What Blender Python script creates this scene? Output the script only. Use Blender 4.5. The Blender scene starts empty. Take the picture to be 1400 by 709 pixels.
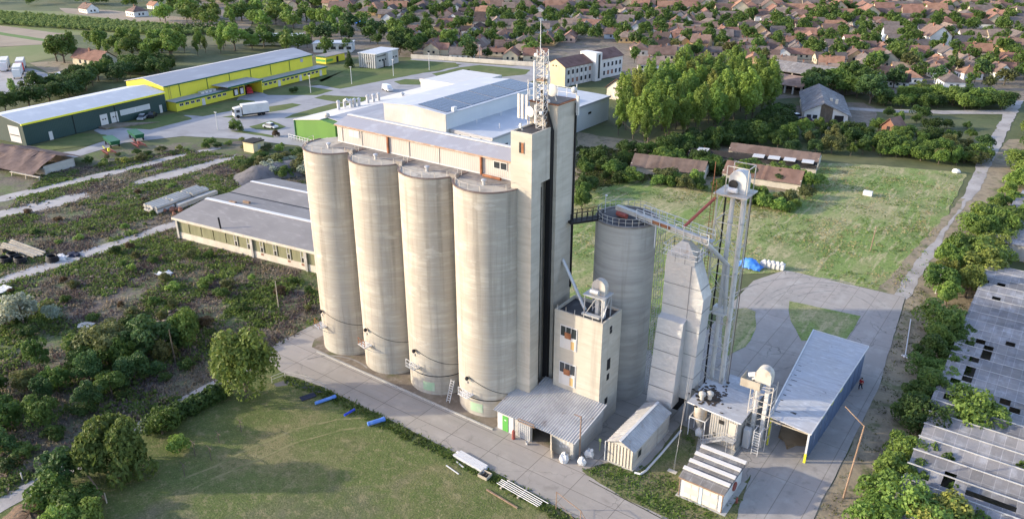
import bpy, bmesh, math, random
from mathutils import Vector, Matrix, noise
R = math.radians
random.seed(7)
sc = bpy.context.scene
C = sc.collection
# ------------------------------------------------------------------ camera
F, PITCH, YAW, HC = 1084.0, R(24.03), R(35.83), 56.0
cam = bpy.data.cameras.new('camera'); co = bpy.data.objects.new('camera', cam); C.objects.link(co)
co.location = (0, 0, HC); co.rotation_euler = (math.pi/2-PITCH, 0, YAW)
cam.sensor_width = 36; cam.lens = 36*F/1400; cam.clip_start = .5; cam.clip_end = 6000
sc.camera = co
_fw = Vector((-math.sin(YAW)*math.cos(PITCH), math.cos(YAW)*math.cos(PITCH), -math.sin(PITCH)))
_rt = Vector((math.cos(YAW), math.sin(YAW), 0)); _up = _rt.cross(_fw)
def g(u, v, z=0.0):
    d = _fw*F+_rt*(u-700)-_up*(v-354.5); t = (z-HC)/d.z
    return Vector((d.x*t, d.y*t, z))
def px(p):
    w = Vector(p)-Vector((0, 0, HC)); k = w.dot(_fw)
    return (700+F*w.dot(_rt)/k, 354.5-F*w.dot(_up)/k)
def zat(x, y, v):
    lo, hi = -5., 90.
    for _ in range(50):
        m = (lo+hi)/2
        if px((x, y, m))[1] > v: lo = m
        else: hi = m
    return lo
# ------------------------------------------------------------------ light
SUN_AZ = Vector((-.821, -.571, 0)).normalized(); EL = R(17)
sun_dir = Vector((SUN_AZ.x*math.cos(EL), SUN_AZ.y*math.cos(EL), math.sin(EL)))
sl = bpy.data.lights.new('sun', 'SUN'); so = bpy.data.objects.new('sun', sl); C.objects.link(so)
sl.energy = 2.0; sl.angle = R(1.0); sl.color = (1, .88, .66)
so.rotation_euler = (-sun_dir).to_track_quat('-Z', 'Y').to_euler(); so.location = (-200, -150, 200)
w = bpy.data.worlds.new('World'); sc.world = w; w.use_nodes = True
nt = w.node_tree; bg = nt.nodes['Background']
sky = nt.nodes.new('ShaderNodeTexSky'); sky.sky_type = 'NISHITA'; sky.sun_disc = False
sky.sun_elevation = EL; sky.sun_rotation = math.atan2(SUN_AZ.x, SUN_AZ.y)
sky.air_density = 1.0; sky.dust_density = 1.0; sky.ozone_density = 2.0
wb = nt.nodes.new('ShaderNodeMix'); wb.data_type = 'RGBA'; wb.blend_type = 'MULTIPLY'; wb.inputs[0].default_value = 1; wb.inputs[7].default_value = (1.13, .985, .98, 1); nt.links.new(sky.outputs[0], wb.inputs[6]); nt.links.new(wb.outputs[2], bg.inputs[0]); bg.inputs[1].default_value = .15
vs = sc.view_settings; vs.view_transform = 'Standard'; vs.look = 'None'; vs.exposure = 1.78; vs.gamma = 1
sc.render.engine = 'CYCLES'
cy = sc.cycles; cy.use_denoising = True; cy.max_bounces = 6; cy.diffuse_bounces = 3; cy.transparent_max_bounces = 4
cy.volume_bounces = 0; cy.glossy_bounces = 2; cy.transmission_bounces = 2
try: cy.denoiser = 'OPENIMAGEDENOISE'
except Exception: pass
# ------------------------------------------------------------------ materials
def mat(name, base, layers=(), rough=.85, bump=0, bsc=(6, 6, 6), space='world', objcol=False, metal=0, wave=None, spec=.3, leaf=False, brick=None, wob=0, crack=None):
    m = bpy.data.materials.new(name); m.use_nodes = True
    t = m.node_tree; N = t.nodes; L = t.links; b = N['Principled BSDF']
    b.inputs['Roughness'].default_value = rough; b.inputs['Metallic'].default_value = metal
    b.inputs['Specular IOR Level'].default_value = spec
    if space == 'world': src = N.new('ShaderNodeNewGeometry').outputs['Position']
    else: src = N.new('ShaderNodeTexCoord').outputs['Object']
    def noi(scale, det=5):
        mp = N.new('ShaderNodeMapping'); mp.inputs['Scale'].default_value = scale
        L.new(src, mp.inputs[0]); n = N.new('ShaderNodeTexNoise'); n.inputs['Scale'].default_value = 1
        n.inputs['Detail'].default_value = det; n.inputs['Roughness'].default_value = .6
        L.new(mp.outputs[0], n.inputs['Vector']); return n.outputs['Fac']
    def mix(a, bcol, fac, mode='MIX'):
        x = N.new('ShaderNodeMix'); x.data_type = 'RGBA'; x.blend_type = mode; x.clamp_factor = True
        if isinstance(fac, (int, float)): x.inputs[0].default_value = fac
        else: L.new(fac, x.inputs[0])
        for s, i in ((a, 6), (bcol, 7)):
            if isinstance(s, tuple): x.inputs[i].default_value = (*s[:3], 1)
            else: L.new(s, x.inputs[i])
        return x.outputs[2]
    col = base
    for ly in layers:
        c, s, lo, hi, fac = ly[:5]
        n = noi(s, ly[5] if len(ly) > 5 else 5)
        r = N.new('ShaderNodeMapRange'); r.inputs[1].default_value = lo; r.inputs[2].default_value = hi
        r.inputs[3].default_value = 0; r.inputs[4].default_value = fac; L.new(n, r.inputs[0])
        col = mix(col, c, r.outputs[0])
    h = None
    if brick:   # (scale, w, h, mortar, mortarcol, fac, rotz)
        mp = N.new('ShaderNodeMapping'); mp.inputs['Rotation'].default_value = (0, 0, brick.get('rot', 0)); mp.inputs['Location'].default_value = brick.get('loc', (0, 0, 0))
        L.new(src, mp.inputs[0]); bk = N.new('ShaderNodeTexBrick'); L.new(mp.outputs[0], bk.inputs[0])
        bk.inputs['Scale'].default_value = 1; bk.inputs['Brick Width'].default_value = brick['w']; bk.inputs['Row Height'].default_value = brick['h']
        bk.inputs['Mortar Size'].default_value = brick['m']; bk.offset = brick.get('off', 0); bk.inputs['Mortar Smooth'].default_value = .3
        bk.inputs['Color1'].default_value = (1, 1, 1, 1); bk.inputs['Color2'].default_value = (*([brick.get('c2', .85)]*3), 1); bk.inputs['Mortar'].default_value = (*brick['mc'], 1)
        col = mix(col if not isinstance(col, tuple) else col, bk.outputs['Color'], brick.get('fac', 1.), 'MULTIPLY')
    if crack:   # (scale, width, darkness)
        nz = N.new('ShaderNodeTexNoise'); nz.inputs['Scale'].default_value = .8; nz.inputs['Detail'].default_value = 3; L.new(src, nz.inputs['Vector'])
        va = N.new('ShaderNodeVectorMath'); va.operation = 'MULTIPLY_ADD'; va.inputs[1].default_value = (1.6, 1.6, 0); L.new(nz.outputs['Color'], va.inputs[0]); L.new(src, va.inputs[2])
        vo = N.new('ShaderNodeTexVoronoi'); vo.feature = 'DISTANCE_TO_EDGE'; vo.inputs['Scale'].default_value = crack[0]; L.new(va.outputs[0], vo.inputs['Vector'])
        r1 = N.new('ShaderNodeMapRange'); r1.inputs[1].default_value = 0; r1.inputs[2].default_value = crack[1]; r1.inputs[3].default_value = 1; r1.inputs[4].default_value = 0; L.new(vo.outputs['Distance'], r1.inputs[0])
        r2 = N.new('ShaderNodeMapRange'); r2.inputs[1].default_value = .5; r2.inputs[2].default_value = .62; r2.inputs[3].default_value = 0; r2.inputs[4].default_value = crack[2]; L.new(noi((.09, .09, .09)), r2.inputs[0])
        mm = N.new('ShaderNodeMath'); mm.operation = 'MULTIPLY'; L.new(r1.outputs[0], mm.inputs[0]); L.new(r2.outputs[0], mm.inputs[1]); col = mix(col, (.10, .095, .08), mm.outputs[0])
    if wave:   # (axis, scale, colour strength, bump strength)
        mp = N.new('ShaderNodeMapping'); L.new(src, mp.inputs[0])
        wv = N.new('ShaderNodeTexWave'); wv.wave_type = 'BANDS'; wv.bands_direction = wave[0]; wv.inputs['Scale'].default_value = wave[1]
        wv.wave_profile = 'SIN'; wv.inputs['Distortion'].default_value = wob
        L.new(mp.outputs[0], wv.inputs[0])
        r = N.new('ShaderNodeMapRange'); r.inputs[1].default_value = 0; r.inputs[2].default_value = .35; r.inputs[3].default_value = wave[2]; r.inputs[4].default_value = 0
        L.new(wv.outputs['Fac'], r.inputs[0]); col = mix(col, (.12, .12, .12), r.outputs[0]); h = (wv.outputs['Fac'], wave[3])
    if objcol:
        oi = N.new('ShaderNodeObjectInfo'); col = mix(col, oi.outputs['Color'], 1., 'MULTIPLY')
    if isinstance(col, tuple): b.inputs['Base Color'].default_value = (*col[:3], 1)
    else: L.new(col, b.inputs['Base Color'])
    if bump or h:
        bp = N.new('ShaderNodeBump'); bp.inputs['Distance'].default_value = .1
        if h: L.new(h[0], bp.inputs['Height']); bp.inputs['Strength'].default_value = h[1]
        else: L.new(noi(bsc, 4), bp.inputs['Height']); bp.inputs['Strength'].default_value = bump
        L.new(bp.outputs[0], b.inputs['Normal'])
    if leaf:
        tr = N.new('ShaderNodeBsdfTranslucent'); mx = N.new('ShaderNodeMixShader'); mx.inputs[0].default_value = .35
        if isinstance(col, tuple): tr.inputs[0].default_value = (*col[:3], 1)
        else: L.new(col, tr.inputs[0])
        L.new(b.outputs[0], mx.inputs[1]); L.new(tr.outputs[0], mx.inputs[2]); L.new(mx.outputs[0], N['Material Output'].inputs[0])
    return m
GR = (.075, .098, .030); STRAW = (.26, .205, .105); DIRT = (.17, .135, .10)
M = {}
M['land'] = mat('land', (.075, .095, .035), [((.15, .135, .07), (.02, .02, .02), .45, .62, .8), ((.045, .06, .02), (.05, .05, .05), .5, .65, .7), ((.12, .13, .05), (.6, .6, .6), .45, .7, .6)], bump=.5, bsc=(.5, .5, .5))
M['lawn'] = mat('lawn', (.100, .128, .036), [((.20, .17, .085), (.10, .10, .10), .49, .60, .75), ((.075, .105, .026), (.16, .16, .16), .50, .62, .7), ((.125, .108, .085), (.05, .05, .05), .53, .62, .7), ((.24, .205, .11), (.9, .9, .9), .52, .66, .6), ((.065, .085, .022), (1.6, 1.6, 1.6), .50, .64, .65), ((.27, .235, .13), (4.5, 4.5, 4.5), .54, .68, .55), ((.045, .06, .018), (6, 6, 6), .52, .66, .55)], bump=1, bsc=(5, 5, 5), rough=.95)
M['field'] = mat('field', (.165, .235, .060), [((.34, .29, .16), (.13, .03, .1), .46, .58, .75), ((.09, .15, .035), (.10, .10, .10), .50, .62, .65), ((.42, .36, .21), (.9, .14, 1), .52, .62, .75), ((.36, .31, .17), (.05, .05, .05), .54, .62, .6), ((.08, .125, .03), (1.3, 1.3, 1.3), .50, .63, .6), ((.38, .33, .19), (3, 3, 3), .54, .68, .5), ((.06, .09, .022), (4, 4, 4), .53, .68, .5)], bump=1, bsc=(3.5, 3.5, 3.5), rough=.95)
M['green_lawn'] = mat('green_lawn', (.085, .12, .032), [((.14, .14, .055), (.07, .07, .07), .45, .62, .7), ((.06, .09, .022), (.4, .4, .4), .45, .65, .6)], bump=.4, bsc=(1.5, 1.5, 1.5), rough=.95)
M['meadow'] = mat('meadow', (.13, .16, .05), [((.18, .18, .075), (.05, .05, .05), .45, .62, .7)], bump=.3, bsc=(.6, .6, .6))
M['scrub'] = mat('scrub', (.15, .135, .095), [((.085, .125, .034), (.09, .09, .09), .43, .56, .85), ((.145, .115, .10), (.15, .15, .15), .5, .62, .8), ((.085, .066, .068), (.3, .3, .3), .5, .64, .7), ((.24, .205, .175), (.6, .6, .6), .62, .74, .6), ((.035, .045, .012), (1.8, 1.8, 1.8), .5, .68, .6)], bump=1, bsc=(2, 2, 2), rough=.95)
M['tan'] = mat('tan', (.28, .225, .16), [((.22, .175, .13), (.03, .03, .03), .4, .6, .7), ((.33, .28, .2), (.2, .05, .2), .5, .7, .5)])
M['crop'] = mat('crop', (.10, .17, .04), [((.07, .12, .03), (.3, .3, .3), .4, .6, .5)])
M['dirt'] = mat('dirt', (.20, .165, .125), [((.13, .105, .08), (.4, .4, .4), .42, .6, .8), ((.29, .25, .2), (1.2, 1.2, 1.2), .52, .7, .6), ((.09, .1, .035), (.25, .25, .25), .55, .65, .7)], bump=.6, bsc=(2, 2, 2))
M['strawdirt'] = mat('strawdirt', (.27, .22, .145), [((.17, .14, .10), (.5, .5, .5), .45, .62, .8), ((.09, .11, .035), (.35, .35, .35), .54, .66, .8), ((.36, .31, .22), (1.5, 1.5, 1.5), .55, .7, .5)], bump=.6, bsc=(2, 2, 2))
M['concrete'] = mat('concrete', (.31, .28, .25), crack=(.28, .016, .85), layers=[((.27, .24, .21), (.025, .75, .5), .50, .66, .6), ((.17, .15, .13), (.35, .35, .35), .63, .72, .6), ((.30, .275, .24), (.12, .12, .12), .42, .62, .8), ((.37, .34, .30), (.5, .5, .5), .5, .7, .6), ((.22, .20, .175), (1.1, 1.1, 1.1), .58, .74, .55), ((.26, .235, .205), (.05, .6, .3), .52, .68, .5)], bump=.15, bsc=(4, 4, 4),
    brick=dict(w=5.4, h=2.95, m=.045, mc=(.5, .48, .46), c2=.93, loc=(1.5, -1.35, 0), off=0))
M['yard'] = mat('yard', (.335, .303, .272), crack=(.22, .014, .9), layers=[((.255, .235, .215), (.7, .025, .5), .50, .66, .55), ((.16, .145, .13), (.3, .3, .3), .62, .70, .65), ((.28, .26, .235), (.10, .10, .10), .42, .62, .8), ((.42, .395, .36), (.4, .4, .4), .5, .7, .6), ((.21, .195, .175), (.9, .9, .9), .56, .74, .6)], bump=.15, bsc=(4, 4, 4),
    brick=dict(w=3.0, h=9, m=.045, mc=(.6, .58, .55), c2=.94, loc=(.8, 0, 0), off=0))
M['asphalt'] = mat('asphalt', (.27, .265, .27), [((.33, .325, .325), (.08, .08, .08), .42, .6, .8), ((.20, .195, .2), (.2, .2, .2), .5, .66, .6)], bump=.1)
M['oldpave'] = mat('oldpave', (.36, .335, .315), [((.25, .23, .215), (.2, .2, .2), .42, .6, .8), ((.14, .15, .06), (.5, .5, .5), .58, .68, .85), ((.43, .41, .39), (.8, .8, .8), .5, .7, .6)], bump=.3, bsc=(3, 3, 3))
M['silo'] = mat('silo', (.375, .345, .298), [((.36, .325, .27), (.12, .12, 2.2), .40, .62, .75, 4), ((.55, .51, .43), (.25, .25, .9), .5, .68, .65), ((.25, .225, .19), (1.0, 1.0, .045), .50, .66, .85), ((.24, .215, .18), (2.6, 2.6, .11), .60, .72, .6), ((.56, .53, .47), (.28, .28, .6), .62, .69, .55), ((.34, .31, .26), (.12, .12, 9.0), .50, .66, .5, 2), ((.50, .465, .40), (.1, .1, 14.0), .52, .68, .4, 2), ((.36, .32, .25), (.2, .2, 5.0), .55, .72, .45, 2), ((.27, .245, .21), (.45, .45, .16), .64, .74, .6)], bump=.25, bsc=(1.2, 1.2, 6), rough=.9)
M['tower'] = mat('tower_concrete', (.44, .405, .34), [((.37, .34, .285), (.2, .2, 1.6), .40, .62, .7, 4), ((.52, .485, .415), (.35, .35, .5), .5, .68, .6), ((.28, .255, .22), (1.0, 1.0, .06), .56, .72, .6), ((.33, .30, .25), (.3, .3, 4), .55, .7, .4, 2)], bump=.2, bsc=(1.5, 1.5, 4), rough=.9)
M['greyconc'] = mat('grey_concrete', (.40, .385, .35), [((.31, .30, .275), (.15, .15, 2.0), .40, .62, .8, 4), ((.48, .46, .42), (.3, .3, .6), .5, .68, .6), ((.24, .225, .2), (1.0, 1.0, .05), .55, .72, .6)], bump=.2, bsc=(1.5, 1.5, 4), rough=.9)
M['deck'] = mat('deck', (.24, .215, .19), [((.15, .135, .125), (.35, .35, .35), .42, .62, .8), ((.38, .35, .31), (1.2, 1.2, 1.2), .5, .7, .6), ((.13, .11, .10), (.9, .25, .5), .58, .72, .7)], bump=.3, bsc=(4, 4, 4))
M['tar'] = mat('tar', (.045, .042, .045), [((.11, .10, .10), (.8, .8, .8), .5, .7, .6)], rough=.6)
M['white'] = mat('white_paint', (.50, .49, .475), [((.55, .535, .50), (.5, .5, .25), .48, .68, .5), ((.42, .38, .33), (.8, .8, .15), .6, .74, .4)], rough=.55)
M['panelwhite'] = mat('white_cladding', (.375, .366, .345), [((.54, .53, .51), (.1, .1, .1), .42, .6, .7)], rough=.5, wave=('X', .6, .12, .12))
M['panelwhiteY'] = mat('white_cladding_side', (.52, .54, .56), [((.58, .59, .60), (.1, .1, .1), .42, .6, .7)], rough=.5, wave=('Y', .6, .12, .12))
M['roofwhite'] = mat('white_sheet_roof', (.42, .435, .46), [((.42, .44, .47), (.08, .08, .08), .42, .6, .8), ((.56, .57, .58), (.3, .3, .3), .5, .7, .6)], rough=.5, wave=('Y', 1.0, .10, .1))
M['roofgrey'] = mat('grey_sheet_roof', (.33, .33, .35), [((.32, .32, .34), (.08, .08, .08), .42, .6, .8), ((.48, .48, .5), (.4, .1, .3), .5, .7, .6)], rough=.6, wave=('Y', .7, .10, .1))
M['galroof'] = mat('gallery_roof', (.29, .29, .32), [((.28, .29, .33), (.15, .15, .15), .42, .6, .8), ((.44, .45, .50), (.6, .6, .6), .5, .7, .5)], rough=.5, wave=('X', 1.4, .2, .25))
M['galwall'] = mat('gallery_cladding', (.44, .405, .37), [((.37, .335, .30), (.5, .5, .2), .45, .65, .6), ((.38, .33, .28), (1.4, 1.4, .2), .6, .74, .5)], rough=.7, wave=('X', 1.1, .25, .3))
M['solar'] = mat('solar', (.035, .045, .075), [((.05, .06, .09), (.3, .3, .3), .4, .6, .5)], rough=.25, spec=.6, brick=dict(w=1.7, h=1.0, m=.05, mc=(3, 3, 3), c2=.8))
M['rust'] = mat('rust', (.24, .095, .045), [((.34, .16, .08), (1.5, 1.5, 1.5), .42, .62, .7), ((.13, .055, .035), (.7, .7, .7), .5, .68, .7)])
M['rimbrown'] = mat('rim_brown', (.15, .11, .095), [((.26, .22, .19), (1, 1, 1), .5, .65, .7)])
M['rimtan'] = mat('rim_tan', (.36, .24, .17), [((.5, .42, .34), (1, 1, 1), .5, .65, .7)])
M['railgrey'] = mat('rail_grey', (.40, .40, .40), [((.28, .28, .28), (.6, .6, .6), .45, .65, .7)])
M['redpaint'] = mat('red_paint', (.28, .07, .055), [((.20, .075, .055), (1, 1, 1), .45, .65, .6)], rough=.5)
M['galv'] = mat('galvanised', (.50, .505, .51), [((.40, .405, .41), (.6, .6, .6), .42, .6, .7), ((.58, .58, .58), (1.6, 1.6, 1.6), .5, .7, .5), ((.34, .22, .14), (1.1, 1.1, .5), .64, .74, .6)], rough=.45, metal=.35, spec=.5)
M['dryer'] = mat('aluminium_cladding', (.51, .505, .50), [((.44, .44, .44), (.5, .5, .9), .42, .6, .6), ((.56, .555, .55), (1.4, 1.4, 2.0), .5, .7, .6)], rough=.42, metal=.3, bump=1.0, bsc=(1.5, 1.5, 1.9), spec=.5)
M['corr'] = mat('corrugated_steel', (.43, .42, .41), [((.33, .32, .31), (.5, .5, .5), .42, .62, .8), ((.52, .51, .5), (.9, .9, .9), .5, .7, .6), ((.20, .16, .13), (.7, .7, .7), .62, .72, .8)], rough=.55, metal=.25)
M['shedroof'] = mat('shed_roof', (.39, .385, .39), [((.40, .41, .44), (.35, .35, .35), .42, .62, .8), ((.58, .59, .61), (.9, 3.0, .9), .5, .7, .6), ((.22, .21, .21), (1.4, 1.4, 1.4), .60, .72, .7), ((.26, .25, .25), (.15, 2.2, .5), .56, .70, .6)], rough=.75, wave=('Y', 2.2, .12, .2))
M['asb'] = mat('asbestos_sheet', (.235, .222, .212), [((.18, .18, .19), (.4, .4, .4), .42, .62, .8), ((.33, .33, .335), (.8, .35, 1.0), .5, .66, .75), ((.16, .17, .15), (1.6, 1.6, 1.6), .58, .72, .6), ((.13, .15, .06), (.3, .3, .3), .66, .74, .5)], objcol=True, rough=.9, bump=.2, brick=dict(w=1.1, h=1.415, m=.03, mc=(1.3, 1.3, 1.3), c2=.76, loc=(.1, -61, 0)))
M['blue'] = mat('blue_cladding', (.125, .17, .26), [((.09, .125, .19), (.5, .5, .2), .42, .6, .7)], rough=.5, wave=('Y', 1.3, .2, .25))
M['bluebarrel'] = mat('blue_plastic', (.09, .20, .55), [((.20, .34, .62), (1.5, 1.5, 1.5), .5, .65, .6)], rough=.4)
M['deepblue'] = mat('deep_blue_plastic', (.02, .05, .42), rough=.4)
M['tarp'] = mat('blue_tarp', (.05, .20, .60), [((.10, .30, .70), (1.5, 1.5, 1.5), .45, .65, .7)], rough=.4, bump=.5, bsc=(2, 2, 2))
M['bag'] = mat('white_woven', (.60, .59, .575), [((.52, .51, .5), (2, 2, 2), .45, .65, .6)], rough=.7, bump=.4, bsc=(3, 3, 3))
M['green'] = mat('green_paint', (.10, .34, .07), rough=.5)
M['limegreen'] = mat('lime_cladding', (.10, .22, .04), [((.085, .19, .035), (.3, .3, .1), .42, .6, .6)], rough=.5, wave=('X', .9, .1, .15))
M['darkgreen'] = mat('dark_green_cladding', (.020, .048, .045), [((.026, .058, .054), (.1, .1, .1), .42, .6, .7)], rough=.5, space='obj', wave=('Y', .7, .1, .12))
M['yellow'] = mat('yellow_cladding', (.62, .57, .045), [((.55, .50, .04), (.1, .1, .1), .42, .6, .7)], rough=.5, space='obj', wave=('Y', .5, .08, .1))
M['trimgreen'] = mat('trim_green', (.018, .10, .045), rough=.5)
M['yellowtrim'] = mat('yellow_trim', (.72, .66, .04), rough=.5)
M['black'] = mat('black', (.012, .012, .014), rough=.6)
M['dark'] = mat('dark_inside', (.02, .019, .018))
M['glass'] = mat('window_glass', (.03, .036, .042), rough=.12, spec=.6)
M['cream'] = mat('cream_render', (.56, .47, .29), [((.47, .39, .25), (.4, .4, .3), .42, .62, .7), ((.30, .25, .18), (.8, .8, .2), .6, .74, .6)])
M['creamw'] = mat('cream_wall', (.56, .51, .42), [((.44, .39, .32), (.6, .6, .3), .42, .62, .7), ((.27, .22, .17), (1, 1, .4), .6, .74, .6)])
M['whitewall'] = mat('white_wall', (.62, .61, .58), [((.52, .505, .48), (.4, .4, .3), .42, .62, .7)])
M['panelgreen'] = mat('dirty_green_glass', (.21, .21, .125), [((.15, .15, .09), (1.2, 1.2, .2), .42, .62, .8), ((.28, .27, .19), (2, 2, .5), .5, .7, .5)], rough=.5)
M['shedgrey'] = mat('felt_roof', (.22, .207, .198), [((.18, .168, .162), (.12, .12, .12), .42, .62, .8), ((.29, .275, .265), (.5, 1.6, .5), .54, .7, .7), ((.22, .21, .22), (.8, .8, .8), .62, .74, .6)], rough=.8)
M['tile'] = mat('roof_tile', (1, 1, 1), [((.62, .58, .56), (.35, .35, .35), .42, .62, .8), ((1.12, 1.1, 1.08), (1.1, 1.1, 1.1), .5, .7, .5), ((.42, .42, .42), (.9, .9, .9), .58, .74, .5)], space='obj', objcol=True, rough=.9)
M['wall'] = mat('house_wall', (1, 1, 1), [((.78, .76, .72), (.4, .4, .4), .45, .65, .6)], space='obj', objcol=True, rough=.9)
M['brick'] = mat('brick', (.24, .125, .085), [((.25, .10, .06), (1, 1, 1), .42, .62, .7)])
M['wood'] = mat('weathered_wood', (.40, .36, .29), [((.28, .24, .19), (1, 1, 1), .42, .62, .7)])
M['pole'] = mat('rusty_pole', (.22, .145, .10), [((.30, .22, .16), (1.5, 1.5, .6), .45, .65, .7)])
M['bark'] = mat('bark', (.10, .08, .06), [((.16, .135, .105), (2, 2, .6), .45, .65, .7)], space='obj')
M['leaf'] = mat('leaf', (1, 1, 1), [((.55, .6, .5), (.5, .5, .5), .42, .62, .8), ((1.5, 1.4, 1.1), (.9, .9, .9), .5, .7, .7), ((.7, .8, .7), (3, 3, 3), .45, .65, .5)], space='obj', objcol=True, rough=.6, leaf=True, spec=.25)
M['weed'] = mat('weed', (1, 1, 1), [((.55, .55, .5), (.25, .25, .25), .42, .62, .8), ((1.5, 1.35, .9), (.8, .8, .8), .52, .7, .8)], objcol=True, rough=.8, leaf=True)
M['skin'] = mat('skin', (.50, .29, .20), rough=.6)
M['hair'] = mat('hair', (.03, .02, .015))
M['redcloth'] = mat('red_cloth', (.36, .02, .03), rough=.9)
M['navycloth'] = mat('navy_cloth', (.02, .025, .05), rough=.9)
M['carpaint'] = mat('car_paint', (1, 1, 1), space='obj', objcol=True, rough=.25, spec=.6)
M['tyre'] = mat('tyre', (.015, .015, .016))
M['light'] = mat('light_steel', (.56, .56, .56), [((.42, .38, .34), (1.2, 1.2, .4), .56, .7, .5)], rough=.5)
M['dirtysteel'] = mat('dirty_steel', (.46, .43, .38), [((.30, .20, .12), (1.0, 1.0, .5), .52, .68, .7), ((.56, .54, .5), (2, 2, 2), .5, .7, .5)], rough=.55)
# ------------------------------------------------------------------ mesh builder
class MB:
    def __init__(s): s.v = []; s.f = []; s.ms = []
    def poly(s, pts, flip=False):
        i = len(s.v); s.v += [Vector(p) for p in pts]; r = list(range(i, i+len(pts)))
        s.f.append(r[::-1] if flip else r); return s
    def grid(s, rows, flip=False):
        i = len(s.v); n = len(rows[0])
        for r in rows: s.v += [Vector(p) for p in r]
        for a in range(len(rows)-1):
            for b in range(n-1):
                q = [i+a*n+b, i+a*n+b+1, i+(a+1)*n+b+1, i+(a+1)*n+b]
                s.f.append(q[::-1] if flip else q)
        return s
    def hexa(s, p):   # 8 points bottom ring ccw then top ring ccw
        i = len(s.v); s.v += [Vector(q) for q in p]
        for q in ((3, 2, 1, 0), (4, 5, 6, 7), (0, 1, 5, 4), (1, 2, 6, 5), (2, 3, 7, 6), (3, 0, 4, 7)): s.f.append([i+k for k in q])
        return s
    def box(s, x0, y0, z0, x1, y1, z1):
        return s.hexa([(x0, y0, z0), (x1, y0, z0), (x1, y1, z0), (x0, y1, z0), (x0, y0, z1), (x1, y0, z1), (x1, y1, z1), (x0, y1, z1)])
    def prism(s, pts, z0, z1):
        n = len(pts); i = len(s.v)
        s.v += [Vector((p[0], p[1], z0)) for p in pts]+[Vector((p[0], p[1], z1)) for p in pts]
        s.f.append([i+k for k in range(n)][::-1]); s.f.append([i+n+k for k in range(n)])
        for k in range(n): s.f.append([i+k, i+(k+1) % n, i+n+(k+1) % n, i+n+k])
        return s
    def xprism(s, prof, x0, x1):   # profile in (y,z)
        n = len(prof); i = len(s.v)
        s.v += [Vector((x0, p[0], p[1])) for p in prof]+[Vector((x1, p[0], p[1])) for p in prof]
        s.f.append([i+k for k in range(n)]); s.f.append([i+n+k for k in range(n)][::-1])
        for k in range(n): s.f.append([i+(k+1) % n, i+k, i+n+k, i+n+(k+1) % n])
        return s
    def yprism(s, prof, y0, y1):   # profile in (x,z)
        n = len(prof); i = len(s.v)
        s.v += [Vector((p[0], y0, p[1])) for p in prof]+[Vector((p[0], y1, p[1])) for p in prof]
        s.f.append([i+k for k in range(n)]); s.f.append([i+n+k for k in range(n)][::-1])
        for k in range(n): s.f.append([i+(k+1) % n, i+k, i+n+k, i+n+(k+1) % n])
        return s
    def tube(s, p, q, r, n=8, r2=None):
        p = Vector(p); q = Vector(q); r2 = r if r2 is None else r2; d = (q-p).normalized()
        a = d.orthogonal().normalized(); b = d.cross(a); i = len(s.v)
        for c, rr in ((p, r), (q, r2)):
            for k in range(n):
                t = 2*math.pi*k/n; s.v.append(c+a*(math.cos(t)*rr)+b*(math.sin(t)*rr))
        for k in range(n): s.f.append([i+k, i+(k+1) % n, i+n+(k+1) % n, i+n+k])
        s.f.append([i+k for k in range(n)][::-1]); s.f.append([i+n+k for k in range(n)]); return s
    def path(s, pts, r, n=6):
        for a, b in zip(pts, pts[1:]): s.tube(a, b, r, n)
        return s
    def bar(s, p, q, w, h=None):
        p = Vector(p); q = Vector(q); h = h or w; d = (q-p).normalized()
        a = d.cross(Vector((0, 0, 1)))
        if a.length < .01: a = Vector((1, 0, 0))
        a.normalize(); b = d.cross(a); a = a*w/2; b = b*h/2
        return s.hexa([p-a-b, p+a-b, p+a+b, p-a+b, q-a-b, q+a-b, q+a+b, q-a+b])
    def lathe(s, c, prof, n=24, a0=0, a1=2*math.pi):
        c = Vector(c); full = abs(a1-a0-2*math.pi) < 1e-6; m = n if full else n+1; i = len(s.v)
        for r, z in prof:
            for k in range(m):
                t = a0+(a1-a0)*k/n; s.v.append(c+Vector((r*math.cos(t), r*math.sin(t), z)))
        for a in range(len(prof)-1):
            for k in range(n): s.f.append([i+a*m+k, i+a*m+(k+1) % m, i+(a+1)*m+(k+1) % m, i+(a+1)*m+k])
        if full and prof[-1][0] > .02: s.f.append([i+(len(prof)-1)*m+k for k in range(m)])
        if full and prof[0][0] > .02: s.f.append([i+k for k in range(m)][::-1])
        return s
    def corr(s, p00, p10, p11, p01, n, amp):   # corrugations run p00->p01, n ridges along p00->p10
        p00, p10, p11, p01 = map(Vector, (p00, p10, p11, p01)); nn = (p10-p00).cross(p01-p00).normalized()
        if nn.z < -.01: nn = -nn
        rows = [[], []]
        for k in range(n*4+1):
            t = k/(n*4); h = nn*(amp*math.sin(k*math.pi/2+.4))
            rows[0].append(p00.lerp(p10, t)+h); rows[1].append(p01.lerp(p11, t)+h)
        return s.grid(rows)
    def ball(s, c, rx, ry=None, rz=None, n=10, jit=0, rng=random):
        ry = ry or rx; rz = rz or rx; c = Vector(c); i = len(s.v); m = n; h = max(4, n//2)
        for a in range(h+1):
            th = math.pi*a/h
            for k in range(m):
                t = 2*math.pi*k/m; j = 1+jit*(rng.random()-.5)
                s.v.append(c+Vector((rx*j*math.sin(th)*math.cos(t), ry*j*math.sin(th)*math.sin(t), rz*j*math.cos(th))))
        for a in range(h):
            for k in range(m): s.f.append([i+a*m+k, i+(a+1)*m+k, i+(a+1)*m+(k+1) % m, i+a*m+(k+1) % m])
        return s
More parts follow.
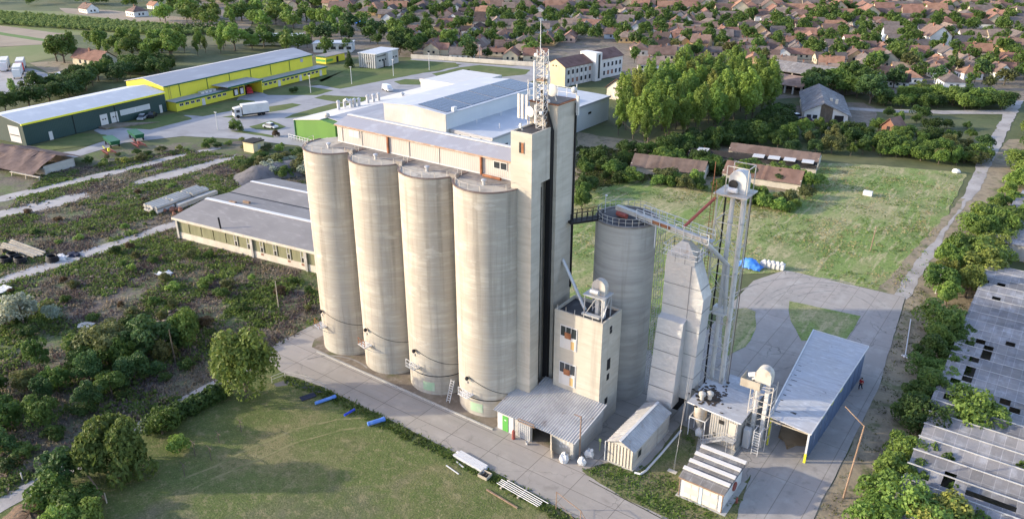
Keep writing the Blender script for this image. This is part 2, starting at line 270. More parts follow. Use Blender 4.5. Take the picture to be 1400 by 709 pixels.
    def mesh(s, name, mt, off=Vector((0, 0, 0)), smooth=False):
        me = bpy.data.meshes.new(name); me.from_pydata([tuple(v-off) for v in s.v], [], s.f); me.materials.append(mt)
        if smooth:
            me.polygons.foreach_set('use_smooth', [True]*len(me.polygons))
            try: me.set_sharp_from_angle(angle=R(40))
            except Exception: pass
        me.update(); return me
OFF = {}
def tag(o, label, cat, group=None, kind=None):
    if label and len(label.replace('-', ' ').split()) > 16: print('LONG', label)
    if label: o['label'] = label
    if cat: o['category'] = cat
    if group: o['group'] = group
    if kind: o['kind'] = kind
    return o
def thing(name, label, cat, loc=(0, 0, 0), rz=0, group=None, local=False):
    o = bpy.data.objects.new(name, None); C.objects.link(o); o.location = loc; o.rotation_euler = (0, 0, rz)
    o.empty_display_size = .3
    OFF[o] = Vector((0, 0, 0)) if local else Vector(loc)
    return tag(o, label, cat, group)
def part(name, mb, m, parent, smooth=False, label=None, col=None):
    off = OFF[parent]
    o = bpy.data.objects.new(name, mb.mesh(name, M[m] if isinstance(m, str) else m, off, smooth)); C.objects.link(o); o.parent = parent; OFF[o] = off
    if label: o['label'] = label
    if col: o.color = (*col, 1)
    return o
def solo(name, mb, m, label, cat, loc, group=None, smooth=False, kind=None, col=None):
    loc = Vector(loc); o = bpy.data.objects.new(name, mb.mesh(name, M[m] if isinstance(m, str) else m, loc, smooth)); C.objects.link(o); o.location = loc; OFF[o] = loc
    if col: o.color = (*col, 1)
    return tag(o, label, cat, group, kind)
def struct(name, mb, m, smooth=False):
    return solo(name, mb, m, None, None, (0, 0, 0), kind='structure', smooth=smooth)
def dup(root, loc, rz=0, s=1.0, label=None, group=None, col=None, colmap=None):
    r = root.copy(); C.objects.link(r); r.location = loc; r.rotation_euler = (0, 0, rz)
    r.scale = (s, s, s) if not isinstance(s, tuple) else s
    if label: r['label'] = label
    if group: r['group'] = group
    def rec(o, n):
        for ch in list(o.children):
            c = ch.copy(); C.objects.link(c); c.parent = n
            if colmap:
                k = c.name.split('.')[0]
                if k in colmap: c.color = (*colmap[k], 1)
            rec(ch, c)
    if col: r.color = (*col, 1)
    rec(root, r); return r
def pt_in(p, poly):
    x, y = p[0], p[1]; c = False; n = len(poly)
    for i in range(n):
        a, b = poly[i], poly[i-1]
        if (a[1] > y) != (b[1] > y) and x < (b[0]-a[0])*(y-a[1])/(b[1]-a[1])+a[0]: c = not c
    return c
def patch(name, pts, z, m, jit=.0, step=2.0, world=False):
    P = [Vector((p[0], p[1], 0)) if world else g(*p) for p in pts]; out = []
    for a, b in zip(P, P[1:]+P[:1]):
        n = max(1, int((b-a).length/step)) if jit else 1
        for k in range(n):
            q = a.lerp(b, k/n)
            if jit:
                nv = noise.noise_vector(q*.35)*jit+noise.noise_vector(q*1.3)*jit*.5; q = q+Vector((nv.x, nv.y, 0))
            out.append(Vector((q.x, q.y, z)))
    from mathutils.geometry import tessellate_polygon
    mb = MB(); mb.v = out
    for t in tessellate_polygon([out]):
        a, b, c = [out[i] for i in t]
        mb.f.append(list(t) if (b-a).cross(c-a).z > 0 else list(t)[::-1])
    return struct(name, mb, m)
def rnd(a, b): return random.uniform(a, b)
# ================================================================== GROUND
mb = MB(); mb.poly([(-2600, -900, -.10), (1800, -900, -.10), (1800, 2600, -.10), (-2600, 2600, -.10)]); struct('ground', mb, 'land')
patch('scrub_ground', [(-60, 238), (60, 215), (240, 195), (330, 193), (420, 214), (441, 436), (300, 522), (0, 690), (-200, 800), (-300, 300)], -.06, 'scrub', 1.2, 4)
patch('lawn', [(-150, 780), (118, 636), (300, 524), (378, 478), (383, 508), (451, 531), (698, 654), (786, 709.5), (830, 740), (860, 900), (-100, 1100)], -.035, 'lawn', .35, 1.5)
patch('field', [(700, 330), (784, 262), (860, 245), (1000, 255), (1060, 262), (1110, 258), (1120, 222), (1200, 226), (1322, 236), (1240, 405), (1073, 370), (985, 377), (930, 470), (860, 520), (700, 420)], -.05, 'field', .8, 3)
patch('scrub_verge', [(784, 262), (790, 180), (850, 190), (990, 200), (1060, 216), (1120, 222), (1110, 258), (1060, 266), (1000, 258), (860, 246)], -.065, 'strawdirt', .8, 3)
patch('front_road', [(-83.5, 59.2), (-83.4, 68), (-82, 86), (-40, 88), (-36, 83), (-33.9, 82), (-33.0, 59.7), (-24.35, 59.0), (-10, 58.2), (10, 57), (10, 52), (-31.1, 54.0), (-40, 54.9), (-68.8, 55.4), (-77, 54.6), (-82, 56)], 0, 'concrete', .12, 1.5, world=True)
patch('yard', [(-33.9, 82), (-36, 96), (-36.5, 118), (-33.7, 125.2), (-15.1, 126.2), (-12.2, 96.6), (-11.8, 68.1), (-11.4, 58.4), (-24.3, 59.1), (-33.1, 59.8)], .012, 'yard', .12, 1.5, world=True)
patch('grass_strip', [(795, 643), (832, 632), (866, 646), (885, 634), (905, 612), (930, 580), (955, 592), (945, 640), (932, 655), (930, 675), (984, 704), (1008, 672), (1028, 648), (1016, 682), (1000, 722), (915, 709), (860, 684), (820, 660)], .03, 'lawn', .25, .8)
patch('grass_island', [(1078, 411), (1177, 432), (1158, 464), (1096, 466), (1080, 436)], .035, 'field', .15, 1)
patch('grass_apron', [(990, 424), (1020, 421), (1034, 426), (1034, 448), (1020, 474), (985, 490)], .035, 'field', .2, 1)
patch('dirt_strip', [(-78.6, 61.3), (-46.8, 61.0), (-46.8, 66), (-79.6, 67), (-80, 63)], .02, 'dirt', .15, 1, world=True)
patch('verge', [(1238, 406), (1262, 372), (1300, 300), (1336, 240), (1380, 190), (1420, 190), (1420, 300), (1380, 360), (1260, 560), (1235, 720), (1105, 730), (1113, 707), (1201, 530)], -.045, 'strawdirt', .4, 2)
patch('dirt_track', [(1353, 191), (1329, 240), (1314, 271), (1273, 317), (1236, 360), (1222, 403), (1240, 408), (1268, 362), (1306, 296), (1339, 259), (1373, 191), (1400, 137), (1381, 139)], -.02, 'oldpave', .5, 2)
patch('track_shoulder', [(1314, 271), (1273, 317), (1233, 360), (1200, 398), (1222, 404), (1250, 360), (1285, 320), (1320, 272)], -.015, 'strawdirt', .5, 2)
patch('side_path', [(1381, 150), (1290, 151), (1200, 149), (1150, 146), (1150, 149), (1200, 153), (1290, 156), (1375, 156)], -.015, 'oldpave', .4, 3)
patch('barn_yard', [(1062, 150), (1110, 140), (1180, 140), (1200, 150), (1195, 172), (1160, 180), (1090, 172), (1066, 165)], -.055, 'dirt', .8, 3)
patch('lane', [(-60, 717), (0, 679), (117, 617), (256, 538), (297, 517), (381, 472), (381, 486), (300, 527), (119, 636), (0, 700), (-60, 737)], -.01, 'oldpave', .15, 1)
# left lanes
patch('lane_south', [(-40, 396), (0, 379), (240, 301), (242, 309), (90, 363), (0, 390), (-40, 406)], -.02, 'oldpave', .3, 1.5)
patch('lane_north', [(-30, 276), (0, 268), (165, 230), (256, 208), (300, 200), (302, 203), (257, 212), (166, 236), (0, 276), (-30, 284)], -.02, 'oldpave', .3, 1.5)
patch('old_slab', [(-20, 292), (0, 288), (84, 268), (118, 262), (122, 268), (90, 280), (0, 299), (-20, 306)], -.02, 'oldpave', .5, 1.2)
patch('old_slab_east', [(182, 248), (228, 234), (270, 222), (325, 211), (322, 217), (290, 226), (240, 244), (188, 252)], -.02, 'oldpave', .5, 1.2)
patch('rubble_floor', [(282, 258), (300, 253), (340, 246), (385, 240), (395, 243), (352, 252), (330, 270), (275, 274)], -.02, 'oldpave', .7, 1)
# back roads
patch('asphalt_road', [(50, 212), (104, 206), (150, 190), (128, 178), (142, 172), (190, 172), (242, 160), (320, 142), (330, 128), (400, 120), (480, 112), (545, 104), (600, 97), (632, 88), (560, 82), (566, 79), (640, 86), (700, 90), (740, 88), (760, 100), (700, 120), (560, 130), (480, 150), (470, 190), (425, 206), (408, 199), (330, 190), (250, 186), (170, 195), (100, 216), (70, 222)], -.03, 'asphalt', .2, 3)
def isl(pts, m='green_lawn', z=-.012, name='lawn_island'): patch(name, pts, z, m, .3, 2)
isl([(43, 203), (60, 196), (111, 182), (144, 184), (151, 189), (120, 199), (51, 208)])
isl([(144, 172), (182, 165), (223, 158), (240, 155), (262, 161), (262, 163), (206, 177), (180, 176)])
isl([(237, 155), (261, 150), (302, 142), (330, 136), (347, 138), (352, 141), (313, 152), (277, 159), (251, 157)])
isl([(302, 160), (316, 158), (354, 148), (400, 141), (412, 143), (391, 150), (357, 155), (316, 161)])
isl([(340, 173), (371, 165), (391, 173), (378, 178), (350, 177)])
isl([(313, 179), (330, 178), (374, 185), (374, 188), (340, 183)])
isl([(357, 125), (391, 119), (417, 117.5), (456, 123.5), (434, 130), (400, 130), (366, 130)])
isl([(429, 134), (443, 130), (503, 133), (496, 139), (463, 140), (451, 138)])
isl([(400, 156), (456, 141), (496, 141), (480, 152), (400, 161), (388, 162)])
isl([(421, 115), (482, 92.5), (520, 94), (561, 82), (623, 86), (628, 91), (585, 98.5), (520, 111), (465, 121.5), (434, 116)])
isl([(539, 111.5), (554, 108), (612, 110.5), (573, 116), (547, 115.5)])
isl([(591, 101), (628, 92.5), (655, 89), (725, 95.5), (718, 102), (682, 105.5), (661, 109.5), (600, 106)])
isl([(440, 112), (480, 92), (488, 80), (440, 96), (425, 104)])
# far fields
patch('ploughed_field', [(-60, 30), (0, 35), (100, 48), (100, 56), (75, 58), (0, 44), (-60, 38)], -.03, 'tan', .5, 8)
patch('crop_strip', [(-60, 38), (0, 44), (78, 56), (72, 58.5), (0, 48), (-60, 43)], -.02, 'crop', .5, 8)
patch('stubble_field', [(-60, 43), (0, 48), (70, 58), (60, 61), (0, 64.5), (-60, 66)], -.03, 'tan', .5, 8)
patch('meadow', [(-60, 66), (0, 64), (75, 60), (78, 78), (40, 86), (-60, 90)], -.03, 'meadow', .5, 6)
patch('dry_meadow', [(40, 86), (80, 83), (150, 88), (120, 108), (95, 112), (70, 102)], -.03, 'strawdirt', .6, 6)
patch('orchard_ground', [(-60, 12), (90, 16), (190, 27), (330, 40), (230, 48), (100, 48), (0, 35), (-60, 29)], -.025, 'meadow', .5, 8)
patch('field_strip', [(80, 11), (150, 14), (300, 28), (345, 29), (340, 43), (190, 30), (90, 18)], -.02, 'tan', .5, 8)
patch('lorry_yard', [(-60, 100), (0, 90), (45, 94), (95, 112), (60, 125), (0, 140), (-60, 150)], -.02, 'asphalt', .5, 4)
patch('town_ground', [(380, 78), (560, 78), (740, 86), (900, 120), (1060, 135), (1190, 128), (1290, 140), (1420, 138), (1700, 120), (1600, -40), (200, -60), (280, 22), (420, 40)], -.055, 'dirt', .8, 12)
# kerb along the silos
mb = MB(); mb.box(-77, 60.75, -.02, -46.7, 60.98, .13); struct('kerb', mb, 'greyconc')
# ================================================================== SILOS
SX = [-75.2+8.17*k for k in range(4)]; SR = 4.05; SZ = 28.3
pos_word = ['far left end of the row', 'second from the left of the row', 'third from the left of the row', 'right end of the row, beside the stair tower']
def surf(cx, cy_, r, t, z, out=0.):  # point on the camera side of a shaft; t = -1..1 across
    n = Vector((math.cos(YAW)*t, math.sin(YAW)*t, 0))+Vector((math.sin(YAW), -math.cos(YAW), 0))*math.sqrt(max(0, 1-t*t))
    return Vector((cx, cy_, z))+n*(r+out), n
for k in range(8):
    cx = SX[k % 4]; yy = 66.0 if k < 4 else 74.2; front = k < 4
    lab = ('tall round cream concrete silo, '+pos_word[k]) if front else ('tall concrete silo in the hidden back row, behind silo '+['at the far left', 'second from left', 'third from left', 'beside the tower'][k % 4])
    t = thing('grain_silo', lab, 'silo', (cx, yy, 0), group='tall concrete grain silos in two rows')
    m = MB().lathe((cx, yy, 0), [(SR, -.2), (SR, 2), (SR, 7), (SR, 14), (SR, 21), (SR, SZ)], 64); part('shaft', m, 'silo', t, True)
    if not front: continue
    a0 = -math.pi*.98; part('rim', MB().lathe((cx, yy, 0), [(SR-.18, SZ-.02), (SR+.07, SZ-.02), (SR+.07, SZ+.10), (SR-.18, SZ+.10), (SR-.18, SZ-.02)], 40, math.pi*.92, math.pi*2.08), 'rimbrown', t, True)
    hx, hy = cx+.2, yy-1.3
    part('vent', MB().lathe((hx, hy, 0), [(.18, SZ+.0), (.18, SZ+.45), (.3, SZ+.45), (.3, SZ+.62), (.05, SZ+.72)], 12), 'galv', t, True)
    m = MB()
    for q in range(9):
        a = math.pi*(1.02+.96*q/8); m.bar((cx+3.8*math.cos(a), yy+3.8*math.sin(a), SZ+.05), (cx+3.8*math.cos(a), yy+3.8*math.sin(a), SZ+.75), .05)
    for q in range(16):
        a, b = math.pi*(1.02+.96*q/16), math.pi*(1.02+.96*(q+1)/16); m.tube((cx+3.8*math.cos(a), yy+3.8*math.sin(a), SZ+.75), (cx+3.8*math.cos(b), yy+3.8*math.sin(b), SZ+.75), .02, 4)
    part('railing', m, 'dirtysteel', t)
    # sampling platform with hood, lamp and bracing on the shaft
    tt = [-.80, -.74, -.70, -.66][k]; z0 = [3.9, 3.9, 3.7, 2.9][k]
    p, n = surf(cx, yy, SR, tt, z0); s = Vector((-n.y, n.x, 0))
    m = MB(); c = p+n*.55
    for u in (-1, 1): m.bar(c+s*.75*u-n*.55, c+s*.75*u+n*.5, .09); m.bar(c+s*.75*u+n*.5, p+s*.75*u+Vector((0, 0, -.9)), .06)
    for e in (-.5, -.17, .17, .5): m.bar(c+s*.8+n*e, c-s*.8+n*e, .2, .05)
    part('platform', m, ['galv', 'light', 'galv', 'light'][k], t)
    m = MB()
    for u in (-1, 0, 1): m.bar(c+s*.75*u+n*.5, c+s*.75*u+n*.5+Vector((0, 0, 1)), .05)
    m.bar(c+s*.75+n*.5+Vector((0, 0, 1)), c-s*.75+n*.5+Vector((0, 0, 1)), .05); m.bar(c+s*.75+n*.5+Vector((0, 0, .5)), c-s*.75+n*.5+Vector((0, 0, .5)), .04)
    part('handrail', m, 'light' if k > 1 else 'rust', t)
    m = MB(); q = p+Vector((0, 0, 2.1)); m.ball(q+n*.32, .26, .26, .26, 8); m.bar(q, q+n*.4, .08); part('lamp', m, 'black', t)
    m = MB(); q = p+Vector((0, 0, 1.4))+s*-.3; m.box(q.x-.15, q.y-.15, q.z-.15, q.x+.15, q.y+.15, q.z+.15); part('junction_box', m, 'dirtysteel', t)
    # cable sagging along the shaft
    m = MB(); pr = None
    for q in range(15):
        u = tt+(1.0-tt)*q/14*.98; pt, _ = surf(cx, yy, SR, u, z0+2.3-1.9*math.sin(q/14*1.35)-[.2, .1, .4, .9][k]*q/14, .04)
        if pr: m.tube(pr, pt, .028, 5)
        pr = pt
    part('cable', m, 'black', t)
    if k >= 2:
        m = MB(); rows = [[], []]
        for q in range(7):
            u = (-.50 if k == 2 else -.62)+.36*q/6
            for zi, zz in enumerate((.55, 1.75)): rows[zi].append(surf(cx, yy, SR, u, zz, .03)[0])
        m.grid(rows); part('hatch', m, mat('pale_green_patch', (.33, .46, .30), [((.5, .5, .42), (1, 1, 1), .5, .7, .8)]) if k == 2 else bpy.data.materials['pale_green_patch'], t)
        zz = 2.65 if k == 2 else 2.3
        part('band', MB().lathe((cx, yy, 0), [(SR, zz), (SR+.05, zz), (SR+.05, zz+.09), (SR, zz+.09)], 48), 'black', t)
    if k == 2:
        p2, n2 = surf(cx, yy, SR, .90, 4.2); s2 = Vector((-n2.y, n2.x, 0)); m = MB(); m.bar(p2-s2*.3, p2+s2*.3, .12, .8); part('inspection_door', m, 'rust', t)
# ladder and pallets at silo foot
m = MB()
for u in (-.25, .25): m.bar((-54.6+u, 62.1, 0), (-54.2+u, 62.7, 3.1), .06)
for q in range(9): m.bar((-54.85+.05*q, 62.15+.06*q, .3+.33*q), (-54.35+.05*q, 62.15+.06*q, .3+.33*q), .045)
solo('ladder', m, 'light', 'pale metal ladder leaning at the foot of the right hand silo', 'ladder', (-54.4, 62.4, 0))
# ================================================================== GALLERY
t = thing('conveyor_gallery', 'long pale clad gallery with blue grey roof running along the top of the silos', 'gallery', (-62, 69.7, SZ))
part('deck', MB().box(-75.4, 65.15, SZ-.25, -47.45, 75.0, SZ+.03), 'deck', t)
for k in range(3): xx = SX[k]+4.085; part('junction_pier', MB().box(xx-.45, 64.5, SZ-.6, xx+.45, 65.14, SZ+.5), 'deck', t)
gx0, gx1, gy0, gy1, gz0, gze, gzr = -76.3, -47.45, 67.5, 72.2, SZ+.03, 30.55, 31.25
part('wall', MB().xprism([(gy0, gz0), (gy1, gz0), (gy1, gze), ((gy0+gy1)/2, gzr-.06), (gy0, gze)], gx0, gx1), 'galwall', t)
m = MB(); ym = (gy0+gy1)/2
for a, za in ((gy0-.25, gze-.02), (gy1+.25, gze-.02)):
    m.hexa([(gx0-.2, a, za), (gx1, a, za), (gx1, ym, gzr), (gx0-.2, ym, gzr), (gx0-.2, a, za+.09), (gx1, a, za+.09), (gx1, ym, gzr+.09), (gx0-.2, ym, gzr+.09)])
part('roof', m, 'galroof', t)
part('ridge_cap', MB().box(gx0-.22, ym-.22, gzr+.06, gx1, ym+.22, gzr+.16), 'white', t)
part('gutter', MB().box(gx0-.2, gy0-.37, gze-.10, gx1, gy0-.26, gze+.04), 'rimtan', t)
part('base_trim', MB().box(gx0, gy0-.06, gz0, gx1, gy0-.003, gz0+.16), 'white', t)
for xx in (-67.3, -52.9): part('downpipe', MB().bar((xx, gy0-.16, gz0), (xx, gy0-.16, gze), .22), 'rust', t)
for xx in (-75.4, -71.9, -63.9, -59.2, -48.6): part('batten', MB().bar((xx, gy0-.04, gz0), (xx, gy0-.04, gze), .07), 'dirtysteel', t)
for xx, gl in ((-73.2, 'white'), (-50.3, 'glass')):
    wf = part('window', MB().box(xx-.95, gy0-.07, 29.35, xx+.95, gy0-.004, 30.25), 'white', t)
    for u in (-.46, .46): part('pane', MB().box(xx+u-.38, gy0-.10, 29.44, xx+u+.38, gy0-.071, 30.16), gl, wf)
m = MB().tube((-52.3, 66.9, SZ+.2), (-49.8, 66.85, SZ+.2), .17, 8)
solo('rusty_pipe', m, 'rust', 'rust red pipe lying on the silo deck below the gallery windows', 'pipe', (-51, 66.9, SZ+.03))
# ================================================================== TOWER
t = thing('elevator_tower', 'tallest concrete tower with stair shaft and black cable duct, between silos and workhouse', 'tower', (-46, 69, 0))
tx0, tx1, ty0, ty1, tz = -47.9, -44.3, 69.6, 73.2, 36.85
part('main_shaft', MB().box(tx0, ty0, 0, tx1, ty1, tz), 'tower', t)
part('roof', MB().box(tx0-.08, ty0-.08, tz+.003, tx1+.08, ty1+.08, tz+.12), 'rust', t)
part('roof_felt', MB().box(tx0+.15, ty0+.15, tz+.121, tx1-.15, ty1-.15, tz+.16), 'tar', t)
sx0, sx1, sy0, sy1, szt = -47.5, -44.82, 65.58, 69.58, 34.4
m = MB().box(sx0, sy0, 0, sx1, 67.35, 28.9); m.box(sx0, 67.353, 0, -45.75, sy1, 28.9); m.box(sx0, sy0, 28.903, sx1, sy1, szt)
part('stair_shaft', m, 'tower', t)
part('stair_roof', MB().box(sx0+.16, sy0+.16, szt+.003, sx1-.16, sy1-.1, szt+.06), 'tar', t)
m = MB()
for a in ((sx0, sy0, sx1, sy0+.15), (sx0, sy0+.153, sx0+.15, sy1), (sx1-.15, sy0+.153, sx1, sy1)): m.box(a[0], a[1], szt+.002, a[2], a[3], szt+.2)
part('parapet', m, 'tower', t)
wf = part('window', MB().box(-46.45, sy0-.05, 32.35, -45.75, sy0-.004, 33.6), 'wood', t); part('pane', MB().box(-46.38, sy0-.08, 32.42, -46.13, sy0-.051, 33.53), 'glass', wf); part('shutter', MB().box(-46.11, sy0-.09, 32.42, -45.82, sy0-.051, 33.53), 'rust', wf)
for zz in (7.5, 11.5, 15.5, 19.5, 24): 
    wf = part('window', MB().box(-45.746, 68.0, zz, -45.70, 68.9, zz+1.7), 'black', t)
part('cable_duct', MB().box(-45.35, 69.08, 3.6, -44.7, 69.57, 34.2).hexa([(-45.35, 69.1, 34.2), (-44.7, 69.1, 34.2), (-44.7, 69.5, 34.2), (-45.35, 69.5, 34.2), (-46.15, 69.0, 38.4), (-45.95, 69.0, 38.4), (-45.95, 69.2, 38.4), (-46.15, 69.2, 38.4)]), 'black', t)
part('downpipe', MB().bar((tx1+.09, ty1-.12, 14.5), (tx1+.09, ty1-.12, tz-.3), .2), 'black', t)
part('downpipe', MB().tube((-45.5, 68.4, 3.5), (-45.5, 68.4, 28), .09, 6), 'black', t)
m = MB()
for a, b in (((tx0, ty0), (tx0, ty1)), ((tx0, ty1), (tx1, ty1))):
    for q in range(4): x, y = a[0]+(b[0]-a[0])*q/3, a[1]+(b[1]-a[1])*q/3; m.bar((x, y, tz+.1), (x, y, tz+1.2), .05)
    for zz in (.65, 1.2): m.bar((a[0], a[1], tz+zz), (b[0], b[1], tz+zz), .045)
part('railing', m, 'light', t)
# antennas
mx, my, mz = -45.75, 68.75, szt+.05
t = thing('lattice_mast', 'slim steel lattice antenna mast with whip on the tower roof', 'mast', (mx, my, mz))
h = .42; mtop = 42.6; m = MB()
L3 = [(mx-h, my-h), (mx+h, my-h), (mx+h, my+h), (mx-h, my+h)]
for x, y in L3: part('leg', MB().bar((x, y, mz), (x, y, mtop), .07), 'galv', t)
zz = mz; i = 0
while zz < mtop-.5:
    for a in range(4):
        p, q = L3[a], L3[(a+1) % 4]; m.bar((*p, zz), (*q, zz+.62), .045); m.bar((*p, zz), (*q, zz), .045)
    zz += .62; i += 1
part('bracing', m, 'galv', t)
part('whip', MB().tube((mx-.3, my, mtop-2), (mx-.3, my, 45.6), .05, 6, .03), 'light', t)
for k, (dx, dy, z0, z1, r) in enumerate(((-.65, -.5, 37.4, 41.5, .17), (.72, .0, 38.6, 40.6, .12), (-.68, -.2, 33.9+1, 36.9, .16))):
    part('panel_antenna', MB().tube((mx+dx, my+dy, z0), (mx+dx, my+dy, z1), r*.75, 8), 'light', t)
for dx, dy, zz, r in ((-.75, -.1, 38.9, .38), (.7, -.2, 39.9, .3), (-.75, -.2, 42.0, .28), (.3, -.6, 36.2, .3), (.75, .1, 37.4, .25), (-.1, -.55, 37.8, .22)):
    m = MB().ball((mx+dx, my+dy, zz), r*.8, r*.4, r*.8, 10); part('small_dish', m, 'light', t, True)
part('clamp', MB().box(mx-.5, my-.5, 39.5, mx+.5, my+.5, 39.66), 'pole', t)
def dish(name, c, r, n, label, mount):
    c = Vector(c); n = Vector(n).normalized(); a = n.orthogonal().normalized(); b = n.cross(a)
    t = thing(name, label, 'dish', tuple(mount)); m = MB(); rows = []
    for dd, rr in ((-.55*r, .25), (-.42*r, .6), (-.1*r, .95), (.06*r, 1), (.10*r, .93), (.14*r, .5), (.15*r, .02)):
        rows.append([c+n*dd+(a*math.cos(q/20*6.2832)+b*math.sin(q/20*6.2832))*r*rr for q in range(21)])
    m.grid(rows); part('drum', m, 'white', t, True)
    part('bracket', MB().bar(mount, c-n*.4*r, .1).bar(c-n*.45*r-Vector((0, 0, .3)), c-n*.45*r+Vector((0, 0, .3)), .08), 'galv', t)
dish('antenna_dish', (-47.1, 68.55, 36.05), .58, (-.2, -1, -.05), 'white drum dish facing the road, on the left front of the mast', (-46.9, 69.3, 35.4))
dish('antenna_dish', (-45.6, 70.4, 38.2), .66, (.0, -1, .05), 'largest white drum dish standing on the topmost tower roof', (-45.4, 71.0, 37.0))
dish('antenna_dish', (-46.9, 66.4, 35.0), .26, (-.5, -1, 0), 'tiny white dish on the front edge of the stair shaft roof', (-46.8, 66.7, 34.45))
t = thing('sector_antenna', 'three white panel antennas on a frame left of the mast', 'antenna', (-48.2, 69.2, 34.4))
m = MB()
for zz in (35.4, 37.6): m.bar((-48.9, 69.0, zz), (-47.2, 69.3, zz), .08)
m.bar((-47.95, 69.35, 34.45), (-47.95, 69.35, 39.2), .09); part('frame', m, 'galv', t)
for dx in (-48.8, -48.3, -47.75): part('panel', MB().box(dx-.13, 68.75, 35.1, dx+.13, 68.95, 37.7), 'white', t)
t = thing('antenna_pole', 'white panel antenna and small drum at the right back corner of the tower top', 'antenna', (-44.15, 73.0, 36))
part('panel', MB().box(-43.95, 72.7, 35.3, -43.7, 72.95, 37.4), 'white', t); part('post', MB().bar((-44.15, 73.0, 35.5), (-44.15, 73.0, 38.6), .08), 'galv', t); part('drum', MB().ball((-44.3, 72.7, 38.0), .33, .25, .36, 10), 'white', t, True)
solo('antenna_rod', MB().tube((-47.6, 72.9, 36.9), (-47.6, 72.9, 40.6), .06, 6).bar((-47.6, 72.9, 37.5), (-47.9, 72.9, 37.5), .06).tube((-47.6, 72.9, 37.6), (-47.6, 72.9, 39.0), .12, 8), 'light', 'thin white rod antenna behind the railing of the tower top', 'antenna', (-47.6, 72.9, 36.9))
# ================================================================== WORKHOUSE
t = thing('workhouse', 'small square concrete building with two large broken windows, in front of the tower', 'building', (-40, 70.4, 0))
wx0, wx1, wy0, wy1, wz = -43.2, -36.9, 68.2, 72.6, 13.5
part('wall', MB().box(wx0, wy0, 0, wx1, wy1, wz), 'tower', t)
m = MB()
for a in ((wx0, wy0, wx1, wy0+.2), (wx0, wy1-.2, wx1, wy1), (wx0, wy0+.203, wx0+.2, wy1-.203), (wx1-.2, wy0+.203, wx1, wy1-.203)): m.box(a[0], a[1], wz+.002, a[2], a[3], wz+.42)
part('parapet', m, 'tower', t)
part('roof', MB().box(wx0+.21, wy0+.21, wz+.002, wx1-.21, wy1-.21, wz+.1), 'tar', t)
m = MB()
for q in range(6): x = wx0+.3+q*1.15; m.bar((x, wy0+.1, wz+.4), (x, wy0+.1, wz+1.0), .05)
part('railing', m, 'dirtysteel', t)
for (v0, v1) in ((446.3, 477.), (496., 526.)):
    z1, z0 = zat(-41.2, wy0, v0), zat(-41.2, wy0, v1); x0, x1 = -42.35, -40.1; zm = z0+(z1-z0)*.52
    f = part('window', MB().box(x0, wy0-.07, z0, x1, wy0-.004, z1), 'light', t)
    for q in range(3): part('pane', MB().box(x0+.1+q*.71, wy0-.10, zm+.08, x0+.72+q*.71, wy0-.071, z1-.1), 'glass', f)
    part('shutter', MB().box(-41.7, wy0-.14, zm-.15, -40.85, wy0-.101, zm+.62), 'rust', f)
    part('sill_panel', MB().box(x0+.08, wy0-.11, z0+.08, x1-.08, wy0-.072, zm-.02), 'white', f)
    part('rust_patch', MB().box(x1-.75, wy0-.125, z0+.15, x1-.3, wy0-.112, zm-.35), mat('rust_stain_%d' % v0, (.5, .33, .14)), f)
for (y0, y1, z0, z1) in ((69.9, 70.35, 12.4, 12.8), (69.95, 70.4, 11.9, 12.3), (69.7, 70.4, 7.2, 8.6), (69.8, 70.3, 5.8, 6.6), (69.6, 70.2, 2.6, 3.4)):
    part('vent_opening', MB().box(wx1+.004, y0, z0, wx1+.05, y1, z1), 'black', t)
def hood(mb, cx, cy_, z, wd, dp, hh):
    r = wd/2; pr = [(cx+r, z), (cx+r, z+hh-r)]+[(cx+r*math.cos(a*math.pi/8), z+hh-r+r*math.sin(a*math.pi/8)) for a in range(1, 8)]+[(cx-r, z+hh-r), (cx-r, z)]
    return mb.yprism(pr[::-1], cy_-dp/2, cy_+dp/2)
t = thing('aspirator_machine', 'rusty elevator head on a raised frame, on the workhouse roof', 'machine', (-38.5, 70.1, wz+.1))
ex, ey, ez = -38.6, 69.9, wz+2.9
m = MB()
for x in (-1.15, 1.15):
    for y in (-.95, .95): m.bar((ex+x, ey+y, wz+.1), (ex+x, ey+y, ez), .1)
for y in (-.95, .95): m.bar((ex-1.15, ey+y, wz+.3), (ex+.3, ey+y, ez), .07)
m.bar((ex+1.15, ey-.95, wz+.3), (ex+1.15, ey+.95, ez), .07); part('frame', m, 'galv', t)
part('platform', MB().box(ex-1.35, ey-1.1, ez, ex+1.35, ey+1.1, ez+.12), 'galv', t)
part('hood', hood(MB(), ex+.1, ey+.2, ez+.12, 1.7, .8, 1.75), 'dirtysteel', t, True)
part('motor', MB().tube((ex-.55, ey-.7, ez+.55), (ex+.45, ey-.7, ez+.55), .3, 12), 'galv', t, True)
for x in (-.05, .72): part('leg_casing', MB().bar((ex+x, ey+.1, wz+.1), (ex+x, ey+.1, ez), .42), 'white', t)
part('chute', MB().bar((ex-1.4, ey-.9, wz+.55), (ex+.9, ey-.9, wz+.55), .5, .25), 'galv', t)
p0 = Vector((-44.3, 71.3, 19.3))
solo('spout_pipe', MB().tube((-44.25, 71.3, 18.7), (-40.4, 70.3, wz+.2), .2, 10), 'galv', 'grey spout pipe slanting from the tower to the workhouse roof', 'pipe', (-40.4, 70.3, wz+.1), smooth=True)
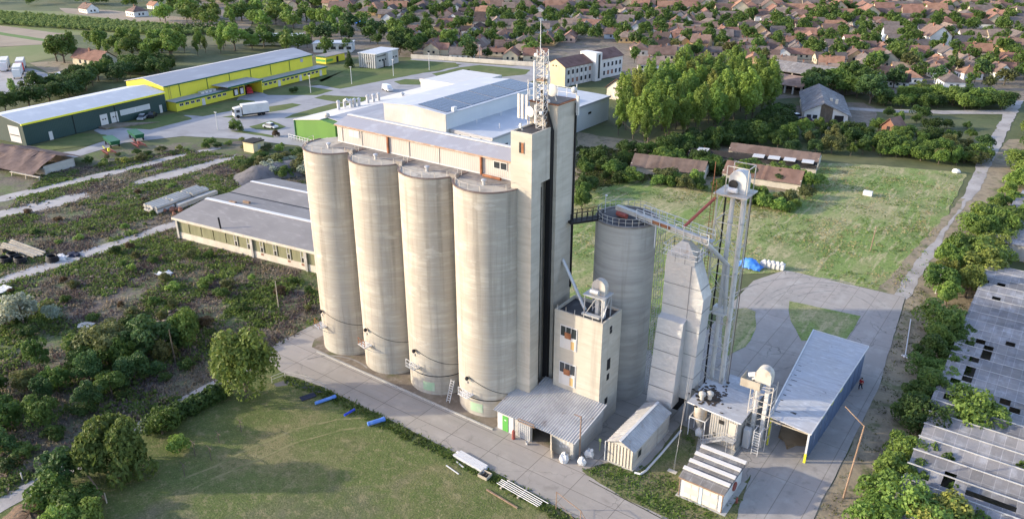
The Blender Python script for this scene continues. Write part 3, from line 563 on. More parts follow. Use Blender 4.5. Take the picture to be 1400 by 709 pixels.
# ================================================================== LEAN-TO
t = thing('lean_to_shed', 'low lean-to shed with corrugated roof and open double gate, at the tower foot', 'shed', (-41, 64.5, 0))
def rz(y): return 2.52+(y-61.3)*(3.74-2.52)/(68.2-61.3)
m = MB(); m.corr((-46.95, 61.25, rz(61.25)), (-44.8, 61.25, rz(61.25)), (-44.8, 65.55, rz(65.55)), (-46.95, 65.55, rz(65.55)), 7, .045)
m.corr((-44.8, 61.25, rz(61.25)), (-43.2, 61.25, rz(61.25)), (-43.2, 69.0, rz(69.0)), (-44.8, 69.0, rz(69.0)), 5, .045)
m.corr((-43.2, 61.25, rz(61.25)), (-35.9, 61.25, rz(61.25)), (-35.9, 68.19, rz(68.19)), (-43.2, 68.19, rz(68.19)), 23, .045)
part('roof', m, 'corr', t)
yw = 61.62; zt = rz(yw)-.09
part('wall', MB().box(-44.2, yw, 0, -41.75, yw+.2, zt).box(-41.75, yw, 2.2, -39.2, yw+.2, zt).box(-39.2, yw, 0, -36.2, yw+.2, zt).xprism([(yw+.2, 0), (68.19, 0), (68.19, rz(68.19)-.09), (yw+.2, zt)], -36.4, -36.2), 'greyconc', t)
part('floor', MB().box(-44.1, yw+.21, .02, -36.41, 68.1, .05), 'dirt', t)
cab = part('cabin', MB().box(-46.5, yw-.1, 0, -44.22, 64.6, zt-.02), 'white', t)
dr = part('door', MB().box(-45.75, yw-.16, .05, -44.95, yw-.103, 2.1), 'green', cab); part('plate', MB().box(-45.45, yw-.185, 1.5, -45.2, yw-.161, 1.65), 'white', dr)
m = MB()
for q in range(7): m.bar((-43.55+q*.28, yw-.12, .1), (-43.55+q*.28, yw-.12, 2.1), .05)
for q in range(5): m.bar((-43.55, yw-.12, .1+q*.5), (-41.87, yw-.12, .1+q*.5), .05)
m.box(-43.5, yw-.10, .1, -41.9, yw-.08, 2.1); part('mesh_gate', m, 'galv', t)
part('gate_leaf', MB().hexa([(-39.1, yw-.02, .08), (-39.02, yw-.02, .08), (-38.25, yw-1.15, .08), (-38.33, yw-1.15, .08), (-39.1, yw-.02, 2.1), (-39.02, yw-.02, 2.1), (-38.25, yw-1.15, 2.1), (-38.33, yw-1.15, 2.1)]), 'wood', t)
for u, zz in ((-37.9, 1.5), (-37.55, 1.7), (-37.2, 1.3), (-37.6, 1.15), (-37.0, 1.8), (-38.0, 1.0)): part('poster', MB().box(u, yw-.03, zz, u+.26, yw-.005, zz+.32), 'white', t)
m = MB()
for u in (-43.2, -41.0): m.bar((u, 61.2, 2.45), (u, 60.9, 2.95), .07)
for zz in (2.6, 2.95): m.bar((-43.2, 61.05, zz), (-41.0, 61.05, zz), .09)
part('sign_frame', m, 'pole', t)
part('edge_trim', MB().bar((-35.86, 61.25, rz(61.25)), (-35.86, 68.19, rz(68.19)), .07, .12), 'light', t)
solo('gas_bottle', MB().lathe((-43.75, 60.9, 0), [(.2, 0), (.2, 1.0), (.14, 1.12), (.07, 1.14), (.07, 1.24)], 12), 'redpaint', 'red gas bottle standing left of the mesh gate', 'gas bottle', (-43.75, 60.9, 0), smooth=True)
solo('bucket', MB().lathe((-41.9, 60.95, 0), [(.14, 0), (.2, .38), (.17, .38), (.12, .05)], 12), 'white', 'white bucket on the ground beside the mesh gate', 'bucket', (-41.9, 60.95, 0), smooth=True)
def bigbag(loc, s, label, lean=0):
    t = thing('bulk_bag', label, 'bag', loc, group='white bulk bags'); rng = random.Random(hash(label) % 999)
    x, y, z = loc; m = MB(); m.ball((x, y, z+.5*s), .62*s, .52*s, .66*s, 9, .5, rng)
    for q in m.v: q.z = max(q.z, z+.01)
    part('sack', m, 'bag', t); m = MB().ball((x+lean, y, z+1.12*s), .2*s, .2*s, .22*s, 8, .4, rng); part('tied_neck', m, 'bag', t, True)
bigbag((-36.85, 60.85, 0), 1.0, 'white bulk bag slumped against the lean-to front corner')
bigbag((-34.95, 61.5, 0), .85, 'white bulk bag on the ground right of the lean-to corner')
bigbag((-35.0, 63.1, 0), .95, 'white bulk bag leaning on the shaded side wall of the lean-to', .3)
def pole(p, h, r, label, m='pole', lean=(0, 0), arm=None, name='utility_pole'):
    x, y = p; t = thing(name, label, 'pole', (x, y, 0)); part('post', MB().tube((x, y, 0), (x+lean[0], y+lean[1], h), r, 8, r*.7), m, t, True)
    if arm: part('arm', MB().bar((x+lean[0], y+lean[1], h-.1), (x+lean[0]+arm[0], y+lean[1]+arm[1], h+arm[2]), .09), m, t)
    return t
pole((-35.75, 62.3), 5.6, .1, 'slim rusty pole at the right corner of the lean-to shed', arm=(-.9, 0, -.1))
solo('marker_post', MB().bar((-34.6, 64.8, 0), (-34.6, 64.8, 1.3), .06).box(-34.75, 64.7, 1.3, -34.45, 64.78, 1.65), mat('faded_yellow', (.5, .55, .2)), 'small yellow green marker post between bulk bags and gabled hut', 'post', (-34.6, 64.8, 0))
# ================================================================== GABLED HUT
t = thing('gabled_hut', 'long narrow gabled hut with ribbed cream front and corrugated roof', 'hut', (-31.5, 68, 0))
hx0, hx1, hy0, hy1 = -33.1, -29.95, 63.8, 72.6; hze, hzr = 2.65, 3.35; hm = (hx0+hx1)/2
part('wall', MB().yprism([(hx0, .15), (hx0, hze), (hm, hzr-.05), (hx1, hze), (hx1, .15)][::-1], hy0, hy1), 'greyconc', t)
part('base', MB().box(hx0-.1, hy0-.1, 0, hx1+.1, hy1+.1, .15), 'greyconc', t)
m = MB()
for q in range(8): x = hx0+.2+q*.395; m.box(x-.11, hy0-.12, .2, x+.11, hy0-.004, hze+.02)
part('ribs', m, 'creamw', t)
m = MB()
m.corr((hx0-.15, hy0-.25, hze-.03), (hx0-.15, hy1+.1, hze-.03), (hm, hy1+.1, hzr+.05), (hm, hy0-.25, hzr+.05), 22, .035); part('roof_slope', m, 'corr', t, label='roof slope of warm brownish sheets')
m = MB(); m.corr((hx1+.2, hy0-.25, hze-.06), (hx1+.2, hy1+.1, hze-.06), (hm, hy1+.1, hzr+.05), (hm, hy0-.25, hzr+.05), 22, .035); part('roof_slope', m, 'corr', t)
part('ridge_cap', MB().bar((hm, hy0-.3, hzr+.09), (hm, hy1+.1, hzr+.09), .3, .06), 'light', t)
f = part('window', MB().box(hx1+.004, 64.7, 1.1, hx1+.06, 65.6, 2.1), 'wood', t); part('pane', MB().box(hx1+.061, 64.8, 1.2, hx1+.08, 65.5, 2.0), 'glass', f)
part('downpipe', MB().tube((hx0-.2, hy0-.2, .1), (hx0-.2, hy0-.2, hze), .06, 6), 'light', t)
solo('drain_channel', MB().path([(-29.6, 63.6, .1), (-28.95, 63.75, .1), (-28.75, 64.6, .1), (-28.7, 68, .1), (-28.75, 73.5, .1)], .13, 8), 'light', 'pale half pipe channel along the right side of the gabled hut', 'channel', (-28.8, 68, 0))
# ================================================================== SILO 5
t = thing('grain_silo', 'single shorter grey concrete silo behind the workhouse, joined by a gangway', 'silo', (-39.7, 77.8, 0), group='tall concrete grain silos in two rows')
qx, qy, qr, qz = -39.7, 77.8, 3.57, 22.9
part('shaft', MB().lathe((qx, qy, 0), [(qr, -.2), (qr, 8), (qr, 16), (qr, qz)], 64), 'greyconc', t, True)
part('roof', MB().lathe((qx, qy, 0), [(qr-.3, qz+.02), (.9, qz+.5), (.02, qz+.52)], 40), 'tar', t, True)
part('rim', MB().lathe((qx, qy, 0), [(qr-.28, qz+.0), (qr+.05, qz-.1), (qr+.05, qz+.14), (qr-.28, qz+.14), (qr-.28, qz)], 48), 'deck', t, True)
m = MB()
for q in range(28):
    a = 2*math.pi*q/28; b = 2*math.pi*(q+1)/28
    m.bar((qx+3.4*math.cos(a), qy+3.4*math.sin(a), qz+.1), (qx+3.4*math.cos(a), qy+3.4*math.sin(a), qz+1.0), .045)
    for zz in (.55, 1.0): m.tube((qx+3.4*math.cos(a), qy+3.4*math.sin(a), qz+zz), (qx+3.4*math.cos(b), qy+3.4*math.sin(b), qz+zz), .025, 4)
part('railing', m, 'dirtysteel', t)
m = MB(); lx, ly = qx+3.1, qy-1.95+4.2
for u in (-.35, .35):
    m.bar((qx+3.75, qy+1.2+u, 0), (qx+3.75, qy+1.2+u, qz+1), .06); m.bar((qx+4.35, qy+1.2+u, 2.2), (qx+4.35, qy+1.2+u, qz+1), .05)
for q in range(60): m.bar((qx+3.75, qy+.85, .4+q*.38), (qx+3.75, qy+1.55, .4+q*.38), .04)
for q in range(18): zz = 2.4+q*1.2; m.bar((qx+3.75, qy+.85, zz), (qx+4.35, qy+.85, zz), .05); m.bar((qx+3.75, qy+1.55, zz), (qx+4.35, qy+1.55, zz), .05); m.bar((qx+4.35, qy+.85, zz), (qx+4.35, qy+1.55, zz), .05)
part('caged_ladder', m, 'dirtysteel', t)
m = MB().tube((qx-.6, qy-1.2, qz+.75), (qx+.8, qy-1.6, qz+.75), .3, 10); solo('drive_motor', m, 'redpaint', 'red drive motor lying on the roof of the shorter silo', 'motor', (qx, qy-1.4, qz+.45), smooth=True)
solo('lamp_post', MB().bar((qx-2.6, qy-.5, qz), (qx-2.6, qy-.5, qz+2.3), .06).ball((qx-2.5, qy-.6, qz+2.3), .18, .18, .12, 8), 'light', 'small lamp post on the left edge of the shorter silo roof', 'lamp', (qx-2.6, qy-.5, qz))
t = thing('gangway', 'dark railed gangway bridging the tower and the shorter silo', 'gangway', (-43.5, 74.3, qz))
a, b = Vector((-44.25, 72.3, qz+.1)), Vector((-42.0, 75.7, qz+.1)); s = (b-a).cross(Vector((0, 0, 1))).normalized()*.6
part('deck', MB().bar(a, b, 1.3, .25), 'black', t)
for u in (-1, 1):
    m = MB()
    for q in range(7): p = a.lerp(b, q/6)+s*u; m.bar(p, p+Vector((0, 0, 1.15)), .06)
    for zz in (.4, .75, 1.15): m.bar(a+s*u+Vector((0, 0, zz)), b+s*u+Vector((0, 0, zz)), .05)
    part('railing', m, 'black', t)
# ================================================================== DRYER
t = thing('grain_dryer', 'tall silver clad grain dryer tower with a slanted lower casing', 'dryer', (-31, 76.6, 0))
dx0, dy0, dy1 = -33.4, 75.6, 77.9
prof = [(dx0, 3.0), (-28.85, 3.0), (-28.55, 16.2), (-29.95, 19.9), (dx0, 19.9)]
part('body', MB().yprism(prof[::-1], dy0, dy1), 'dryer', t)
part('lower_casing', MB().xprism([(73.5, 2.4), (dy0-.005, 2.4), (dy0-.005, 13.4), (74.75, 13.1)], dx0, -30.25), 'dryer', t)
part('collar', MB().box(dx0+.05, dy0+.03, 19.903, -30.0, dy1-.05, 20.9), 'dryer', t)
m = MB()
for zz in (6, 9, 12, 14.6, 17.3): xr = -28.85+.3*(zz-3)/13.2 if zz < 16.2 else -28.55-1.4*(zz-16.2)/3.7; m.box((dx0 if zz > 13.4 else -30.24), dy0-.02, zz-.05, xr, dy0-.002, zz+.05); m.box(xr-.03, dy0, zz-.05, xr+.03, dy1, zz+.05)
m.box(-30.32, dy0-.03, 13.5, -30.24, dy0-.002, 19.9)
for zz in (4.6, 6.9, 9.2, 11.3):
    yy = 73.5+1.25*(zz-2.4)/10.7; m.box(dx0, yy-.04, zz-.05, -30.25, yy+.02, zz+.05)
for x in (-32.3, -31.15): m.box(x-.03, dy0-.0, 19.95, x+.03, dy0+.02, 20.85)
part('seam', m, mat('seam_grey', (.22, .22, .22), rough=.5), t)
part('hopper_top', MB().hexa([(dx0+.1, dy0+.1, 20.9), (-30.05, dy0+.1, 20.9), (-30.05, dy1-.1, 20.9), (dx0+.1, dy1-.1, 20.9), (-32.2, 76.5, 22.2), (-31.3, 76.5, 22.2), (-31.3, 77.2, 22.2), (-32.2, 77.2, 22.2)]), 'dirtysteel', t)
m = MB(); c4 = [(dx0-.3, dy0-.3), (-29.6, dy0-.3), (-29.6, dy1+.3), (dx0-.3, dy1+.3)]
for q in range(4):
    p, r = c4[q], c4[(q+1) % 4]
    for e in range(5): x, y = p[0]+(r[0]-p[0])*e/4, p[1]+(r[1]-p[1])*e/4; m.bar((x, y, 20.6), (x, y, 21.9), .045)
    for zz in (20.75, 21.3, 21.9): m.bar((*p, zz), (*r, zz), .05)
part('railing', m, 'light', t)
for x in (dx0+.2, -29.1):
    for y in (dy0+.2, dy1-.2): part('leg', MB().bar((x, y, 0), (x, y, 3.0), .2), 'galv', t)
for x in (dx0+.2, -30.5): part('leg', MB().bar((x, 73.8, 0), (x, 73.8, 2.5), .16), 'galv', t)
part('foot_hopper', MB().hexa([(-32, 75.9, .9), (-30.4, 75.9, .9), (-30.4, 77.4, .9), (-32, 77.4, .9), (dx0+.4, dy0+.2, 3), (-29.3, dy0+.2, 3), (-29.3, dy1-.2, 3), (dx0+.4, dy1-.2, 3)]), 'black', t)
# ================================================================== LATTICE ELEVATOR TOWER
t = thing('lattice_elevator', 'tall open lattice tower carrying two white elevator legs and a drum head', 'tower', (-28.2, 80.6, 0))
X0, X1, Y0, Y1, ZT = -29.7, -26.9, 79.4, 82.0, 27.4
cs = [(X0, Y0), (X1, Y0), (X1, Y1), (X0, Y1)]
for i, (x, y) in enumerate(cs): part('leg', MB().bar((x, y, 0), (x, y, ZT), .16 if i != 2 else .14), ['creamw', 'dirtysteel', 'dirtysteel', 'dark'][i], t)
mdg = MB(); nlev = 9
for l in range(1, nlev+1):
    zz = ZT*l/nlev; mh = MB()
    for q in range(4):
        p, r = cs[q], cs[(q+1) % 4]; mh.bar((*p, zz-.15), (*r, zz-.15), .075)
        z0 = ZT*(l-1)/nlev
        if (l+q) % 2: mdg.bar((*p, z0), (*r, zz-.15), .05)
        else: mdg.bar((*r, z0), (*p, zz-.15), .05)
    part('crossbars', mh, 'dirtysteel', t)
part('braces', mdg, 'dirtysteel', t)
part('platform', MB().box(X0-.35, Y0-.35, ZT, X1+.55, Y1+.5, ZT+.14), 'dirtysteel', t)
hd = part('head_drum', hood(MB(), -27.95, 80.9, ZT+.15, 1.95, 1.4, 2.5), 'white', t, True)
part('pulley', MB().tube((-28.3, 80.05, ZT+1.15), (-28.3, 79.9, ZT+1.15), .5, 16), 'black', hd); part('motor', MB().tube((-28.7, 79.75, ZT+.55), (-27.7, 79.75, ZT+.55), .3, 10), 'light', hd)
m = MB()
for x, y in ((-29.1, 79.9), (-26.7, 79.9), (-29.1, 81.9), (-26.7, 81.9)): m.bar((x, y, ZT+.14), (x, y, ZT+3.1), .08)
m.bar((-29.1, 79.9, ZT+3.1), (-26.7, 79.9, ZT+3.1), .08); m.bar((-29.1, 81.9, ZT+3.1), (-26.7, 81.9, ZT+3.1), .08); m.bar((-26.7, 79.9, ZT+3.1), (-26.7, 81.9, ZT+3.1), .08)
part('hoist_frame', m, 'dirtysteel', t)
for x, y in ((-28.35, 80.5), (-27.1, 80.7)):
    tb = part('leg_casing', MB().tube((x, y, .2), (x, y, ZT), .26, 12), 'white', t, True)
    mm = MB()
    for zz in (4, 8, 12, 16, 20, 24): mm.lathe((x, y, 0), [(.31, zz), (.31, zz+.1)], 12)
    part('flange', mm, 'galv', tb)
part('service_box', MB().box(-29.0, 80.0, 12.6, -27.6, 81.0, 13.6).bar((-30.0, 79.6, 13.0), (-27.0, 79.9, 13.0), .1), 'light', t)
m = MB()
for u in (0, .4): m.bar((X0-.5+u, Y0-.4, 18), (X0-.5+u, Y0-.4, ZT+1.6), .05)
for q in range(26): m.bar((X0-.5, Y0-.4, 18+q*.36), (X0-.1, Y0-.4, 18+q*.36), .035)
m.bar((X0-.45, Y0-.4, ZT+1), (X0-.45, Y0-.4, ZT+3.6), .07); part('ladder', m, 'rust', t)
m = MB(); m.path([(X1+.1, Y1+.15, .2), (X1+.15, Y1+.2, 14), (X1+.1, Y1+.1, ZT)], .05, 6); part('cable', m, 'rimbrown', t)
# conveyor, red pipe, walkway
t = thing('conveyor_bridge', 'inclined white conveyor bridge with handrails from silo roof to dryer top', 'conveyor', (-35, 77.3, 22))
a, b = Vector((-40.6, 76.9, qz+1.35)), Vector((-29.3, 76.9, 22.75)); s = Vector((0, 1, 0))
part('casing', MB().bar(a, b, .6, .5), 'dirtysteel', t)
part('walkway', MB().bar(a.lerp(b, .22)+Vector((0, .85, -.3)), b+Vector((.3, .85, -.3)), .8, .08), 'galv', t)
for u in (-.5, 1.3):
    m = MB(); q0, q1 = a.lerp(b, .25)+s*u+Vector((0, 0, -.3)), b+s*u+Vector((.3, 0, -.3))
    for q in range(10): p = q0.lerp(q1, q/9); m.bar(p, p+Vector((0, 0, 1.15)), .06)
    for zz in (.0, .6, 1.15): m.bar(q0+Vector((0, 0, zz)), q1+Vector((0, 0, zz)), .06)
    part('railing', m, 'light', t)
part('rust_panel', MB().bar(a.lerp(b, .42)+Vector((0, -.39, .05)), a.lerp(b, .62)+Vector((0, -.39, .05)), .02, .4), 'rust', t)
for u in (.45, .75): p = a.lerp(b, u); part('support', MB().bar((p.x, p.y, qz-2.5 if u < .6 else 20.9), (p.x, p.y, p.z-.3), .1), 'light', t)
solo('red_pipe', MB().tube((X0-.1, Y0-.2, ZT-.4), (-32.3, 77.1, 23.6), .17, 10), 'redpaint', 'dark red spout pipe sloping from the lattice tower platform to the conveyor', 'pipe', (-31, 78, 24), smooth=True)
solo('grain_chute', MB().tube((-29.4, 77.0, 22.4), (-27.9, 80.2, 19.0), .26, 10).tube((-27.9, 80.2, 19.0), (-27.6, 80.2, 13), .24, 10), 'galv', 'grey chute dropping from the conveyor end into the lattice tower', 'chute', (-28, 80, 18), smooth=True)
t = thing('walkway', 'narrow railed walkway linking dryer top and lattice tower', 'walkway', (-30, 78.6, 20.3))
a, b = Vector((-30.5, 78.2, 20.7)), Vector((X0+.2, 80.0, 19.7)); s = (b-a).cross(Vector((0, 0, 1))).normalized()*.45; part('deck', MB().bar(a, b, .9, .12), 'dirtysteel', t); m = MB()
for u in (-1, 1):
    for zz in (.55, 1.1): m.bar(a+s*u+Vector((0, 0, zz)), b+s*u+Vector((0, 0, zz)), .05)
    for q in range(4): p = a.lerp(b, q/3)+s*u; m.bar(p, p+Vector((0, 0, 1.1)), .05)
part('railing', m, 'light', t)

AZ = [.014]
def arc(cu, cv, ru, rv, a0, a1, name, wd=.13):
    AZ[0] += .003; zz = AZ[0]; pts = []
    for q in range(25): a = R(a0+(a1-a0)*q/24); pts.append(g(cu+ru*math.cos(a), cv+rv*math.sin(a)))
    rows = [[], []]
    for i, p in enumerate(pts):
        d = (pts[min(i+1, 24)]-pts[max(i-1, 0)]).normalized(); s = Vector((-d.y, d.x, 0))*wd; rows[0].append((p.x-s.x, p.y-s.y, zz)); rows[1].append((p.x+s.x, p.y+s.y, zz))
    struct('tyre_mark', MB().grid(rows), 'tyremark')
M['tyremark'] = mat('tyre_mark', (.20, .185, .17), [((.30, .28, .255), (.6, .6, .6), .4, .6, 1)])
for q in ((1118, 450, 92, 58, 175, 300), (1120, 452, 104, 66, 190, 330), (1130, 448, 78, 50, 230, 345), (1030, 470, 80, 40, 20, 80), (1100, 445, 128, 66, 215, 300), (450, 520, 60, 34, 240, 330)): arc(*q, 'a')

M['track'] = mat('worn_track', (.19, .18, .08), [((.11, .13, .04), (.6, .6, .6), .45, .6, 1), ((.26, .22, .12), (2, 2, 2), .5, .66, .6)])
def trackline(pts, wd):
    AZ[0] += .004; zz = AZ[0]-.058; P = [g(*p) for p in pts]; out = []
    for a, b in zip(P, P[1:]): out += [a.lerp(b, k/8) for k in range(8)]
    rows = [[], []]
    for i, p in enumerate(out):
        d = (out[min(i+1, len(out)-1)]-out[max(i-1, 0)]).normalized(); s = Vector((-d.y, d.x, 0)); n = noise.noise(p*.6); w_ = wd*(1+.6*n); c = p+s*noise.noise(p*.25+Vector((9, 0, 0)))*.5
        rows[0].append((c.x-s.x*w_, c.y-s.y*w_, zz)); rows[1].append((c.x+s.x*w_, c.y+s.y*w_, zz))
    struct('wheel_track', MB().grid(rows), 'track')
trackline([(250, 655), (330, 618), (400, 588), (460, 572), (510, 570)], .16); trackline([(262, 668), (340, 632), (410, 602), (466, 585), (512, 584)], .16)

# ================================================================== SMALL SHED, CYCLONE
t = thing('machine_shed', 'small corrugated machine shed with sloping roof and steel stairs, beside the cyclone', 'shed', (-23.6, 76, 0))
bx0, bx1, by0, by1 = -25.4, -22.2, 73.5, 78.6
part('wall', MB().yprism([(bx0, .2), (bx1, .2), (bx1, 4.05), (bx0, 4.3)][::-1], by0, by1), 'creamw', t)
part('base', MB().box(bx0-.3, by0-.9, 0, bx1+.15, by1+.1, .19), 'greyconc', t)
m = MB()
for q in range(12): x = bx0+.12+q*.27; m.box(x-.05, by0-.06, .3, x+.05, by0-.003, 4.1)
for q in range(16): y = by0+.15+q*.32; m.box(bx1+.003, y-.05, .3, bx1+.05, y+.05, 3.95)
part('ribs', m, 'corr', t)
part('roof', MB().hexa([(-28.2, 73.2, 4.42), (-21.8, 73.2, 4.05), (-21.8, 78.9, 4.1), (-28.2, 78.9, 4.46), (-28.2, 73.2, 4.52), (-21.8, 73.2, 4.15), (-21.8, 78.9, 4.2), (-28.2, 78.9, 4.56)]), 'shedroof', t)
rng = random.Random(5); m = MB()
for q in range(150):
    x, y = -26.6+rng.gauss(0, .9), 76.0+rng.gauss(0, 1.0); zz = 4.55-(x+28.2)*.058; m.ball((x, y, zz), rng.uniform(.1, .32), rng.uniform(.1, .3), .03, 6, .4, rng)
part('grain_spill', m, mat('grain_dust', (.05, .04, .032)), t)['kind'] = 'stuff'
part('roof_edge', MB().bar((-28.2, 73.17, 4.46), (-21.8, 73.17, 4.09), .06, .16), 'light', t)
f = part('window', MB().box(-24.4, by0-.09, 3.0, -23.8, by0-.062, 3.5), 'dark', t)
part('window', MB().box(-24.9, by0-.09, 1.2, -24.6, by0-.062, 1.6), 'dark', t)
part('door', MB().box(-23.2, by0-.10, 1.75, -22.4, by0-.062, 3.6), 'creamw', t)
part('landing', MB().box(-23.5, by0-1.0, 1.62, bx1+.05, by0-.065, 1.72), 'galv', t)
m = MB()
for q in range(9): m.box(-25.9+q*.27, by0-1.0, .2+q*.165, -25.62+q*.27, by0-.2, .25+q*.165)
m.bar((-25.9, by0-1.02, .15), (-23.5, by0-1.02, 1.66), .06, .2); m.bar((-25.9, by0-.2, .15), (-23.5, by0-.2, 1.66), .06, .2); part('stairs', m, 'galv', t)
m = MB()
for zz in (.5, 1.0): m.bar((-25.9, by0-1.05, .2+zz), (-23.5, by0-1.05, 1.7+zz), .05); m.bar((-23.5, by0-1.05, 1.7+zz), (bx1, by0-1.05, 1.7+zz), .05); m.bar((bx1, by0-1.05, 1.7+zz), (bx1, by0-.1, 1.7+zz), .05)
for q in range(5): m.bar((-25.9+q*.6, by0-1.05, .2+q*.375), (-25.9+q*.6, by0-1.05, 1.2+q*.375), .05)
for x in (-22.9, bx1): m.bar((x, by0-1.05, .1), (x, by0-1.05, 2.7), .06)
part('handrail', m, 'galv', t)
t = thing('shed_annex', 'low white roofed annex behind the machine shed', 'shed', (-25, 82, 0))
part('wall', MB().box(-26.9, 79.3, 0, -22.6, 83.6, 2.7), 'greyconc', t); part('roof', MB().hexa([(-27.2, 79.0, 2.75), (-22.3, 79.0, 2.75), (-22.3, 83.9, 2.95), (-27.2, 83.9, 2.95), (-27.2, 79.0, 2.85), (-22.3, 79.0, 2.85), (-22.3, 83.9, 3.05), (-27.2, 83.9, 3.05)]), 'shedroof', t)
t = thing('cyclone', 'rusty white dust cyclone on a steel frame at the left corner of the machine shed', 'cyclone', (-26.8, 74.3, 0)); cx, cy_ = -26.9, 74.2
part('barrel', MB().lathe((cx, cy_, 0), [(.12, .75), (.72, 2.5), (.75, 2.55), (.75, 4.3)], 20), 'dirtysteel', t, True)
for dx, dy in ((-.15, .3), (.55, .9)): part('exhaust_cap', MB().lathe((cx+dx, cy_+dy, 0), [(.24, 4.55), (.24, 5.1), (.4, 5.1), (.4, 5.4), (.12, 5.6)], 14), 'dirtysteel', t, True)
m = MB()
for x, y in ((-.95, -.8), (.95, -.8), (.95, .9), (-.95, .9)): m.bar((cx+x, cy_+y, 0), (cx+x, cy_+y, 2.5), .09)
for p, q in (((-.95, -.8), (.95, -.8)), ((.95, -.8), (.95, .9)), ((.95, .9), (-.95, .9)), ((-.95, .9), (-.95, -.8))): m.bar((cx+p[0], cy_+p[1], 2.5), (cx+q[0], cy_+q[1], 2.5), .1)
part('stand', m, 'light', t)
bigbag((-26.75, 74.0, 0), .85, 'white dust bag lying under the cyclone cone')
t = thing('cabinet', 'tall pale grey metal cabinet right of the machine shed', 'cabinet', (-21.5, 75, 0)); part('body', MB().box(-21.95, 74.8, .05, -21.2, 75.5, 2.5), 'light', t); part('door', MB().box(-21.9, 74.77, .15, -21.25, 74.799, 2.4), 'white', t)
t = thing('bucket_elevator', 'white bucket elevator with rounded head and brown platform, beside the blue shed', 'machine', (-20.8, 76, 0))
for x in (-21.4, -20.35): part('leg_casing', MB().bar((x, 76.2, .3), (x, 76.2, 8.4), .42), 'white', t)
part('head', hood(MB(), -20.9, 76.2, 8.4, 1.75, 1.1, 1.8), 'dirtysteel', t, True)
part('platform', MB().box(-23.2, 75.3, 7.5, -21.0, 77.2, 7.62), 'wood', t)
m = MB().box(-23.2, 75.28, 7.62, -21.0, 75.34, 8.5); m.box(-23.22, 75.3, 7.62, -23.17, 77.2, 8.5); part('platform_screen', m, 'wood', t)
part('motor', MB().tube((-22.6, 76.2, 8.6), (-21.9, 76.2, 8.9), .28, 10).bar((-22.2, 76.2, 8.2), (-21.2, 76, 9.2), .2), 'light', t)
m = MB(); c4 = [(-22.0, 75.5), (-19.6, 75.5), (-19.6, 77.0), (-22.0, 77.0)]
for x, y in c4: m.bar((x, y, 0), (x, y, 8.4), .08)
for l in range(5):
    for q in range(4): p, r = c4[q], c4[(q+1) % 4]; m.bar((*p, 1.4+l*1.6), (*r, 1.4+l*1.6), .06)
    m.bar((*c4[0], 1.4+l*1.6), (*c4[1], 1.4+(l+1)*1.6 if l < 4 else 8.3), .05)
part('frame', m, 'dirtysteel', t)
part('spout', MB().tube((-21.9, 76.6, 8.2), (-24.2, 79.6, 5.0), .14, 8), 'rust', t); part('boot', MB().hexa([(-21.8, 75.8, .05), (-20, 75.8, .05), (-20, 76.7, .05), (-21.8, 76.7, .05), (-21.6, 75.9, 1.3), (-20.2, 75.9, 1.3), (-20.2, 76.6, 1.3), (-21.6, 76.6, 1.3)]), 'dirtysteel', t)
m = MB(); 
for x in (-20.6, -19.9): m.bar((x, 74.2, 0), (x, 74.2, 3.2), .06)
for q in range(9): m.bar((-20.6, 74.2, .3+q*.34), (-19.9, 74.2, .3+q*.34), .045)
m.bar((-20.6, 74.2, 3.1), (-20.6, 75.5, 3.1), .06); m.bar((-19.9, 74.2, 3.1), (-19.9, 75.5, 3.1), .06)
solo('steel_ladder', m, 'light', 'upright steel ladder between grey cabinet and blue shed post', 'ladder', (-20.2, 74.2, 0))
# ================================================================== SUBSTATION
t = thing('substation', 'white transformer hut with a stepped ribbed roof and two cream double doors', 'hut', (-22, 66, 0))
ux0, ux1, uy0, uy1 = -24.2, -19.7, 63.25, 68.8
part('wall', MB().box(ux0, uy0, 0, ux1, uy1, 2.35), 'whitewall', t)
st = (uy1-uy0+.3)/4
for q in range(4):
    y0 = uy0-.2+q*st
    s_ = part('roof_slope', MB().xprism([(y0, 2.36), (y0+st-.003, 2.36), (y0+st-.003, 2.78), (y0+st-.16, 2.78), (y0, 2.42)], ux0-.2, ux1+.25), 'asb', t, col=(.75, .74, .73)); 
    part('ridge_cap', MB().hexa([(ux0-.24, y0+st-.42, 2.74), (ux1+.29, y0+st-.42, 2.74), (ux1+.29, y0+st-.01, 2.785), (ux0-.24, y0+st-.01, 2.785), (ux0-.24, y0+st-.42, 2.86), (ux1+.29, y0+st-.42, 2.86), (ux1+.29, y0+st-.01, 2.95), (ux0-.24, y0+st-.01, 2.95)]), 'white', t)
part('fascia', MB().box(ux0-.2, uy0-.24, 2.28, ux1+.22, uy0-.203, 2.44), 'pole', t)
for x in (ux0+.45, ux0+2.5):
    d = part('door', MB().box(x, uy0-.06, .12, x+1.6, uy0-.004, 2.15), 'creamw', t)
    for u in (.08, .84): part('louvre', MB().box(x+u, uy0-.085, .25, x+u+.68, uy0-.061, .75), 'white', d); part('louvre', MB().box(x+u, uy0-.085, 1.5, x+u+.68, uy0-.061, 2.0), 'white', d)
part('pilaster', MB().box(ux0+2.12, uy0-.08, 0, ux0+2.42, uy0-.004, 2.27), mat('pale_blue', (.42, .52, .62)), t)
part('corner_post', MB().box(ux1+.003, uy0-.08, 0, ux1+.09, uy0+.12, 2.3).box(ux0-.09, uy0-.08, 0, ux0-.003, uy0+.12, 2.3), 'pole', t)
part('hose_reel', MB().tube((ux1+.01, 66.6, 1.1), (ux1+.16, 66.6, 1.1), .5, 18), 'redpaint', t)
part('plinth', MB().box(ux0-.3, uy0-.3, -.02, ux1+.6, uy1+.3, .06), 'greyconc', t)
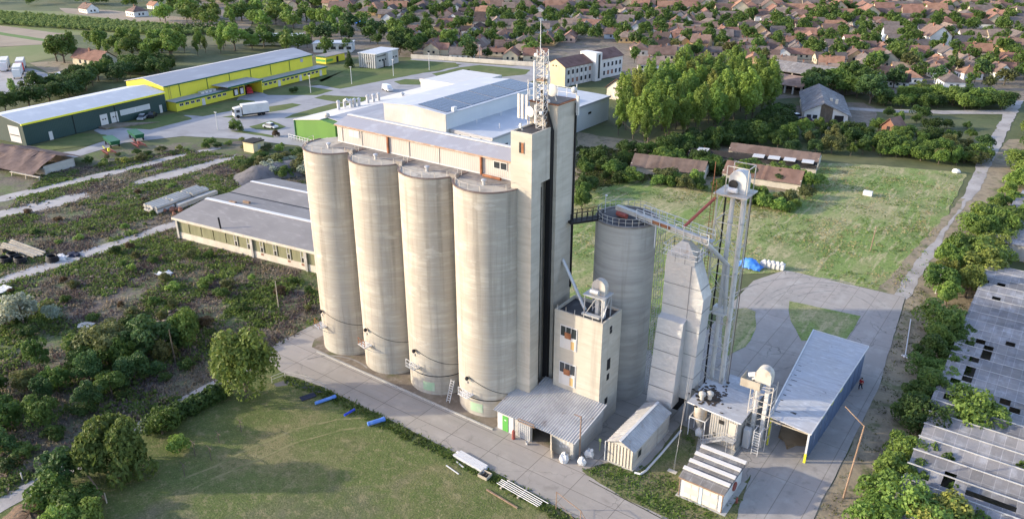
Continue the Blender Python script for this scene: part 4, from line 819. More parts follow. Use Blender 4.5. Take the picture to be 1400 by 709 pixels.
solo('fire_extinguisher', MB().lathe((-18.9, 65.6, 0), [(.12, .0), (.12, .55), (.05, .66), (.05, .74)], 10), 'redpaint', 'small red extinguisher standing right of the transformer hut', 'extinguisher', (-18.9, 65.6, 0))
# ================================================================== BLUE SHED
t = thing('blue_shed', 'long open fronted shed with blue side wall and pale patched metal roof', 'shed', (-18, 87, 0))
FR, BR, FL, BL = Vector((-15.1, 75.8, 4.0)), Vector((-14.6, 98.1, 4.5)), Vector((-19.8, 76.3, 4.1)), Vector((-21.6, 98.5, 4.4))
up_ = Vector((0, 0, .1)); part('roof', MB().hexa([FL, FR, BR, BL, FL+up_, FR+up_, BR+up_, BL+up_]), 'shedroof', t)
part('edge_trim', MB().bar(FR+up_*.6+Vector((.05, 0, 0)), BR+up_*.6+Vector((.05, 0, 0)), .08, .22).bar(BL+up_*.6, BR+up_*.6, .08, .2), 'light', t)
part('edge_trim', MB().bar(FL+up_*.6+Vector((-.05, 0, 0)), BL+up_*.6+Vector((-.05, 0, 0)), .12, .3), 'light', t)
W0, W1 = Vector((-15.35, 76.6, 0)), Vector((-14.85, 98.0, 0))
m = MB()
for q in range(10):
    a, b = W0.lerp(W1, q/10+.004), W0.lerp(W1, (q+1)/10-.004); hh = 3.45+.45*(q/10)-[0, .1, .25, .05, .3, .1, 0, .2, .05, 0][q]
    m.hexa([a, a+Vector((.07, 0, 0)), b+Vector((.07, 0, 0)), b, a+Vector((0, 0, hh)), a+Vector((.07, 0, hh)), b+Vector((.07, 0, hh)), b+Vector((0, 0, hh))])
part('side_wall', m, 'blue', t)
m = MB()
for q in range(3): p = W0.lerp(W1, .18+.16*q); m.box(p.x+.0, p.y, 3.3, p.x+.16, p.y+.9, 3.75)
part('torn_insulation', m, 'yellowtrim', t)
part('back_wall', MB().box(-21.4, 98.0, 0, -14.8, 98.12, 4.2), 'blue', t)
m = MB()
for q in range(6): p = Vector((-19.7, 76.9, 0)).lerp(Vector((-21.4, 98, 0)), q/5); part('post', MB().bar(p, p+Vector((0, 0, 4.1)), .16), 'light' if q else 'yellow', t)
part('post', MB().bar((-15.3, 76.2, 0), (-15.3, 76.2, 4.0), .2), 'light', t, label='white front post with yellow foot'); part('post_foot', MB().bar((-15.3, 76.2, 0), (-15.3, 76.2, 1.2), .24), 'yellowtrim', t)
m = MB(); rng = random.Random(11)
for q in range(26):
    u, v = .35+.35*rng.random(), .1+.6*rng.random() if q < 14 else .1; u = u if q < 16 else .93-.0*u; v = v if q < 16 else .06+(q-16)*.055
    p = (FL.lerp(FR, u if q < 16 else .05)).lerp(BL.lerp(BR, u if q < 16 else .05), v); l = rng.uniform(.25, .8)
    m.box(p.x, p.y, p.z+.112, p.x+l, p.y+rng.uniform(.08, .2), p.z+.12)
part('painted_hole', m, 'dark', t)['kind'] = 'stuff'  # roof holes painted on: flat dark pieces give the shade inside the gaps
part('floor_grain', MB().ball((-17.6, 84, .02), 2.0, 6.5, .55, 16, .25, random.Random(3)), mat('grain', (.24, .17, .10), [((.17, .12, .07), (.8, .8, .8), .4, .6, .8)]), t, True)
for zz, y in ((3.4, 76.4), (3.6, 82), (3.7, 88)): part('beam', MB().bar((-19.7, y, zz+.25), (-15.2, y, zz+.2), .14), 'wood', t)
# ================================================================== PERSON
def person(loc, face):
    x, y, z = loc; t = thing('person', 'person in a red top and dark trousers walking on the concrete behind the blue shed', 'person', loc, face, local=True)
    def skin(vs, es, rs, sub=2):
        me = bpy.data.meshes.new('tmp'); me.from_pydata(vs, es, []); o = bpy.data.objects.new('tmp', me); C.objects.link(o)
        md = o.modifiers.new('s', 'SKIN'); s2 = o.modifiers.new('ss', 'SUBSURF'); s2.levels = sub; s2.render_levels = sub
        for i, r in enumerate(rs): me.skin_vertices[0].data[i].radius = (r, r)
        me.skin_vertices[0].data[0].use_root = True
        dg = bpy.context.evaluated_depsgraph_get(); m2 = bpy.data.meshes.new_from_object(o.evaluated_get(dg)); bpy.data.objects.remove(o); m2.name = 'figure'; return m2
    vs = [(0, 0, .95), (0, 0, 1.15), (0, 0, 1.38), (0, 0, 1.50), (0, .02, 1.60), (0, .03, 1.70),
          (.18, 0, 1.40), (.24, .05, 1.12), (.22, .18, .90), (.21, .24, .80), (-.18, 0, 1.40), (-.25, -.04, 1.12), (-.23, .04, .88), (-.22, .08, .78),
          (.10, 0, .90), (.11, .14, .50), (.11, .08, .08), (.11, .22, .03), (-.10, 0, .90), (-.11, -.06, .50), (-.11, -.26, .12), (-.11, -.14, .03)]
    es = [(0, 1), (1, 2), (2, 3), (3, 4), (4, 5), (2, 6), (6, 7), (7, 8), (8, 9), (2, 10), (10, 11), (11, 12), (12, 13), (0, 14), (14, 15), (15, 16), (16, 17), (0, 18), (18, 19), (19, 20), (20, 21)]
    rs = [.13, .14, .15, .06, .10, .085, .065, .048, .038, .04, .065, .048, .038, .04, .09, .06, .045, .04, .09, .06, .045, .04]
    def child(me, name, m): me.materials.clear(); me.materials.append(M[m]); o = bpy.data.objects.new(name, me); C.objects.link(o); o.parent = t; me.polygons.foreach_set('use_smooth', [True]*len(me.polygons)); return o
    child(skin(vs, es, rs), 'body', 'skin')
    child(skin([vs[i] for i in (0, 1, 2, 6, 7, 10, 11)], [(0, 1), (1, 2), (2, 3), (3, 4), (2, 5), (5, 6)], [.16, .165, .175, .09, .068, .09, .068]), 'shirt', 'redcloth')
    child(skin([vs[i] for i in (0, 14, 15, 16, 18, 19, 20)], [(0, 1), (1, 2), (2, 3), (0, 4), (4, 5), (5, 6)], [.155, .11, .08, .065, .11, .08, .065]), 'trousers', 'navycloth')
    m = MB().ball((0, .015, 1.715), .105, .115, .095, 12); o = bpy.data.objects.new('hair', m.mesh('hair', M['hair'], smooth=True)); C.objects.link(o); o.parent = t
person((-14.05, 94.8, .012), R(155))
# ================================================================== YARD CLUTTER
p = g(1025, 364); rng = random.Random(4); m = MB()
rows = []
for a in range(9):
    r = []
    for b in range(12):
        u, v = a/8-.5, b/11-.5; r.append((p.x+v*4.2+rng.uniform(-.15, .15), p.y+u*2.4+rng.uniform(-.15, .15), max(.03, 1.5*(1-(2*u)**2)*(1-(2*v)**2)+rng.uniform(-.12, .2))))
    rows.append(r)
m.grid(rows); solo('tarpaulin', m, 'tarp', 'crumpled blue tarpaulin over a heap at the field edge', 'tarpaulin', (p.x, p.y, 0), smooth=True)
for q in range(5):
    u = 1044+q*6; v = 364+q*1.0; b = g(u, v); t = thing('bulk_bag', ['plump white bulk bag standing next to the blue tarpaulin', 'second white bulk bag from the blue tarpaulin, in the row at the field edge', 'middle white bulk bag in the row at the field edge', 'fourth white bulk bag from the tarpaulin, at the field edge', 'last white bulk bag in the row at the field edge, farthest from the tarpaulin'][q], 'bag', tuple(b), group='white bulk bags')
    part('sack', MB().hexa([(b.x-.45, b.y-.45, 0), (b.x+.45, b.y-.45, 0), (b.x+.45, b.y+.45, 0), (b.x-.45, b.y+.45, 0), (b.x-.55, b.y-.5, .9), (b.x+.5, b.y-.55, .95), (b.x+.5, b.y+.5, 1), (b.x-.5, b.y+.5, .9)]), 'bag', t); part('tied_neck', MB().ball((b.x, b.y, 1.05), .35, .3, .3, 8, .4, rng), 'bag', t)
def barrel(p, q, r, m, label, cap=True):
    t = thing('pipe_section', label, 'pipe', tuple((Vector(p)+Vector(q))/2-Vector((0, 0, r))))
    part('tube', MB().tube(p, q, r, 16), m, t, True)
    if cap: d = (Vector(q)-Vector(p)).normalized(); part('collar', MB().tube(Vector(q)-d*.35, Vector(q)+d*.02, r*1.12, 16), m, t, True)
a, b = g(431, 553), g(459, 544); barrel((a.x, a.y, .22), (b.x, b.y, .3), .21, 'bluebarrel', 'pale blue tube with a flared end, leftmost on the lawn below the silos')
a, b = g(471, 569), g(485, 561); barrel((a.x, a.y, .2), (b.x, b.y, .2), .15, 'deepblue', 'short deep blue tube lying on the lawn between two pale ones', False)
a, b = g(503, 582), g(526, 575); barrel((a.x, a.y, .3), (b.x, b.y, .3), .26, 'bluebarrel', 'pale blue tube lying on the lawn nearest the road')
a, b = g(411, 546), g(431, 539); solo('blue_sheet', MB().bar((a.x, a.y, .08), (b.x, b.y, .08), 1.0, .04), 'navycloth', 'dull dark sheet flat in the grass left of the blue tubes', 'sheet', (a.x, a.y, 0))
a, b = g(625, 621), g(664, 643); t = thing('board_stack', 'stack of long pale boards at the lawn edge along the road', 'boards', tuple((a+b)/2)); m = MB(); rng = random.Random(9)
for q in range(4):
    for l in range(2): o = Vector((0, (q-1.5)*.3, .12+l*.13)); m.bar(a+o+Vector((rng.uniform(-.2, .2), 0, 0)), b+o+Vector((rng.uniform(-.2, .2), 0, 0)), .27, .1)
part('boards', m, 'light', t)
a = g(663, 651); t = thing('crate', 'small open crate of scrap right of the pale board stack', 'crate', tuple(a)); m = MB().box(a.x-.6, a.y-.5, .05, a.x+.6, a.y+.5, .12)
for q in ((-.6, -.5, .6, -.44), (-.6, .44, .6, .5), (-.6, -.44, -.54, .44), (.54, -.44, .6, .44)): m.box(a.x+q[0], a.y+q[1], .12, a.x+q[2], a.y+q[3], .4)
part('frame', m, 'wood', t); m = MB()
for q in range(9): m.ball((a.x+rng.uniform(-.4, .4), a.y+rng.uniform(-.3, .3), .25), .14, .12, .12, 6, .5, rng)
part('scrap', m, 'black', t)
a, b = g(686, 660), g(742, 692); t = thing('pipe_bundle', 'bundle of long thin steel bars on two timbers at the lawn edge', 'bars', tuple((a+b)/2)); m = MB()
for q in range(5): o = Vector((rng.uniform(-.3, .5), (q-2)*.25, .25)); m.tube(a+o, b+o, .045, 6)
part('bars', m, 'light', t); m = MB()
for u in (.08, .5): p = a.lerp(b, u); m.bar(p+Vector((0, -.8, .1)), p+Vector((0, .9, .1)), .2, .18)
part('timbers', m, 'wood', t)
for (u0, v0, u1, v1, lab) in ((610, 636, 627, 648, 'thin pale batten on the grass left of the board stack'), (624, 631, 634, 639, 'short pale batten on the grass beside the board stack')):
    a, b = g(u0, v0), g(u1, v1); solo('batten', MB().bar((a.x, a.y, .06), (b.x, b.y, .06), .12, .06), 'light', lab, 'batten', tuple(a))
a, b = g(670, 665), g(712, 690); solo('beam', MB().bar((a.x, a.y-.6, .08), (b.x, b.y-.6, .08), .16, .12), 'pole', 'brown wooden beam on the grass beside the steel bars', 'beam', tuple(a))
# goal like gate frame by the road
t = thing('gate_frame', 'thin rusty gate frame of posts and rails at the road edge', 'gate', (-32, 53.8, 0))
A_, B_, D_ = Vector((-33.4, 53.9, 0)), Vector((-30.0, 53.0, 0)), Vector((-27.2, 52.0, 0))
for p in (A_, B_): part('post', MB().bar(p, p+Vector((0, 0, 2.3)), .07), 'pole', t)
part('rails', MB().bar(A_+Vector((0, 0, 2.25)), B_+Vector((0, 0, 2.25)), .06).bar(B_+Vector((0, 0, 2.25)), D_, .06).bar(A_+Vector((0, 0, 1.2)), B_+Vector((0, 0, .4)), .03), 'pole', t)
# low railing left of road
t = thing('road_railing', 'low thin railing around a dark pit edge at the lawn corner', 'railing', tuple(g(420, 530))); m = MB(); P_ = [g(u, v) for u, v in ((372, 523), (390, 516), (418, 522), (446, 534))]
for p in P_: m.bar(p, p+Vector((0, 0, .95)), .05)
for p, q in zip(P_, P_[1:]):
    for zz in (.5, .93): m.bar(p+Vector((0, 0, zz)), q+Vector((0, 0, zz)), .04)
part('rails', m, 'dirtysteel', t)
a = [g(u, v) for u, v in ((374, 524), (395, 517), (420, 523), (444, 536), (438, 538), (400, 525), (378, 528))]
patch('pit_edge', [(p.x, p.y) for p in a], -.02, mat('pit_edge', (.10, .10, .11)), .05, .5, world=True)
# poles
b = g(1153, 680); pole((b.x, b.y), 8.3, .11, 'leaning rusty pole beside the concrete road in front of the right hand trees', lean=(.3, 1.5), arm=(-2.2, .4, 1.2))
b = g(1237, 488); t = thing('concrete_post', 'thin pale post lying against a small rubbish heap beside the right hand trees', 'post', tuple(b)); m = MB(); q = g(1245, 437); m.bar((b.x, b.y, .3), (q.x, q.y, .1), .12); part('post', m, 'light', t); m = MB()
for k in range(7): m.ball((b.x+rng.uniform(-.4, .4), b.y+rng.uniform(-.3, .3), .15), .2, .18, .15, 6, .4, rng)
part('rubbish', m, 'bag', t)
b = g(1279, 401); pole((b.x, b.y), 4.5, .1, 'pale leaning pole among the trees at the end of the dirt track', m='light', lean=(.2, 0))
b = g(1190, 342); pole((b.x, b.y), 4.6, .1, 'brown wooden pole standing alone in the field', lean=(.2, 0))
b = g(240, 495); pole((b.x, b.y), 5, .1, 'dark wooden pole in the scrub left of the big round tree', m='bark')
b = g(381, 420); pole((b.x, b.y), 4.5, .09, 'grey pole in the scrub near the leftmost silo', m='wood')
b = g(31, 655); solo('white_post', MB().bar(b, b+Vector((0, 0, .9)), .12), 'white', 'short white post beside the lane at lower left', 'post', tuple(b))
a, b = g(124, 665), g(146, 687); t = thing('broken_frame', 'fallen orange timber pole propped at the lawn corner, lower left', 'pole', tuple(b)); part('pole', MB().bar((a.x, a.y, 1.6), (b.x, b.y, .2), .14), 'pole', t); part('post', MB().bar((b.x, b.y, 0), (b.x, b.y, 1.3), .12), 'wood', t)
for (u, v, hh, lab) in ((253, 651, 1.7, 'dead fruit tree post with cross arm, nearest the round bush'), (289, 629, 1.8, 'dead fruit tree post in the lawn, centre of the old row'), (267, 623, 1.9, 'thin dead stake behind the centre post of the old row'), (300, 605, 1.4, 'thin dead stake on the lawn toward the big round tree'), (330, 590, 1.6, 'thin dead stake under the big round tree')):
    b = g(u, v); t = thing('orchard_stake', lab, 'stake', tuple(b), group='old orchard stakes on the lawn'); part('post', MB().bar(b, b+Vector((0, 0, hh)), .07), 'bark', t); part('twigs', MB().bar(b+Vector((-.8, .2, hh-.2)), b+Vector((.7, -.1, hh)), .05).bar(b+Vector((.1, -.5, hh-.5)), b+Vector((-.2, .5, hh-.1)), .04), 'bark', t)
b = g(1186, 267); solo('stone_block', MB().box(b.x-.9, b.y-.5, 0, b.x+.9, b.y+.5, .95), 'whitewall', 'pale concrete block alone in the middle of the field', 'block', tuple(b))
b = g(1307, 236); solo('stone_block', MB().ball((b.x, b.y, .3), 1.0, .7, .6, 10, .25, rng), 'whitewall', 'pale round stone heap at the field corner beside the track', 'stone', tuple(b))
# guy wires
m = MB()
for a, b in (((-26.2, 66.2, 0), (-29.2, 76, 12)), ((-26.4, 66.4, 0), (-29.0, 76, 9))): m.tube(a, b, .013, 4)
m.box(-26.9, 66.0, 0, -25.9, 66.5, .08); solo('guy_wires', m, 'dirtysteel', 'two thin guy wires from the weedy strip up to the dryer', 'wires', (-26.3, 66.3, 0))
# ================================================================== STEPPED ROOF HALL AT RIGHT
t = thing('stepped_hall', 'large derelict hall with stepped rows of grey panels and missing panes, far right', 'building', (8, 100, 0))
OFF[t] = Vector((8, 100, 0)); rng = random.Random(21); pitch = 2.83; y0s = 61.0
part('interior', MB().box(-5.0, 61.2, -.02, 24, 141.5, .25), 'dirt', t)
for r in range(28):
    ya = y0s+r*pitch; flat = r >= 11; zl, zh = (2.55, 3.3) if not flat else (2.95, 3.02); x0 = -5.6 if r < 11 else -6.0; n = 27; mb = MB()
    for yy, zz in ((ya+.02, zl), (ya+pitch*.5, (zl+zh)/2), (ya+pitch-.1, zh)): mb.v += [Vector((x0+q*1.1, yy, zz+rng.uniform(-.025, .025))) for q in range(n)]
    for a in range(2):
        for q in range(n-1):
            pr = (.06 if not flat else .03) if not (flat and r < 19 and q < 4) else .2
            if a == 0: hole = rng.random() < pr; row_hole = hole
            else: hole = (row_hole and rng.random() < .6) if not flat else rng.random() < pr
            if not hole: mb.f.append([a*n+q, a*n+q+1, (a+1)*n+q+1, (a+1)*n+q])
    tn = rng.uniform(.8, 1.15); rw = part('roof_row', mb, 'asb', t, col=(tn*.98, tn*.98, tn)); 
    part('gutter_rail', MB().box(-5.7, ya+pitch-.12, zh+.02, 23, ya+pitch-.02, zh+.14) if not flat else MB().box(-6.05, ya+pitch-.09, zh-.02, 23, ya+pitch-.03, zh+.05), 'railgrey', rw)
part('wall', MB().box(-5.55, 61.1, 0, -5.35, 92, 2.5).box(-5.95, 92.1, 0, -5.75, 141, 2.85).box(-5.35, 140.5, 0, 24, 140.7, 2.85), 'greyconc', t)
t = thing('panel_roof_hall', 'second grey panel roofed hall beyond the trees at the right edge', 'building', (10, 180, 0))
for r in range(16):
    mb = MB(); n = 13; ya = 152+r*2.83
    for yy in (ya, ya+1.4, ya+2.75): mb.v += [Vector((-8.2+r*.25+q*1.9, yy, 2.95+rng.uniform(-.03, .03))) for q in range(n)]
    for a in range(2):
        for q in range(n-1):
            if rng.random() > .06: mb.f.append([a*n+q, a*n+q+1, (a+1)*n+q+1, (a+1)*n+q])
    part('roof_row', mb, 'asb', t, col=(1, 1, 1.04))
part('wall', MB().box(-4.4, 152.5, 0, 14, 197, 2.7), 'greyconc', t)
# ================================================================== OLD SHED (left)
t = thing('old_workshop', 'long derelict workshop with grey double pitched roof and dirty green glazing, left of the silos', 'building', (-129.1, 73.8, 0), R(7.7), local=True)
L = 43.
part('wall', MB().box(0, 0, 0, L, .3, 1.25).box(0, 0, 3.3, L, .3, 4.0).box(0, .302, 0, .3, 25, 3.95).box(L-.3, .302, 0, L, 25, 3.95).box(.3, 24.7, 0, L-.3, 25, 3.95), 'creamw', t)
m = MB(); rng = random.Random(2)
for q in range(14):
    x = .15+q*3.05
    f = part('window_bay', MB().box(x, .08, 1.25, x+2.85, .14, 3.3), 'panelgreen', t)
    if q >= 4: part('frame', MB().box(x+1.95, .02, 1.3, x+2.05, .079, 3.3).box(x+2.6, .02, 1.3, x+2.7, .079, 3.3).box(x+2.05, .02, 2.2, x+2.6, .079, 2.3), 'white', f); part('pane', MB().box(x+2.08, .05, 1.4, x+2.57, .079, 2.15), 'dark', f)
    if q in (6, 8, 9): part('brick_patch', MB().box(x+2.0, -.03, .75, x+2.6, -.003, 1.15), 'brick', t)
for x in (0, 18.4, 30.6): part('pier', MB().box(x, -.25, 0, x+.45, -.003, 4.0), 'greyconc', t)
def slopes(pts, x0, x1, th=.15):
    m = MB()
    for (y0, z0), (y1, z1) in zip(pts, pts[1:]): m.hexa([(x0, y0, z0), (x1, y0, z0), (x1, y1, z1), (x0, y1, z1), (x0, y0, z0+th), (x1, y0, z0+th), (x1, y1, z1+th), (x0, y1, z1+th)])
    return m
part('roof', slopes([(-.5, 4.02), (7.8, 5.05), (13.6, 4.5), (19.4, 5.05), (25.4, 4.02)], -.4, L), 'shedgrey', t)
part('gable', MB().xprism([(.3, 3.96), (25, 3.96), (19.4, 4.98), (13.6, 4.45), (7.8, 4.98)][::-1], 0, .28), 'creamw', t)
part('ridge_cap', MB().box(-.4, 7.4, 5.18, L, 8.2, 5.27).box(-.4, 19.1, 5.18, L, 19.7, 5.27), 'light', t)
part('valley_gutter', MB().box(-.4, 13.4, 4.63, L, 13.8, 4.69), 'black', t)
part('fascia', MB().box(-.42, -.62, 3.75, L, -.505, 4.17), 'creamw', t)
part('vent_pipe', MB().tube((11.8, -.3, 3.6), (11.6, -.3, 6.2), .16, 8), 'black', t)
for x, y in ((5.0, 8.3), (7.2, 9.6)): part('roof_hatch', MB().box(x, y, 5.0, x+1.5, y+.5, 5.45), 'pole', t)
for x in (15, 34): part('chimney', MB().box(x, 24.2, 4, x+.5, 24.7, 5.6), 'brick', t)
# ================================================================== GREEN AND YELLOW HALLS
ang = R(6.3)
t = thing('green_warehouse', 'long dark green warehouse with white sheet roof and yellow eave band', 'warehouse', (-215.6, 87.0, 0), ang, local=True); LG, WG = 42.8, 16.5
part('wall', MB().yprism([(0, 0), (0, 5.65), (-WG/2, 6.9), (-WG, 5.65), (-WG, 0)], 0, LG), 'darkgreen', t)
m = MB()
for a, b in (((.5, 5.62), (-WG/2, 6.95)), ((-WG/2, 6.95), (-WG-.4, 5.62))): m.yprism([(a[0], a[1]), (a[0], a[1]+.12), (b[0], b[1]+.12), (b[0], b[1])], -.4, LG+.1)
part('roof', m, 'roofwhite', t)
part('eave_band', MB().box(.51, -.4, 5.35, .6, LG+.1, 5.8).box(.003, -.4, 5.3, .5, -.3, 5.6), 'yellowtrim', t)
for y in (6.2, 21.2, 24.4):
    big = y > 10; d = part('door', MB().box(.004, y, 0 if not big else .5, .07, y+(2.2 if big else 1.0), 3.4 if big else 2.2), 'white', t)
    if big: part('pane', MB().box(.071, y+.5, 1.9, .09, y+.95, 2.25).box(.071, y+1.25, 1.9, .09, y+1.7, 2.25), 'black', d)
part('door', MB().box(.004, 40.3, 0, .07, 41.2, 2.3), 'white', t)
f = part('window_band', MB().box(.004, 27.5, 1.9, .06, 37.2, 3.4), 'light', t); part('glazing', MB().box(.061, 27.7, 2.0, .075, 32.2, 3.3).box(.061, 32.5, 2.0, .075, 37.0, 3.3), mat('frosted_glass', (.45, .46, .46), rough=.3), f)
f = part('gate', MB().box(-6.5, -.06, .4, -1.8, -.004, 4.6), 'white', t); part('pane', MB().box(-6.2, -.08, 2.1, -2.1, -.061, 2.35), 'black', f)
for y in (13.5, 26): part('downpipe', MB().bar((.09, y, 0), (.09, y, 5.3), .12), 'black', t)
t = thing('loading_ramp', 'low concrete loading ramp in front of the green warehouse doors', 'ramp', (-215.6, 87.0, 0), ang, local=True); part('ramp', MB().hexa([(.3, 20, 0), (3.4, 20, 0), (9, 33, 0), (.3, 25, 0), (.3, 20, .5), (3.4, 20, .5), (9, 33, .1), (.3, 25, .5)]), 'dirt', t)
t = thing('yellow_warehouse', 'long yellow warehouse with grey roof, dark green trim and low front annex', 'warehouse', (-217.4, 130.9, 0), ang, local=True); LY, W2, xo = 65.5, 17., -4.4
part('wall', MB().yprism([(xo, 0), (xo, 7.0), (xo-W2/2, 8.6), (xo-W2, 7.0), (xo-W2, 0)], 0, LY-2.0), 'yellow', t)
m = MB()
for a, b in (((xo+.4, 6.97), (xo-W2/2, 8.65)), ((xo-W2/2, 8.65), (xo-W2-.4, 6.97))): m.yprism([(a[0], a[1]), (a[0], a[1]+.12), (b[0], b[1]+.12), (b[0], b[1])], -.3, LY-1.8)
part('roof', m, 'roofgrey', t)
part('eave_band', MB().box(xo+.41, -.3, 6.75, xo+.5, LY-1.8, 7.12), 'trimgreen', t)
for y in (5.5, 16, 25, 34, 43, 52): part('downpipe', MB().bar((xo+.07, y, 3.2), (xo+.07, y, 6.8), .14), 'trimgreen', t)
part('ladder', MB().bar((xo+.1, 1.5, 3), (xo+.1, 1.5, 6.8), .06).bar((xo+.1, 2.1, 3), (xo+.1, 2.1, 6.8), .06), 'pole', t)
part('window', MB().box(xo+.004, 57.5, 5.2, xo+.05, 58.8, 6.4), 'roofgrey', t)
for y0, y1 in ((0, 21.5), (32, LY)):
    a = part('annex', MB().box(xo+.01, y0, 0, 0, y1, 2.75), 'yellow', t); part('annex_roof', MB().box(xo+.01, y0-.3, 2.76, .4, y1+.3, 2.9), 'roofgrey', a); part('annex_trim', MB().box(.41, y0-.3, 2.5, .5, y1+.3, 2.95), 'trimgreen', a)
    ys = [y0+1.2+q*2.05 for q in range(int((y1-y0-2)/2.05))]
    for q, y in enumerate(ys):
        if q % 5 == 4: part('door', MB().box(.004, y, 0, .07, y+1.2, 2.1), 'white', a)
        else: w_ = part('window', MB().box(.004, y, 1.35, .06, y+1.4, 2.15), 'white', a); part('pane', MB().box(.061, y+.1, 1.43, .075, y+.66, 2.08).box(.061, y+.74, 1.43, .075, y+1.3, 2.08), 'glass', w_)
d = part('dock', MB().box(xo+.01, 21.52, 0, -.02, 26.8, 3.1), 'yellow', t)
for y in (21.9, 24.3): part('dock_door', MB().box(-.015, y, .5, .25, y+1.9, 2.9), 'black', d); part('curtain', MB().box(.26, y+.35, .7, .3, y+1.55, 2.4), 'light', d)
part('canopy', MB().box(xo+.01, 17.5, 4.2, 3.0, 32.2, 4.35), 'roofgrey', t); part('canopy_trim', MB().box(3.01, 17.5, 3.95, 3.1, 32.2, 4.4), 'trimgreen', t)
part('canopy_wall', MB().box(xo+.01, 31.7, 0, 2.6, 31.95, 4.19), 'yellow', t)
part('dock_back', MB().box(xo+.01, 26.82, 0, xo+.05, 31.68, 4.1), 'creamw', t)
m = MB()
for q in range(4): m.box(-3.2, 11+q*1.5, 2.92, -1.6, 12.2+q*1.5, 3.6)
part('air_units', m, 'galv', t)
# green/yellow hut
b = g(446, 88); t = thing('kiosk', 'small low yellow and green striped hut by the yellow warehouse', 'hut', tuple(b), ang, local=True)
part('wall', MB().box(-5, 0, 0, 0, 11, 2.7), 'yellow', t); part('stripe', MB().box(-5.02, -.05, .8, -.3, -.004, 1.6).box(.004, .1, .8, .05, 4, 1.6), 'green', t); part('roof', MB().box(-5.3, -.3, 2.71, .4, 11.3, 2.9), 'shedgrey', t); part('trim', MB().box(-5.3, -.4, 2.5, .4, -.303, 2.95), 'trimgreen', t); part('door', MB().box(.004, 6, 0, .06, 7.2, 2.1), 'dark', t)
# cube office
b = g(515.5, 94); t = thing('concrete_office', 'square flat roofed office block with white vertical fins', 'building', tuple(b), R(9), local=True)
b2 = g(488, 93); LW = (b-b2).length; b3 = g(557.7, 87.5); LD = (b3-b).length
hO = 5.1
part('wall', MB().box(-LW, 0, 0, 0, LD, hO), 'greyconc', t); part('roof', MB().box(-LW-.3, -.3, hO+.003, .3, LD+.3, hO+.3), 'roofwhite', t)
for q in range(8): part('fin', MB().box(-LW+.1+q*LW/8, -.35, 0, -LW+.45+q*LW/8, -.004, hO), 'white', t)
part('window', MB().box(-LW*.55, -.05, 3, -LW*.35, -.004, 4), 'dark', t); part('window', MB().box(-LW*.6, -.05, 1.2, -LW*.4, -.004, 2.1), 'dark', t)
part('stair_block', MB().box(.004, LD*.42, 0, 1.2, LD*.62, hO-.1), 'white', t)
for y in (1.2, 3.2, 5.0, LD*.7, LD*.84):
    f = part('window', MB().box(.004, y, 2.2, .07, y+1.5, 3.1), 'white', t); part('pane', MB().box(.071, y+.1, 2.3, .09, y+1.4, 3.0), 'glass', f)
part('door', MB().box(.004, LD*.66, 0, .07, LD*.72, 2.4), 'redpaint', t); part('door', MB().box(.004, LD*.3, 0, .07, LD*.35, 2.4), 'dark', t)
m = MB()
for q in range(9): m.box(.004, .6+q*.75, 4.0, .05, 1.1+q*.75, 4.5)
part('high_windows', m, 'glass', t)
# ================================================================== WHITE PROCESSING PLANT
t = thing('processing_plant', 'large white clad processing plant with solar roof, behind the silos', 'building', (-125, 160, 0))
T0, T1, TY0, TY1 = -141.5, -121.2, 141.0, 180.5
part('tall_hall', MB().yprism([(T1, 0), (T1, 10.8), (-131.4, 11.6), (T0, 10.8), (T0, 0)], TY0, TY1), 'panelwhite', t)
m = MB()
for a, b in (((T1+.3, 10.8), (-131.4, 11.62)), ((-131.4, 11.62), (T0-.3, 10.8))): m.yprism([(a[0], a[1]), (a[0], a[1]+.14), (b[0], b[1]+.14), (b[0], b[1])], TY0-.2, TY1+.2)
part('tall_roof', m, 'roofwhite', t)
for q in range(4):
    y0, y1 = TY0+1.2+q*9.7, TY0+1.2+q*9.7+9.2
    def zr(x): return 11.62-(x+131.4)*(.82/10.5)+.18
    part('solar_array', MB().hexa([(-131, y0, zr(-131)), (-122, y0, zr(-122)), (-122, y1, zr(-122)), (-131, y1, zr(-131)), (-131, y0, zr(-131)+.06), (-122, y0, zr(-122)+.06), (-122, y1, zr(-122)+.06), (-131, y1, zr(-131)+.06)]), 'solar', t)
part('side_cladding', MB().box(T1+.003, TY0+.1, 7.2, T1+.06, TY1, 10.7), 'panelwhiteY', t)
E1 = -108.6
part('low_hall', MB().box(T1+.07, 142.5, 0, E1, 197.5, 6.7).box(-136, TY1+.21, 0, T1+.06, 197.5, 6.7), 'panelwhiteY', t)
part('low_roof', MB().hexa([(T1+.07, 142.3, 7.05), (E1+.3, 142.3, 6.72), (E1+.3, 197.7, 6.72), (T1+.07, 197.7, 7.05), (T1+.07, 142.3, 7.2), (E1+.3, 142.3, 6.9), (E1+.3, 197.7, 6.9), (T1+.07, 197.7, 7.2)]).hexa([(-136.2, TY1+.21, 7.2), (T1+.06, TY1+.21, 7.05), (T1+.06, 197.7, 7.05), (-136.2, 197.7, 7.2), (-136.2, TY1+.21, 7.35), (T1+.06, TY1+.21, 7.2), (T1+.06, 197.7, 7.2), (-136.2, 197.7, 7.35)]), 'roofwhite', t)
part('roof_edge', MB().box(E1+.31, 142.3, 6.45, E1+.42, 197.7, 6.98).box(T1+.07, 142.15, 6.45, E1+.42, 142.28, 7.0), 'roofgrey', t)
for x in (-118.4, -115.2, -112.0): part('window_slot', MB().box(x, 142.44, 2.5, x+.5, 142.496, 6.2), 'dark', t)
for y in (147, 153, 170, 186): part('side_vent', MB().box(E1+.004, y, 3.8, E1+.08, y+1.6, 4.4), 'dark', t)
m = MB()
for x in (-119, -112):
    for y in (150, 160, 172, 186): m.tube((x, y, 6.8), (x, y, 8.3), .1, 6)
